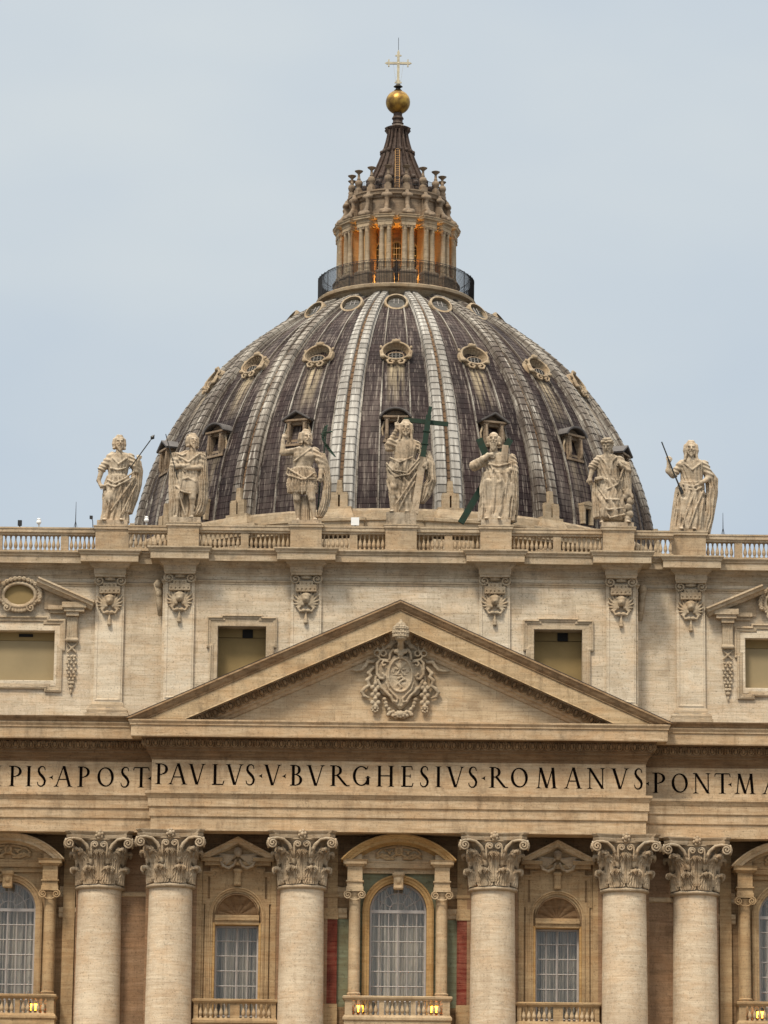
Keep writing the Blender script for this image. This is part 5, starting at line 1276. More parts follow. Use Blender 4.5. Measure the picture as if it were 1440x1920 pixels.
def finish(c, i, label, plinth, ph):
    """plinth: x0,x1 in metres; ph: plinth height"""
    x, o_, hw = PEDX[i]; y = -.85 + 1.2 * o_
    o = tag(obj('statue', c.mesh('statue', M['statue'], .031, rough=.006), None, (x, y, 48.68)), label, 'statue', 'statues along the roof balustrade')
    MB().box(plinth[0], plinth[1], -.72, .72, 0, ph).build('plinth', M['statue'], o)
    return o
V = lambda c, x, z, y: tuple(c.P((x, z, y)))

# --- 1: bearded man, one hand low with a scroll, the other raised round a spear
c = Carve(.00601, 320, 1205)
head(c, 360, 335, -.2, 1.0, yaw=.25, beard=1., hair='mid')
c.loft([(365, 430, 0, 60, .3), (365, 455, 0, 120, .36), (360, 520, 0, 118, .42), (352, 600, 0, 98, .38), (350, 650, 0, 92, .36), (352, 700, 0, 108, .42)], folds=[(.035, 9, 3, .2, 0)])
c.loft([(352, 670, 0, 100, .42), (350, 760, 0, 122, .48), (345, 850, 0, 128, .5), (340, 950, 0, 124, .5), (335, 1060, 0, 122, .5), (330, 1150, 0, 135, .56)], folds=[(.085, 7, 1.1, .12, 1), (.03, 15, -2, .1, 0)])
c.loft([(500, 500, .2, 70, .32), (545, 600, .25, 50, .35), (530, 750, .25, 55, .4), (490, 900, .2, 60, .42), (440, 1050, .15, 60, .42)], folds=[(.06, 6, .5, 0, 2)])
c.cap((285, 470, 0), (190, 600, -.05), .28, .25, fold=(.03, 26, .4, 1)); c.cap((195, 590, -.05), (160, 720, -.1), .17, .13); c.cap((160, 720, -.1), (185, 780, -.25), .12, .1); hand(c, (178, 770), (225, 800), -.22, -.35)
c.cap((185, 790, -.3), (262, 772, -.36), .075, k=.02)
c.cap((470, 480, 0), (540, 610, -.1), .27, .2, fold=(.03, 24, .4, 1)); c.cap((540, 610, -.1), (552, 520, -.35), .17, .12); hand(c, (553, 520), (560, 470), -.36, -.36, .6)
folds_on(c, [[(250, 720, -.36), (330, 760, -.52), (430, 710, -.5), (510, 640, -.35)], [(240, 760, -.36), (330, 800, -.55), (440, 740, -.52), (525, 680, -.3)], [(300, 500, -.36), (360, 560, -.44), (440, 500, -.38)], [(520, 700, -.35), (420, 860, -.55), (300, 1040, -.56)], [(540, 760, -.2), (470, 930, -.5), (380, 1120, -.55)], [(270, 860, -.45), (280, 960, -.6), (255, 1130, -.5)], [(280, 600, -.36), (350, 620, -.42), (430, 600, -.38)]])
c.ell((275, 900, -.4), (.24, .2, .4)); foot(c, 240, 1150, -.4, -.05); foot(c, 400, 1150, -.42, .03)
finish(c, 0, 'bearded stone statue with lowered right arm holding a spear, leftmost on the roof', (-.95, .87), .36)
sp = tag(empty('spear', V(c, 470, 612, -.45)), 'dark bronze spear with leaf-shaped tip held by the leftmost statue', 'spear'); sp.location += Vector((PEDX[0][0], .35, 48.68))
d_ = Vector(((690 - 470) * .00601, .0, (612 - 290) * .00601))
MB().tube([(0, 0, 0), tuple(d_ * .93)], .035, 6).build('shaft', M['bronze'], sp)
q = d_.normalized(); nrm = Vector((q.z, 0, -q.x)); b0 = d_ * .93; MB().add([tuple(b0), tuple(b0 + q * .2 + nrm * .14), tuple(b0 + q * .42), tuple(b0 + q * .2 - nrm * .14), tuple(b0 + q * .2 + Vector((0, -.06, 0))), tuple(b0 + q * .2 + Vector((0, .06, 0)))], [(0, 1, 4), (1, 2, 4), (2, 3, 4), (3, 0, 4), (1, 0, 5), (2, 1, 5), (3, 2, 5), (0, 3, 5)]).build('tip', M['bronze'], sp)

# --- 2: wreathed man, arms crossed on the breast, long cloak
c = Carve(.00601, 1027, 1165)
head(c, 1095, 315, -.22, .98, yaw=.5, beard=.8, hair='mid')
c.ell((1085, 255, -.1), (.3, .3, .09), k=.02)
c.loft([(1075, 410, 0, 60, .3), (1070, 440, 0, 125, .36), (1065, 520, 0, 118, .42), (1058, 620, 0, 98, .38), (1055, 680, 0, 105, .4), (1055, 760, 0, 118, .44), (1050, 850, 0, 110, .4)], folds=[(.05, 8, 2, .2, 0)])
for (hx, kx, fx, yy) in ((1000, 975, 950, -.12), (1105, 1105, 1105, -.2)):
    c.cap((hx, 740, yy), (kx, 900, yy - .12), .3, .22, k=.06); c.cap((kx, 900, yy - .12), (fx, 1050, yy), .19, .11, k=.05); foot(c, fx, 1112, yy - .1, -.02)
c.loft([(1190, 420, .15, 30, .3), (1205, 560, .2, 38, .42), (1210, 760, .2, 44, .45), (1205, 900, .15, 50, .45), (1170, 1040, .15, 55, .4), (1150, 1070, .15, 40, .3)], folds=[(.06, 6, .3, 0, 2)])
c.loft([(930, 430, .12, 40, .32), (905, 560, .2, 34, .4), (910, 760, .2, 44, .42), (925, 920, .15, 52, .45), (935, 1100, .12, 60, .46)], folds=[(.06, 6, .3, 0, 2)])
c.loft([(1040, 600, .3, 140, .25), (1040, 900, .3, 150, .3), (1045, 1110, .25, 110, .3)], folds=[(.06, 9, .2, 0, 0)])
c.cap((945, 470, 0), (915, 570, -.12), .25, .2, fold=(.03, 24, .4, 1)); c.cap((920, 575, -.15), (1030, 580, -.48), .16, .12); hand(c, (1030, 580), (1095, 570), -.48, -.46)
c.cap((1185, 470, 0), (1175, 580, -.12), .24, .19, fold=(.03, 24, .4, 1)); c.cap((1175, 585, -.15), (1060, 600, -.45), .16, .12); hand(c, (1060, 600), (990, 610), -.45, -.42, side=-1)
folds_on(c, [[(960, 480, -.34), (1060, 540, -.44), (1170, 450, -.35)], [(990, 720, -.4), (1060, 700, -.5), (1130, 740, -.44)], [(940, 780, -.3), (1000, 840, -.5), (1080, 860, -.5), (1130, 1000, -.3)], [(1000, 700, -.4), (970, 860, -.5), (1040, 1080, -.4)], [(930, 440, -.2), (1000, 470, -.38), (1050, 440, -.3)]], .075)
finish(c, 1, 'wreathed stone statue in a long cloak with forearms crossed on its chest, second from left', (-.86, 1.0), .34)
sp = tag(obj('spear', MB().tube([(0, 0, 0), (-.79, 0, 2.78)], .025, 6).mesh('spear', M['bronze'])), 'thin dark rod slanting across the wreathed cloaked statue', 'spear'); sp.location = Vector(V(c, 960, 725, -.62)) + Vector((PEDX[1][0], -.85, 48.68))

# --- 3: young man in a fur tunic, arm raised
c = Carve(.008235, 330, 945)
head(c, 316, 290, -.18, 1.05, yaw=.55, beard=.4, hair='mid')
c.loft([(308, 350, 0, 40, .28), (306, 370, 0, 84, .36), (302, 430, 0, 80, .4), (298, 500, 0, 68, .36), (298, 540, 0, 72, .38)], folds=[])
c.ell((268, 425, -.28), (.28, .15, .22), k=.1); c.ell((340, 425, -.28), (.28, .15, .22), k=.1)
c.loft([(298, 515, 0, 78, .42), (295, 570, 0, 98, .48), (295, 640, 0, 106, .5), (298, 700, 0, 100, .46)], folds=[(.05, 14, 1, .2, 0), (.04, 23, 6, 0, 1)])
for i in range(13):
    a = i / 12; c.cap((200 + 190 * a, 660, -.42 * math.sin(PI * a)), (200 + 192 * a + random.uniform(-5, 5), 705 + random.uniform(-8, 14), -.42 * math.sin(PI * a)), .09, .05, k=.03)
for (hx, kx, fx, yy) in ((252, 258, 270, -.05), (352, 368, 385, -.2)):
    c.cap((hx, 660, yy), (kx, 745, yy - .06), .29, .22, k=.06); c.ell((kx, 752, yy - .17), (.15, .13, .16), k=.06); c.cap((kx, 750, yy), (kx + (fx - kx) * .4, 810, yy + .08), .21, .19, k=.06); c.cap((kx + (fx - kx) * .4, 810, yy + .06), (fx, 890, yy), .18, .1, k=.06); foot(c, fx, 915, yy - .02, -.02 if fx < 300 else .12)
c.loft([(312, 720, .25, 36, .3), (315, 915, .25, 40, .34)], folds=[(.04, 7, 1, 0, 0)])
c.cap((235, 390, 0), (150, 402, -.1), .22, .19); c.cap((150, 402, -.1), (150, 310, -.18), .18, .11); hand(c, (150, 310), (165, 255), -.18, -.25, .35)
c.cap((385, 385, 0), (440, 500, -.05), .25, .24, fold=(.03, 24, .4, 1)); c.cap((440, 500, -.05), (425, 575, -.25), .2, .12); hand(c, (425, 575), (432, 615), -.25, -.35, .6)
c.loft([(420, 400, .12, 35, .3), (455, 500, .15, 34, .36), (478, 620, .15, 26, .4), (470, 740, .12, 30, .4), (445, 830, .08, 30, .32), (425, 880, .05, 20, .2)], folds=[(.06, 6, .5, 0, 2)])
folds_on(c, [[(235, 470, -.34), (300, 420, -.42), (355, 375, -.34)], [(190, 520, -.2), (240, 560, -.45), (320, 610, -.55), (380, 560, -.42)], [(205, 580, -.36), (290, 610, -.55), (385, 600, -.4)], [(190, 520, -.15), (180, 560, -.1), (215, 590, -.3)], [(465, 500, -.15), (484, 640, -.2), (455, 800, -.2)]], .07)
finish(c, 2, 'bare-legged stone statue in a fur tunic with one arm raised, left of the central statue', (-.87, .9), .24)
sp = tag(empty('cross_staff', V(c, 405, 900, .35)), 'green bronze staff with a ribbon beside the bare-legged statue', 'staff'); sp.location += Vector((PEDX[2][0], -.85, 48.68)); u_ = .008235
MB().tube([(0, 0, 0), (20 * u_, 0, 300 * u_), (50 * u_, -.1, 560 * u_), (62 * u_, -.1, 720 * u_)], .04, 6).build('rod', M['verdi'], sp)
b_ = MB(); b_.tube([(20 * u_, -.1, 650 * u_), (105 * u_, -.1, 672 * u_)], .045, 5); vs = []
for i in range(15):
    t_ = i / 14; X = (60 - 25 * math.sin(t_ * 3) + 95 * max(0, t_ - .45) * 1.4) * u_; Zz = (715 - 235 * t_) * u_; wd = (.10 + .04 * math.sin(t_ * 9)) * (1 - .7 * t_ ** 3)
    for (dx, dy) in ((-wd, -.03 + .06 * math.sin(t_ * 12)), (wd, -.03 - .06 * math.sin(t_ * 12)), (wd, .03 - .06 * math.sin(t_ * 12)), (-wd, .03 + .06 * math.sin(t_ * 12))): vs.append((X + dx, -.12 + dy, Zz + dx * .35))
b_.add(vs, [(4 * i + k, 4 * i + (k + 1) % 4, 4 * i + 4 + (k + 1) % 4, 4 * i + 4 + k) for i in range(14) for k in range(4)] + [(0, 3, 2, 1), (56, 57, 58, 59)]); b_.build('ribbon', M['verdi'], sp)

# --- 4: the central figure, hand raised in blessing, tall cross
c = Carve(.008235, 1024, 950)
head(c, 1052, 218, -.2, 1.08, yaw=0, beard=.45, hair='long')
c.loft([(1055, 292, 0, 46, .28), (1055, 312, 0, 94, .36), (1055, 380, 0, 82, .42), (1048, 440, 0, 74, .38), (1045, 480, 0, 84, .4)], folds=[(.02, 8, 2, .2, 0)])
c.loft([(1042, 455, 0, 90, .44), (1035, 520, 0, 108, .5), (1030, 600, 0, 104, .5), (1035, 700, 0, 92, .48), (1040, 780, .02, 86, .44), (1045, 850, .05, 84, .42)], folds=[(.09, 6, 2.2, .15, 1), (.03, 14, -2, .1, 0)])
c.cap((975, 590, -.25), (968, 660, -.42), .28, .22, k=.06); c.cap((968, 655, -.4), (965, 800, -.2), .2, .12, k=.05); foot(c, 960, 855, -.32, -.06); c.cap((1080, 640, -.25), (1062, 800, -.25), .25, .14, k=.08); foot(c, 1062, 855, -.3, .02)
c.cap((990, 330, 0), (938, 320, -.12), .23, .22, fold=(.03, 24, .4, 1)); c.cap((935, 330, -.12), (985, 225, -.25), .2, .11, fold=(.02, 24, .4, 1)); hand(c, (984, 222), (985, 165), -.25, -.32, .3); c.cap((990, 175, -.32), (1000, 128, -.36), .036, .03, k=.01)
c.loft([(930, 330, .05, 34, .26), (935, 380, .1, 30, .28)], folds=[(.04, 5, 3, 0, 0)])
c.cap((1130, 330, 0), (1218, 445, 0), .24, .22, fold=(.03, 24, .4, 1)); c.cap((1215, 450, -.05), (1195, 490, -.35), .18, .12); hand(c, (1196, 482), (1178, 525), -.36, -.42, .7, 1.1, -1)
c.loft([(1195, 380, .1, 34, .3), (1225, 470, .12, 36, .4), (1240, 600, .12, 34, .42), (1215, 640, .1, 50, .4), (1190, 720, .08, 40, .35), (1165, 770, .05, 22, .2)], folds=[(.07, 6, .5, 0, 2)])
folds_on(c, [[(915, 480, -.2), (960, 540, -.5), (1060, 560, -.6), (1150, 450, -.42)], [(925, 520, -.3), (980, 590, -.55), (1080, 570, -.6), (1150, 480, -.42)], [(940, 440, -.3), (1010, 480, -.5), (1100, 440, -.45)], [(1140, 540, -.35), (1060, 680, -.62), (985, 790, -.5)], [(1120, 620, -.4), (1060, 720, -.55), (1010, 830, -.45)], [(915, 480, -.15), (930, 560, -.2), (960, 640, -.35)], [(1150, 340, -.25), (1160, 400, -.3), (1140, 460, -.4)], [(1235, 470, -.2), (1250, 600, -.25), (1215, 640, -.3), (1225, 720, -.2)]], .075)
finish(c, 3, 'central long-haired stone statue with one hand raised in blessing', (-.9, .9), .78)
sp = tag(empty('cross', V(c, 1120, 850, -.3)), 'tall green bronze cross with pale stone foot held by the central statue', 'cross'); sp.location += Vector((PEDX[3][0], -.85, 48.68))
sp.location.z = 48.68 + .78
def beam(mb, a, b_, w_, d):
    a, b_ = Vector(a), Vector(b_); t_ = (b_ - a).normalized(); n_ = Vector((t_.z, 0, -t_.x))
    vs = []
    for q in (a, b_):
        for s1, s2 in ((-1, -1), (1, -1), (1, 1), (-1, 1)): vs.append(tuple(q + n_ * w_ * s1 + Vector((0, d * s2, 0))))
    mb.add(vs, [(0, 1, 2, 3), (7, 6, 5, 4), (0, 4, 5, 1), (1, 5, 6, 2), (2, 6, 7, 3), (3, 7, 4, 0)]); return mb
K = .008235
m1 = beam(MB(), (0, 0, 0), (58 * K, 0, 420 * K), .21, .13); m1.build('stone_shaft', M['statue'], sp)
m1 = beam(MB(), (58 * K, 0, 421 * K), (98 * K, 0, 735 * K), .16, .11); beam(m1, (96 * K, .02, 715 * K), (112 * K, .02, 800 * K), .1, .08)
for t_ in (.3, .6): q = Vector((58 * K + 40 * K * t_, 0, 421 * K + 314 * K * t_)); beam(m1, q, q + Vector((.006, 0, .05)), .23, .15)
m1.build('bronze_shaft', M['verdi'], sp)
beam(MB(), (-82 * K, .28, 708 * K), (242 * K, .26, 676 * K), .13, .09).build('crossbar', M['verdi'], sp)

# --- 5: bald bearded man with a diagonal cross
c = Carve(.00623, 470, 1125)
head(c, 447, 262, -.25, 1.12, yaw=-.1, beard=1.5, hair='bald')
c.loft([(480, 380, 0, 60, .3), (500, 410, 0, 150, .4), (510, 480, 0, 145, .46), (510, 560, 0, 138, .46), (510, 600, 0, 145, .46)], folds=[(.04, 8, 2, .2, 0)])
c.loft([(505, 580, 0, 148, .48), (500, 680, 0, 158, .52), (495, 800, 0, 165, .54), (490, 920, 0, 165, .54), (485, 1060, 0, 165, .55)], folds=[(.09, 6, .25, .05, .6), (.03, 13, -.5, .1, 0)])
c.cap((400, 690, -.35), (392, 950, -.35), .25, .16, k=.08); c.cap((515, 700, -.4), (500, 960, -.4), .25, .16, k=.08); foot(c, 385, 1062, -.45, -.05); foot(c, 500, 1062, -.5, .0)
c.cap((400, 440, 0), (262, 520, -.2), .3, .32, k=.08); c.cap((262, 520, -.2), (400, 420, -.5), .28, .14, fold=(.03, 22, 1, .3)); hand(c, (395, 422), (460, 415), -.5, -.46, .5, 1.1)
c.cap((620, 440, 0), (645, 560, -.1), .3, .27, fold=(.03, 24, .4, 1)); c.cap((645, 560, -.1), (600, 560, -.42), .2, .13); hand(c, (600, 555), (575, 605), -.42, -.46, .4, 1.1)
c.loft([(625, 480, .05, 42, .4), (640, 620, .05, 42, .45), (640, 780, .05, 45, .45), (645, 900, .05, 40, .4), (640, 1000, .05, 35, .3)], folds=[(.07, 7, .2, 0, 1)])
c.box((553, 400, -.3), (.2, .16, .5), rot=-.1)
folds_on(c, [[(400, 510, -.42), (500, 530, -.5), (600, 500, -.42)], [(400, 480, -.36), (440, 560, -.46), (420, 640, -.46)], [(350, 640, -.3), (345, 850, -.4), (335, 1050, -.4)], [(450, 640, -.5), (452, 850, -.6), (435, 1050, -.5)], [(580, 620, -.42), (560, 800, -.5), (590, 1040, -.42)], [(620, 600, -.35), (640, 760, -.4), (610, 1040, -.38)]], .08)
finish(c, 4, 'bald long-bearded stone statue in a heavy robe in front of crossed green beams', (-.87, .87), .40)
sp = tag(empty('diagonal_cross', V(c, 470, 1125, .62)), 'green bronze diagonal cross behind the bald bearded statue', 'cross'); sp.location += Vector((PEDX[4][0], -.85, 48.68)); K = .00623
X_ = lambda x, z: ((x - 470) * K, 0, (1125 - z) * K)
beam(MB(), X_(612, 226), X_(138, 1055), .19, .13).build('beam', M['verdi'], sp); q = beam(MB(), X_(312, 212), X_(650, 1040), .2, .13).build('beam', M['verdi'], sp); q.location.y = .27

# --- 6: figure looking up, book on the hip, a beast at its side
c = Carve(.00801, 330, 855)
head(c, 252, 222, -.2, 1.05, yaw=-.3, tilt=-.35, beard=.3, hair='wreath')
for i in range(6): c.ell((285 + 6 * math.cos(i), 190 + i * 14, .02), (.12, .12, .1), k=.02)
c.loft([(262, 285, 0, 46, .28), (262, 308, 0, 92, .36), (262, 380, 0, 84, .42), (262, 450, 0, 78, .38), (262, 500, 0, 86, .4)], folds=[(.05, 8, 3, .2, 0)])
c.loft([(262, 480, 0, 88, .42), (262, 560, 0, 102, .5), (268, 640, 0, 108, .54), (278, 720, 0, 112, .55), (285, 770, 0, 108, .5), (290, 790, 0, 70, .36)], folds=[(.09, 5, 2.5, .3, 1), (.03, 14, -2, .1, 0)])
c.loft([(165, 500, .05, 24, .3), (172, 640, .05, 30, .4), (185, 770, .05, 34, .4)], folds=[(.06, 5, .5, 0, 0)])
c.cap((190, 320, 0), (145, 375, -.05), .25, .26, fold=(.03, 24, .4, 1)); c.cap((145, 390, -.05), (122, 465, -.15), .17, .11); hand(c, (122, 462), (128, 520), -.15, -.2, .2, 1.1)
c.box((188, 478, -.42), (.26, .2, .09), rot=.2); c.cap((160, 490, -.3), (215, 500, -.35), .08)
c.cap((345, 325, 0), (405, 400, -.05), .26, .24, fold=(.03, 24, .4, 1)); c.cap((405, 405, -.05), (355, 375, -.4), .17, .11); hand(c, (358, 376), (335, 355), -.4, -.42, .5, 1., -1)
c.loft([(385, 340, .1, 34, .3), (395, 450, .12, 34, .36), (400, 560, .12, 34, .4)], folds=[(.06, 5, .5, 0, 0)])
for (x, z_, r_) in [(405, 580, .26), (425, 640, .24), (410, 690, .24), (385, 610, .2), (430, 600, .16), (420, 740, .22), (400, 780, .22)]: c.ell((x, z_, -.1), (r_, r_, r_ * 1.1), k=.05)
c.cap((415, 570, -.2), (440, 620, -.35), .1, .07); c.cap((400, 600, -.1), (375, 560, -.2), .1, .06)
folds_on(c, [[(175, 500, -.3), (250, 560, -.5), (330, 520, -.45), (370, 400, -.35)], [(180, 540, -.3), (240, 640, -.58), (340, 640, -.5)], [(190, 620, -.3), (250, 720, -.6), (370, 700, -.45)], [(200, 680, -.3), (270, 780, -.6), (380, 750, -.45)], [(200, 310, -.3), (240, 360, -.42), (275, 440, -.4)], [(320, 310, -.3), (285, 350, -.42), (270, 440, -.4)]], .075)
foot(c, 212, 820, -.2, -.05); foot(c, 395, 820, -.42, .1); c.loft([(300, 780, .2, 80, .3), (300, 820, .2, 84, .34)])
finish(c, 5, 'stone statue with its head thrown back, holding a book at its hip', (-1.0, .92), .30)

# --- 7: long-haired man with a dark staff
c = Carve(.00801, 847, 885)
head(c, 872, 232, -.2, 1.08, yaw=0, beard=.6, hair='long')
c.ell((872, 185, .02), (.25, .27, .22))
c.loft([(880, 305, 0, 50, .28), (882, 330, 0, 104, .36), (880, 400, 0, 84, .42), (876, 470, 0, 76, .38), (874, 510, 0, 86, .4)], folds=[(.045, 8, 3, .2, 0)])
c.loft([(872, 490, 0, 86, .42), (870, 580, 0, 96, .48), (868, 680, 0, 98, .5), (862, 780, 0, 104, .52), (858, 860, 0, 112, .54)], folds=[(.09, 6, 1.2, .1, 1), (.03, 14, -2, .1, 0)])
c.cap((822, 640, -.3), (812, 760, -.35), .26, .18, k=.08)
c.cap((800, 345, 0), (745, 425, -.1), .24, .23, fold=(.03, 24, .4, 1)); c.cap((735, 430, -.1), (700, 400, -.15), .22, .18); c.cap((703, 405, -.15), (703, 345, -.25), .16, .11); hand(c, (703, 345), (700, 285), -.25, -.32, .5, 1.1)
c.cap((975, 345, 0), (1010, 440, -.05), .25, .24, fold=(.03, 24, .4, 1)); c.cap((1005, 455, -.05), (960, 490, -.4), .19, .12); hand(c, (962, 488), (912, 525), -.4, -.46, .4, 1.1)
c.loft([(1000, 400, .15, 34, .3), (1030, 450, .2, 44, .36), (1032, 560, .2, 40, .4), (1015, 680, .2, 40, .42), (1000, 780, .15, 34, .4), (985, 880, .12, 26, .34)], folds=[(.07, 5, .5, 0, 2)])
c.loft([(785, 520, .15, 24, .3), (770, 640, .18, 28, .38), (755, 760, .15, 30, .4), (745, 880, .12, 32, .4)], folds=[(.06, 5, .5, 0, 0)])
c.loft([(880, 560, .3, 110, .25), (870, 880, .3, 125, .3)], folds=[(.05, 9, .2, 0, 0)])
folds_on(c, [[(810, 510, -.36), (880, 530, -.46), (960, 500, -.4)], [(820, 540, -.36), (900, 560, -.48), (950, 530, -.4)], [(960, 560, -.36), (900, 700, -.56), (850, 850, -.56)], [(900, 560, -.46), (850, 680, -.55), (800, 840, -.5)], [(800, 620, -.4), (790, 740, -.5), (780, 850, -.45)], [(820, 350, -.34), (880, 400, -.45), (940, 350, -.36)], [(960, 620, -.36), (940, 760, -.5), (930, 860, -.5)]], .07)
foot(c, 800, 866, -.4, -.04); foot(c, 885, 866, -.42, .02)
finish(c, 6, 'long-haired stone statue raising one hand round a dark staff, rightmost on the roof', (-1.02, 1.05), .16)
sp = tag(empty('staff', V(c, 800, 580, -.5)), 'dark bronze staff held up by the rightmost statue', 'staff'); sp.location += Vector((PEDX[6][0], .35, 48.68)); K = .00801
MB().tube([(0, 0, 0), (-60 * K, 0, 150 * K), (-150 * K, .12, 395 * K)], [.055, .045, .04], 6).build('rod', M['bronze'], sp); MB().tube([(4 * K, 0, -6 * K), (-14 * K, 0, 40 * K)], .1, 6).build('grip', M['bronze'], sp)

# --- small things on the roof
def camera_dome(x, y, z, label):
    o = tag(empty('security_camera', (x, y, z)), label, 'security camera')
    MB().tube([(0, 0, 0), (0, 0, .2)], .05, 6).build('bracket', M['paint'], o); MB().ell((0, -.1, .34), (.15, .15, .15), 12, 8).build('dome_housing', M['paint'], o, smooth=True); MB().lathe([(.09, .44), (.12, .5), (.07, .58), (0, .6)], 10, (0, -.1)).build('cap', M['paint'], o)
camera_dome(-15.2, -1.25, 48.5, 'white dome camera on the rail between the two left statues')
camera_dome(-21.7, -.35, 48.5, 'white camera on the balustrade rail near the left edge')
o = tag(empty('light_box', (-2.75, -1.3, 48.62)), 'white square box standing on the rail left of the central statue', 'box')
MB().box(-.24, .24, -.1, .1, .04, .52).build('box_body', M['paint'], o); MB().tube([(0, 0, 0), (0, 0, .06)], .05, 6).build('foot', M['iron'], o)
def antenna(x, y, z, h, label):
    o = tag(empty('antenna', (x, y, z)), label, 'antenna')
    MB().tube([(0, 0, 0), (0, 0, h)], [.035, .012], 5).build('mast', M['iron'], o); MB().tube([(-.14, 0, .0), (0, 0, .6)], .012, 4).tube([(.14, 0, 0), (0, 0, .6)], .012, 4).box(-.1, .1, -.1, .1, 0, .12).build('stay', M['iron'], o)
antenna(-19.55, .2, 48.5, 1.75, 'thin antenna mast left of the leftmost statue')
antenna(19.35, .2, 48.5, 1.5, 'thin antenna mast right of the rightmost statue')
o = tag(empty('lamp_post', (-22.85, -.3, 48.55)), 'small dark lamp on the rail at the left edge', 'lamp'); MB().box(-.12, .12, -.1, .1, .1, .42).build('head', M['iron'], o); MB().tube([(0, 0, 0), (0, 0, .15)], .04, 6).build('stem', M['iron'], o)
o = tag(empty('floodlight', (-18.45, -.5, 48.55)), 'small floodlight on a bent arm beside the leftmost statue', 'floodlight'); MB().tube([(0, 0, 0), (-.02, 0, .4), (-.1, -.1, .55)], .025, 5).build('arm', M['iron'], o); MB().box(-.2, -.02, -.2, 0, .5, .68).build('head', M['iron'], o)

# ================================================================== the great dome
DA, DZ, DR = 5.24, 73.74, 31.15
DOME = tag(empty('dome', (0, 150, 0)), 'huge ribbed dome covered with weathered lead behind the roof statues', 'dome')
def dr(t): return -DA + DR * math.cos(t)
def dzz(t): return DZ + DR * math.sin(t)
T0, T1 = math.asin((76.55 - DZ) / DR), math.asin((103.3 - DZ) / DR)
NR = 58
BAT = [-.155, 0.155, -.36, .36]     # lead rolls in each bay, in bay units
def shell():
    vs, fs, uv = [], [], []; nu = 16 * 8
    for j in range(NR):
        ta, tb = T0 + (T1 - T0) * j / NR, T0 + (T1 - T0) * (j + 1) / NR
        for (t_, o) in ((ta, .018), (tb, .0)):
            r_ = dr(t_) + o * math.cos(t_); z_ = dzz(t_) + o * math.sin(t_)
            for k in range(nu + 1):
                a = 2 * PI * k / nu; vs.append((r_ * math.sin(a), -r_ * math.cos(a), z_)); uv.append((k / nu * 16 * 8., j + (.02 if o else .98)))
        b0 = 2 * j * (nu + 1); b1 = b0 + nu + 1
        for k in range(nu): fs.append((b0 + k, b0 + k + 1, b1 + k + 1, b1 + k))
        if j < NR - 1:
            for k in range(nu): fs.append((b1 + k, b1 + k + 1, b1 + nu + 1 + k + 1, b1 + nu + 1 + k))
    m = MB(); m.add(vs, fs, uv); return m
o = shell().build('lead_shell', M['lead'], DOME, fix=False)
# thin standing rolls between sheets
def roll_mesh(frac, w_=.09, h_=.16):
    m = MB(); vs, fs, uv = [], [], []
    n = NR
    for j in range(n + 1):
        t_ = T0 + (T1 - T0) * j / n; r_ = dr(t_); z_ = dzz(t_); a0 = frac * 2 * PI / 16
        ww = w_ * (.5 + .5 * r_ / 26)
        for s_, h in ((-1, -.05), (-.8, h_), (.8, h_), (1, -.05)):
            rr = r_ + h * math.cos(t_); zz_ = z_ + h * math.sin(t_); a = a0 + s_ * ww / max(r_, 1)
            vs.append((rr * math.sin(a), -rr * math.cos(a), zz_)); uv.append((3.5 + s_ * .4, j * 1.0 + .5))
    for j in range(n):
        for k in range(3): fs.append((4 * j + k, 4 * j + k + 1, 4 * j + 4 + k + 1, 4 * j + 4 + k))
    m.add(vs, fs, uv); return m
rm = {f: roll_mesh(f).mesh('lead_roll', M['ribgrey'], fix=False) for f in BAT}
for b in range(16):
    for f in BAT:
        q = obj('lead_roll', rm[f], DOME); q.rotation_euler = (0, 0, 2 * PI * b / 16)
def rib_mesh(mat):
    m = MB(); vs, fs, uv, mi = [], [], [], []
    sec = [(-1, -.1), (-1, .16), (-.90, .18), (-.86, .52), (-.80, .60), (-.26, .66), (-.17, .58), (-.13, .30), (.13, .30), (.17, .58), (.26, .66), (.80, .60), (.86, .52), (.90, .18), (1, .16), (1, -.1)]
    NN = 46; a0 = .5 * 2 * PI / 16; ns = len(sec)
    for j in range(NN):
        ta, tb = T0 + (T1 + .03 - T0) * j / NN, T0 + (T1 + .03 - T0) * (j + 1) / NN
        for (t_, o) in ((ta, .06), (tb, 0)):
            hw = .50 + .84 * (dr(t_) / 25.9); k_ = .65 + .35 * dr(t_) / 25.9
            for i, (s_, h) in enumerate(sec):
                h2 = h * k_ + (o if .2 < h else 0) - (0 if abs(s_) > .21 or True else 0)
                rr = dr(t_) + h2 * math.cos(t_); zz_ = dzz(t_) + h2 * math.sin(t_); a = a0 + s_ * (hw + o * .4) / max(rr, 1)
                vs.append((rr * math.sin(a), -rr * math.cos(a), zz_)); uv.append((i * .5 + .25, j + (.02 if o else .98)))
        b0 = 2 * j * ns; b1 = b0 + ns
        for k in range(ns - 1):
            fs.append((b0 + k, b0 + k + 1, b1 + k + 1, b1 + k)); mi.append(1 if k == 7 else 0)
        if j < NN - 1:
            for k in range(ns - 1): fs.append((b1 + k, b1 + k + 1, b1 + ns + k + 1, b1 + ns + k)); mi.append(0)
    m.add(vs, fs, uv); me = m.mesh('rib', [mat, M['rust']], fix=False); me.polygons.foreach_set('material_index', mi); return me
rp, rg = rib_mesh(M['ribpale']), rib_mesh(M['ribgrey'])
for b in range(16):
    q = obj('rib', rp if b in (0, 15) else rg, DOME); q.rotation_euler = (0, 0, 2 * PI * b / 16)
    if b in (0, 15): q['label'] = 'pale whitish lead rib at the front of the dome'
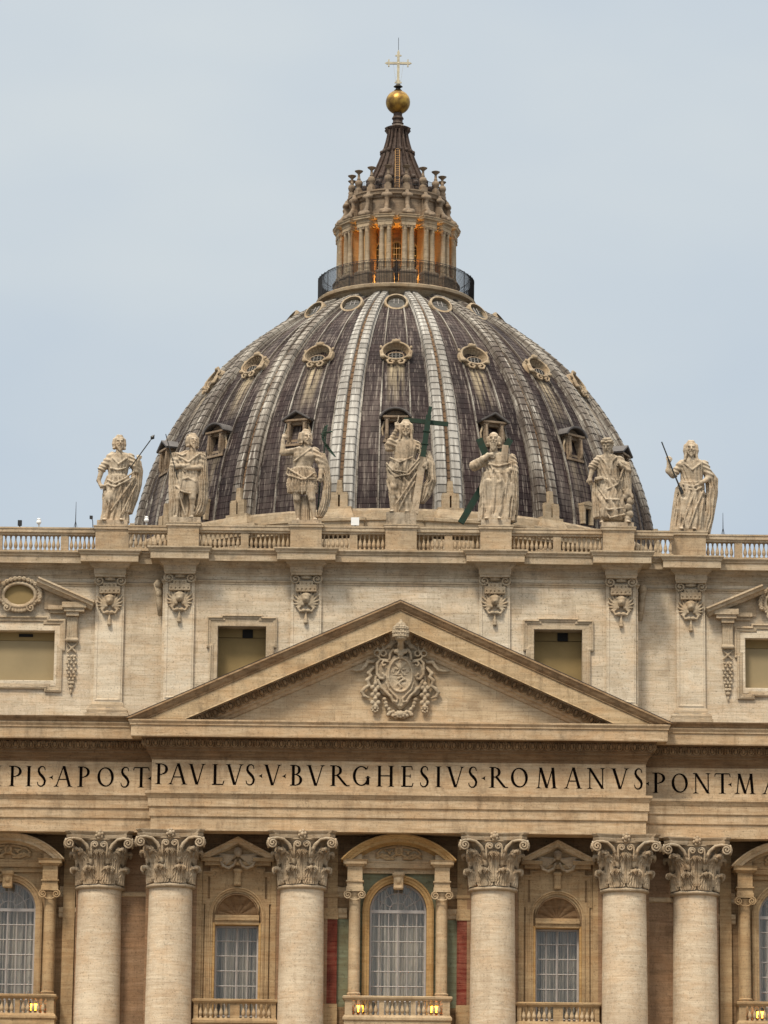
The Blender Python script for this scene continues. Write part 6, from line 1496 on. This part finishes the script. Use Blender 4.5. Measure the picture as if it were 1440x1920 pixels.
# stone ring under the shell, pedestals of the ribs
def ring_path(R, n=96): return [(R * math.sin(2 * PI * i / n), -R * math.cos(2 * PI * i / n)) for i in range(n)]
MB().sweep(ring_path(26.0), [(-.6, 74.6), (1.1, 74.6), (1.1, 75.2), (1.25, 75.3), (1.25, 75.5), (.55, 75.62), (.5, 76.35), (.25, 76.6), (-.6, 76.75)], closed=True).build('stone_ring', M['domestone'], DOME)
for b in range(16):
    p = empty('rib_pedestal', (0, 0, 0), 2 * PI * (b + .5) / 16, DOME)
    if b == 0:
        Rr = 26.0
        m = MB()
        for sx in (-1, 1):
            x0, x1 = sorted((sx * .10, sx * .82)); m.box(x0, x1, -Rr - .75, -Rr + .3, 76.7, 77.9); m.box(x0 + .06, x1 - .06, -Rr - .72, -Rr + .3, 77.9, 78.1)
        m.poly([(-.32, 77.9), (.32, 77.9), (.2, 79.3), (-.2, 79.3)], -Rr - .55, -Rr + .6)
        k1 = m.build('twin_blocks', M['domestone'], p)
        m = MB().sweep([(-1.1, -Rr), (-1.1, -Rr - .75), (1.1, -Rr - .75), (1.1, -Rr)], [(-.6, 75.55), (.45, 75.55), (.42, 75.75), (.22, 76.2), (.1, 76.5), (.1, 76.7), (-.6, 76.72)])
        m.sweep([(-2.3, -Rr), (-2.3, -Rr - 1.2), (2.3, -Rr - 1.2), (2.3, -Rr)], [(-1.5, 74.4), (.2, 74.4), (.2, 75.1), (.4, 75.2), (.4, 75.45), (0, 75.6), (-1.5, 75.62)])
        k2 = m.build('base', M['domestone'], p); PEDK = (k1.data, k2.data)
    else: obj('twin_blocks', PEDK[0], p); obj('base', PEDK[1], p)
# drum below, out of sight of the photograph but real
MB().lathe([(24.4, 44), (24.4, 74.0), (27.2, 74.2), (27.2, 74.6), (25.0, 74.62)], 64).build('drum', M['domestone'], DOME, smooth=30)
for b in range(16):
    q = MB().box(-1.9, 1.9, -28.0, -24.0, 52, 73.4).build('buttress', M['domestone'], DOME) if b == 0 else obj('buttress', q.data, DOME); q.rotation_euler = (0, 0, 2 * PI * (b + .5) / 16)
MB().box(-30, 30, -126, -26, 3.5, 44).build('nave', M['domestone'], DOME)

# --- windows of the dome; each built once facing the viewer at radius 0, then placed round the dome
def at_dome(o, ang, t_, out_=0.):
    r_ = dr(t_) + out_ * math.cos(t_); o.rotation_euler = (0, 0, ang); o.location = (r_ * math.sin(ang), -r_ * math.cos(ang), dzz(t_) + out_ * math.sin(t_))
def tfor(z): return math.asin((z - DZ) / DR)
# round windows near the top
rw = empty('round_window', parent=DOME); tl = Matrix.Rotation(math.radians(-34), 4, 'X')
ci = lambda r_, y_: [(r_ * math.cos(a), y_, r_ * math.sin(a)) for a in [2 * PI * i / 28 for i in range(28)]]
MB().sweep([(math.cos(-2 * PI * i / 28), math.sin(-2 * PI * i / 28)) for i in range(28)], [(-.02, 1.2), (-.02, -.22), (.03, -.30), (-.16, -.27), (-.2, -.1), (-.2, 1.2)], 'xz', True).xf(tl).build('frame', M['domestone'], rw)
m = MB().lathe([(0, -.01), (.82, -.01), (.82, .01), (0, .01)], 24).xf(tl @ Matrix.Rotation(PI / 2, 4, 'X')); m.build('pane', M['oculus'], rw)
m = MB()
for a in (-.22, .22): m.tube([(a, -.06, -.1), (a, -.06, .62)], .03, 4)
m.tube([(-.7, -.06, .3), (.7, -.06, .3)], .03, 4).xf(tl).build('bars', M['muntin'], rw)
# oval shell-hooded windows
ow = empty('oval_window', parent=DOME); tl2 = Matrix.Rotation(math.radians(-22), 4, 'X')
c = Carve(1, 0, 0, flip=False)
rim = [(1.35 * math.cos(q), 1.55 + 1.25 * math.sin(q) * (1 if math.sin(q) > 0 else .75), -.55 + .25 * max(0, math.sin(q))) for q in [2 * PI * i / 32 for i in range(33)]]
c.ell((0, 1.55, .35), (1.5, 1.35, 1.42)); c.ell((0, 1.62, -.5), (1.2, 1.25, 1.12), k=.03, sub=True); c.box((0, 1.5, -1.55), (2, .95, 2), sub=True)
c.line(rim, .1, k=.04)
for i in range(9): a = math.radians(15 + 150 * i / 8); c.cap((.4 * math.cos(a), 1.2 + .4 * math.sin(a), .55), (1.05 * math.cos(a), 1.55 + 1.0 * math.sin(a), -.35), .02, .035, k=.03)
c.ell((0, 2.86, -.35), (.42, .25, .2)); c.ell((-.25, 2.95, -.4), (.16, .15, .14)); c.ell((.25, 2.95, -.4), (.16, .15, .14)); c.ell((0, 3.05, -.35), (.14, .14, .16))
for sx in (-1, 1):
    c.line([(sx * .1, .55, -.6), (sx * .55, .62, -.62), (sx * .85, .42, -.62), (sx * .7, .12, -.6), (sx * .35, .08, -.6), (sx * .2, .28, -.64), (sx * .42, .36, -.66)], .1, k=.03)
    c.ell((sx * 1.25, .95, -.55), (.26, .2, .22)); c.cap((sx * 1.4, 1.0, -.45), (sx * 1.5, 1.7, -.4), .12, .09); c.ell((sx * 1.45, 2.2, -.35), (.13, .13, .2))
obj('shell_hood', c.mesh('shell_hood', M['domestone'], .055), ow).matrix_local = tl2
oc = [(.72 * math.cos(-2 * PI * i / 28), 1.15 + .36 * math.sin(-2 * PI * i / 28)) for i in range(28)]
m = MB().sweep(oc, [(-.07, -.42), (-.1, -.28), (.02, -.28), (.02, -.42)], 'xz', True).xf(tl2); m.build('frame', M['lanstone'], ow)
MB().poly(oc[::-1], -.33, -.3).xf(tl2).build('pane', M['dark'], ow)
m = MB()
for a in (-.36, 0, .36): m.tube([(a, -.38, .82), (a, -.38, 1.48)], .03, 4)
m.tube([(-.7, -.38, 1.15), (.7, -.38, 1.15)], .03, 4).tube([(-.55, -.38, .95), (.55, -.38, .95)], .025, 4).tube([(-.55, -.38, 1.35), (.55, -.38, 1.35)], .025, 4).xf(tl2).build('bars', M['barsdim'], ow)
# dormers
def dormer(tri):
    o = empty('dormer_window', parent=DOME); m = MB()
    for sx in (-1, 1):
        x0, x1 = sorted((sx * .62, sx * .98)); m.box(x0, x1, -.55, 3.0, .3, 2.5); m.box(x0 - .06, x1 + .06, -.62, .4, 2.3, 2.5); m.box(x0 - .06, x1 + .06, -.62, .4, .3, .5)
        c_ = sx * .8; m.tube([(c_, -.6, .5), (c_, -.72, .9), (c_, -.6, 2.3)], [.14, .16, .12], 8)
    m.box(-.62, .62, -.3, 3.0, 2.2, 2.5); m.box(-1.15, 1.15, -.7, 3.0, .1, .3); m.box(-.62, .62, -.4, .6, .3, .75)
    m.build('surround', M['lanstone'], o)
    MB().box(-.62, .62, .5, .6, .5, 2.3).build('pane', M['dark'], o)
    MB().box(-1.2, 1.2, -.75, 3.2, 2.5, 2.68).build('cornice', M['lanstone'], o)
    if tri: pth = [(-1.5, 2.68), (0, 3.55), (1.5, 2.68)]
    else: pth = arc(0, 2.68 - .55, 1.62, 160, 20, 18, 1.35)
    q = MB().sweep(pth, [(0, -.9), (0, 4.5), (.2, 4.5), (.2, -.85), (.12, -.9)], 'xz'); q.build('hood', M['roof'], o)
    MB().poly([(-1.2, 2.66)] + [(a * .86, b_ - .2) for a, b_ in (pth if not tri else pth)] + [(1.2, 2.66)], -.1, .4).build('tympanum', M['lanstone'], o)
    c = MB()
    for sx in (-1, 1): c.tube([(sx * 1.0, -.2, 2.2), (sx * 1.25, -.2, 1.5), (sx * 1.15, -.2, .9), (sx * 1.4, -.15, .5), (sx * 1.2, -.2, .2)], [.12, .1, .1, .14, .1], 6)
    c.build('side_scroll', M['domestone'], o, smooth=True, fix=False)
    return o
DT, DS = dormer(True), dormer(False)
sw = empty('attic_hatch', parent=DOME); MB().sweep([(-.5, 0), (-.5, 1.6), (.5, 1.6), (.5, 0)], [(-.22, 1.2), (-.22, -.3), (-.1, -.34), (.1, -.3), (.1, 1.2)], 'xz').poly([(-.75, 1.8), (-.75, 2.0), (0, 2.25), (.75, 2.0), (.75, 1.8)], -.4, 1.4).build('frame', M['domestone'], sw); MB().box(-.4, .4, .1, .15, -.2, 1.6).build('pane', M['dark'], sw)
used = set()
for b in range(16):
    k = b if b <= 8 else b - 16; ang = 2 * PI * b / 16
    for o, z_, out_ in ((rw, 100.2, .22), (ow, 91.9, -.3)):
        q = o if o not in used else copy_tree(o, DOME); used.add(o); at_dome(q, ang, tfor(z_), out_)
    o = DT if b % 2 else DS
    if abs(k) == 4: continue
    q = o if o not in used else copy_tree(o, DOME); used.add(o); at_dome(q, ang, tfor(83.4), -.55)
    if abs(k) in (2, 6):
        q = sw if sw not in used else copy_tree(sw, DOME); used.add(sw); at_dome(q, ang, tfor(76.9), .1)

# ================================================================== the lantern
LAN = tag(empty('lantern', (0, 150, 0)), 'columned stone lantern with glowing arcade and dark spire on top of the dome', 'lantern tower')
MB().lathe([(6.6, 101.8), (7.2, 102.6), (7.5, 103.0), (8.05, 103.1), (8.1, 103.35), (7.9, 103.5), (4, 103.52)], 64).build('gallery_floor', M['domestone'], LAN, smooth=30)
# netting round the visitors' gallery
m = MB(); R_ = 7.9
for i in range(300):
    a = 2 * PI * i / 300; x, y = R_ * math.sin(a), -R_ * math.cos(a); m.tube([(x, y, 103.45), (x, y, 105.65 if i % 5 else 105.8)], .03 if i % 10 else .05, 3)
m.build('netting_bars', M['iron'], LAN, fix=False)
m = MB()
for z_ in [103.6 + .13 * i for i in range(17)]: m.tube([(R_ * math.sin(2 * PI * i / 72), -R_ * math.cos(2 * PI * i / 72), z_) for i in range(72)], .024 if z_ < 105.5 else .04, 3, closed=True)
m.build('netting_wires', M['iron'], LAN, fix=False)
m = MB()
for i in range(150):
    a = 2 * PI * i / 150; r1 = 7.9; r2 = 7.4; m.tube([(r1 * math.sin(a), -r1 * math.cos(a), 105.7), (r2 * math.sin(a + .02), -r2 * math.cos(a + .02), 106.05)], .014, 3)
m.tube([(7.4 * math.sin(2 * PI * i / 60), -7.4 * math.cos(2 * PI * i / 60), 106.05) for i in range(60)], .03, 4, closed=True)
m.build('overhanging_rail', M['iron'], LAN, fix=False)
# inner wall and arched windows
MB().lathe([(3.9, 103.4), (3.9, 110.6)], 64).build('inner_wall', M['lanwall'], LAN, smooth=True)
aw = empty('arched_window', parent=LAN)
P_ = [(-.52, 104.0), (-.52, 108.2)] + arc(0, 108.2, .52, 180, 0, 14)[1:-1] + [(.52, 108.2), (.52, 104.0)]
MB().poly(P_, -3.97, -3.8).build('pane', M['dark'], aw); MB().sweep(P_, [(-.12, -4.04), (-.12, -3.8), (0, -3.8), (0, -4.04)], 'xz').build('frame', M['lanstone'], aw)
m = MB()
for a in (-.26, 0, .26): m.tube([(a, -4.0, 104.0), (a, -4.0, 108.6)], .02, 4)
for i in range(7): m.tube([(-.5, -4.0, 104.4 + i * .62), (.5, -4.0, 104.4 + i * .62)], .018, 4)
m.build('bars', M['muntin'], aw)
# coupled columns with their pier, pedestal and entablature block
cp = empty('coupled_columns', parent=LAN); m = MB()
for sx in (-1, 1):
    m.lathe([(.36, 105.35), (.36, 105.5), (.3, 105.6), (.32, 105.7), (.27, 105.78), (.27, 107.0), (.235, 109.5), (.26, 109.55), (.24, 109.62), (.27, 109.8), (.33, 109.98)], 16, (sx * .36, -5.85)); m.box(sx * .36 - .34, sx * .36 + .34, -6.18, -5.5, 109.98, 110.1)
m.build('columns', M['domestone'], cp, smooth=40)
m = MB()
for sx in (-1, 1):
    for q in (-1, 1): m.ell((sx * .36 + q * .27, -6.12, 109.82), (.1, .08, .12), 8, 6)
m.build('volutes', M['lanstone'], cp, smooth=True)
MB().box(-.42, .42, -5.75, -4.3, 103.4, 110.3).build('pier', M['lanwall'], cp)
MB().box(-.82, .82, -6.35, -5.0, 103.4, 105.1).sweep([(-.74, -5.2), (-.74, -6.3), (.74, -6.3), (.74, -5.2)], [(-.4, 104.95), (.06, 104.95), (.12, 105.05), (.12, 105.2), (0, 105.35), (-.4, 105.36)]).build('pedestal', M['lanstone'], cp)
MB().sweep([(-.78, -4.9), (-.74, -6.1), (.74, -6.1), (.78, -4.9)], [(-.5, 110.1), (0, 110.1), (0, 110.35), (.05, 110.4), (.05, 110.62), (.12, 110.7), (.26, 110.78), (.26, 110.9), (.34, 111.02), (.34, 111.08), (-.5, 111.15)]).build('entablature_block', M['domestone'], cp)
# volute brackets against the upper drum
c = Carve(1, 0, 0, flip=False)
c.line([(0, 113.75, -5.15), (0, 113.3, -5.3), (0, 112.6, -5.25), (0, 112.0, -5.5), (0, 111.5, -5.9), (0, 111.3, -6.15)], [.22, .26, .2, .22, .28, .2], k=.1)
c.cap((-.3, 113.35, -5.3), (.3, 113.35, -5.3), .28); c.cap((-.36, 111.45, -5.95), (.36, 111.45, -5.95), .3); c.ell((0, 111.3, -6.2), (.3, .2, .16))
c.box((0, 112.4, -5.05), (.2, .3, 1.2))
obj('volute_bracket', c.mesh('volute_bracket', M['lanstone'], .06), cp)
# candelabrum
cd = empty('candelabrum', parent=LAN)
MB().lathe([(.34, 114.1), (.34, 114.75), (.22, 114.8), (.2, 114.95), (.34, 115.1), (.4, 115.35), (.34, 115.6), (.16, 115.75), (.2, 115.85), (.14, 115.95), (.12, 116.4), (.2, 116.5), (.4, 116.68), (.44, 116.76), (.3, 116.82), (.08, 116.9)], 14, (0, -4.68)).build('stem', M['lanstone'], cd, smooth=50); MB().box(-.33, .33, -5.02, -4.35, 113.95, 114.55).build('block', M['lanstone'], cd)
# rings
MB().lathe([(3.9, 110.3), (5.6, 110.3), (5.62, 110.7), (5.85, 110.8), (5.85, 111.0), (4.6, 111.2)], 64).build('arcade_entablature', M['lanwall'], LAN, smooth=30)
MB().lathe([(4.9, 111.1), (4.72, 111.3), (4.66, 113.2), (4.8, 113.3), (4.85, 113.5), (5.02, 113.6), (5.06, 113.85), (5.16, 113.95), (5.16, 114.08), (4.7, 114.2), (3.2, 114.25)], 64).build('upper_drum', M['lanstone'], LAN, smooth=30)
m = MB()
for i in range(160):
    a = 2 * PI * i / 160; m.tube([(4.45 * math.sin(a), -4.45 * math.cos(a), 114.1), (4.45 * math.sin(a), -4.45 * math.cos(a), 115.4)], .022, 3)
for z_ in (115.4, 114.8): m.tube([(4.45 * math.sin(2 * PI * i / 60), -4.45 * math.cos(2 * PI * i / 60), z_) for i in range(60)], .03, 4, closed=True)
m.build('upper_railing', M['iron'], LAN, fix=False)
for b in range(16):
    a1, a2 = 2 * PI * b / 16, 2 * PI * (b + .5) / 16
    for o, a in ((aw, a1), (cp, a2), (cd, a2)):
        q = o if b == 0 else copy_tree(o, LAN); q.rotation_euler = (0, 0, a)
        if o is cd: q.scale = (1, 1, .93); q.location = (0, 0, 8.0)
# spire
def sr(z):
    t_ = (z - 114.2) / (122.0 - 114.2); return 3.5 * (1 - t_) ** 1.45 + .85 * t_ + .25 * (1 - t_)
m = MB(); vs, fs = [], []; nu = 128; nv = 26
for j in range(nv + 1):
    z_ = 114.2 + 7.8 * j / nv
    for k in range(nu):
        a = 2 * PI * k / nu; f_ = abs(math.sin(a * 8)); r_ = sr(z_) * (1 - .07 * (1 - f_ ** 3)); vs.append((r_ * math.sin(a), -r_ * math.cos(a), z_))
for j in range(nv):
    for k in range(nu): fs.append((j * nu + k, j * nu + (k + 1) % nu, (j + 1) * nu + (k + 1) % nu, (j + 1) * nu + k))
m.add(vs, fs).build('spire', M['spire'], LAN, smooth=60, fix=False)
for b in range(16):
    if b == 0:
        a = PI / 16; m = MB(); pts = [((sr(z_) + .08) * math.sin(a), -(sr(z_) + .08) * math.cos(a), z_) for z_ in [114.3 + i * .55 for i in range(15)]]
        m.tube(pts, [.2 - .006 * i for i in range(15)], 5)
        for z_, s_ in ((115.3, .34), (116.1, .26), (119.3, .2)): m.ell(((sr(z_) + .25) * math.sin(a), -(sr(z_) + .25) * math.cos(a), z_), (s_, s_, s_ * 1.1), 8, 6)
        rb = m.build('spire_rib', M['spire'], LAN, smooth=True, fix=False)
    else: rb = obj('spire_rib', rb.data, LAN); rb.rotation_euler = (0, 0, 2 * PI * b / 16)
m = MB()
for b in range(8): a = 2 * PI * (b + .5) / 8; m.tube([(.8 * math.sin(a), -.8 * math.cos(a), 120.6), (1.0 * math.sin(a), -1.0 * math.cos(a), 121.5), (1.28 * math.sin(a), -1.28 * math.cos(a), 121.95)], [.12, .16, .2], 6)
m.lathe([(.95, 121.6), (1.12, 121.8), (1.2, 122.0), (.7, 122.2), (.55, 122.4), (.62, 122.5), (.5, 122.6), (.5, 122.9), (.62, 123.0), (.56, 123.15), (.45, 123.3), (.45, 123.6)], 20).build('spire_neck', M['spire'], LAN, smooth=50)
m = MB(); z0 = 116.0
for sx in (-1, 1): m.tube([(sx * .22, -sr(114.5 + i * .6) - .3, 114.5 + i * .6) for i in range(9)], .035, 4)
for i in range(18): z_ = 114.7 + i * .27; m.tube([(-.22, -sr(z_) - .3, z_), (.22, -sr(z_) - .3, z_)], .025, 4)
m.build('ladder', M['lanwall'], LAN)
MB().lathe([(1.25 * math.sin(PI * i / 28), 124.78 - 1.25 * math.cos(PI * i / 28)) for i in range(29)], 48).build('gilded_ball', M['gold'], LAN, smooth=True)
MB().lathe([(.3, 125.9), (.42, 126.05), (.3, 126.15), (.22, 126.3), (.48, 126.45), (.3, 126.6), (.2, 126.75), (0, 126.8)], 16).build('ball_finial', M['bronze'], LAN, smooth=50)
cx = empty('summit_cross', (0, 0, 126.75), parent=LAN)
m = MB().box(-.13, .13, -.1, .1, 0, 3.45)
for z_, s_ in ((.15, .36), (.35, .2), (3.05, .32)): m.box(-s_, s_, -.08, .08, z_ - .06, z_ + .06)
m.add([(-.1, 0, 3.45), (.1, 0, 3.45), (0, 0, 3.75), (0, -.08, 3.45), (0, .08, 3.45)], [(0, 3, 2), (3, 1, 2), (1, 4, 2), (4, 0, 2)]); m.ell((0, 0, 2.22), (.19, .14, .19), 10, 6)
m.build('upright', M['crossm'], cx)
m = MB().box(-1.2, 1.2, -.11, .11, 2.12, 2.34)
for sx in (-1, 1): m.box(sx * .98 - .07, sx * .98 + .07, -.1, .1, 1.85, 2.62); m.add([(sx * 1.2, -.08, 2.12), (sx * 1.2, .08, 2.12), (sx * 1.2, .08, 2.34), (sx * 1.2, -.08, 2.34), (sx * 1.42, 0, 2.23)], [(0, 1, 4), (1, 2, 4), (2, 3, 4), (3, 0, 4)])
m.build('crossbar', M['crossm'], cx)
MB().tube([(0, 0, 3.6), (0, 0, 5.0)], .025, 4).build('lightning_rod', M['iron'], cx); MB().tube([(-.5, 0, 2.1), (-.25, 0, .2)], .012, 3).tube([(.5, 0, 2.1), (.25, 0, .2)], .012, 3).build('stays', M['crossm'], cx)
# floodlights on the gallery floor washing the arcade with amber light
for b in range(-4, 5):
    a = 2 * PI * b / 16; R_ = 5.3
    l_ = bpy.data.lights.new('arcade_lamp', 'SPOT'); l_.energy = 1000; l_.color = (1., .50, .11); l_.shadow_soft_size = .12; l_.spot_size = math.radians(44); l_.spot_blend = .8
    p0 = Vector((R_ * math.sin(a), -R_ * math.cos(a), 103.85)); p1 = Vector((4.2 * math.sin(a), -4.2 * math.cos(a), 109.6))
    lo = obj('arcade_lamp', l_, LAN, tuple(p0)); lo.rotation_euler = (p0 - p1).to_track_quat('Z', 'Y').to_euler()
    MB().lathe([(.0, -.2), (.14, -.2), (.16, .0), (.1, .04), (0, .05)], 10).build('lamp_fitting', M['iron'], LAN, smooth=40, loc=(p0.x, p0.y, p0.z - .12))
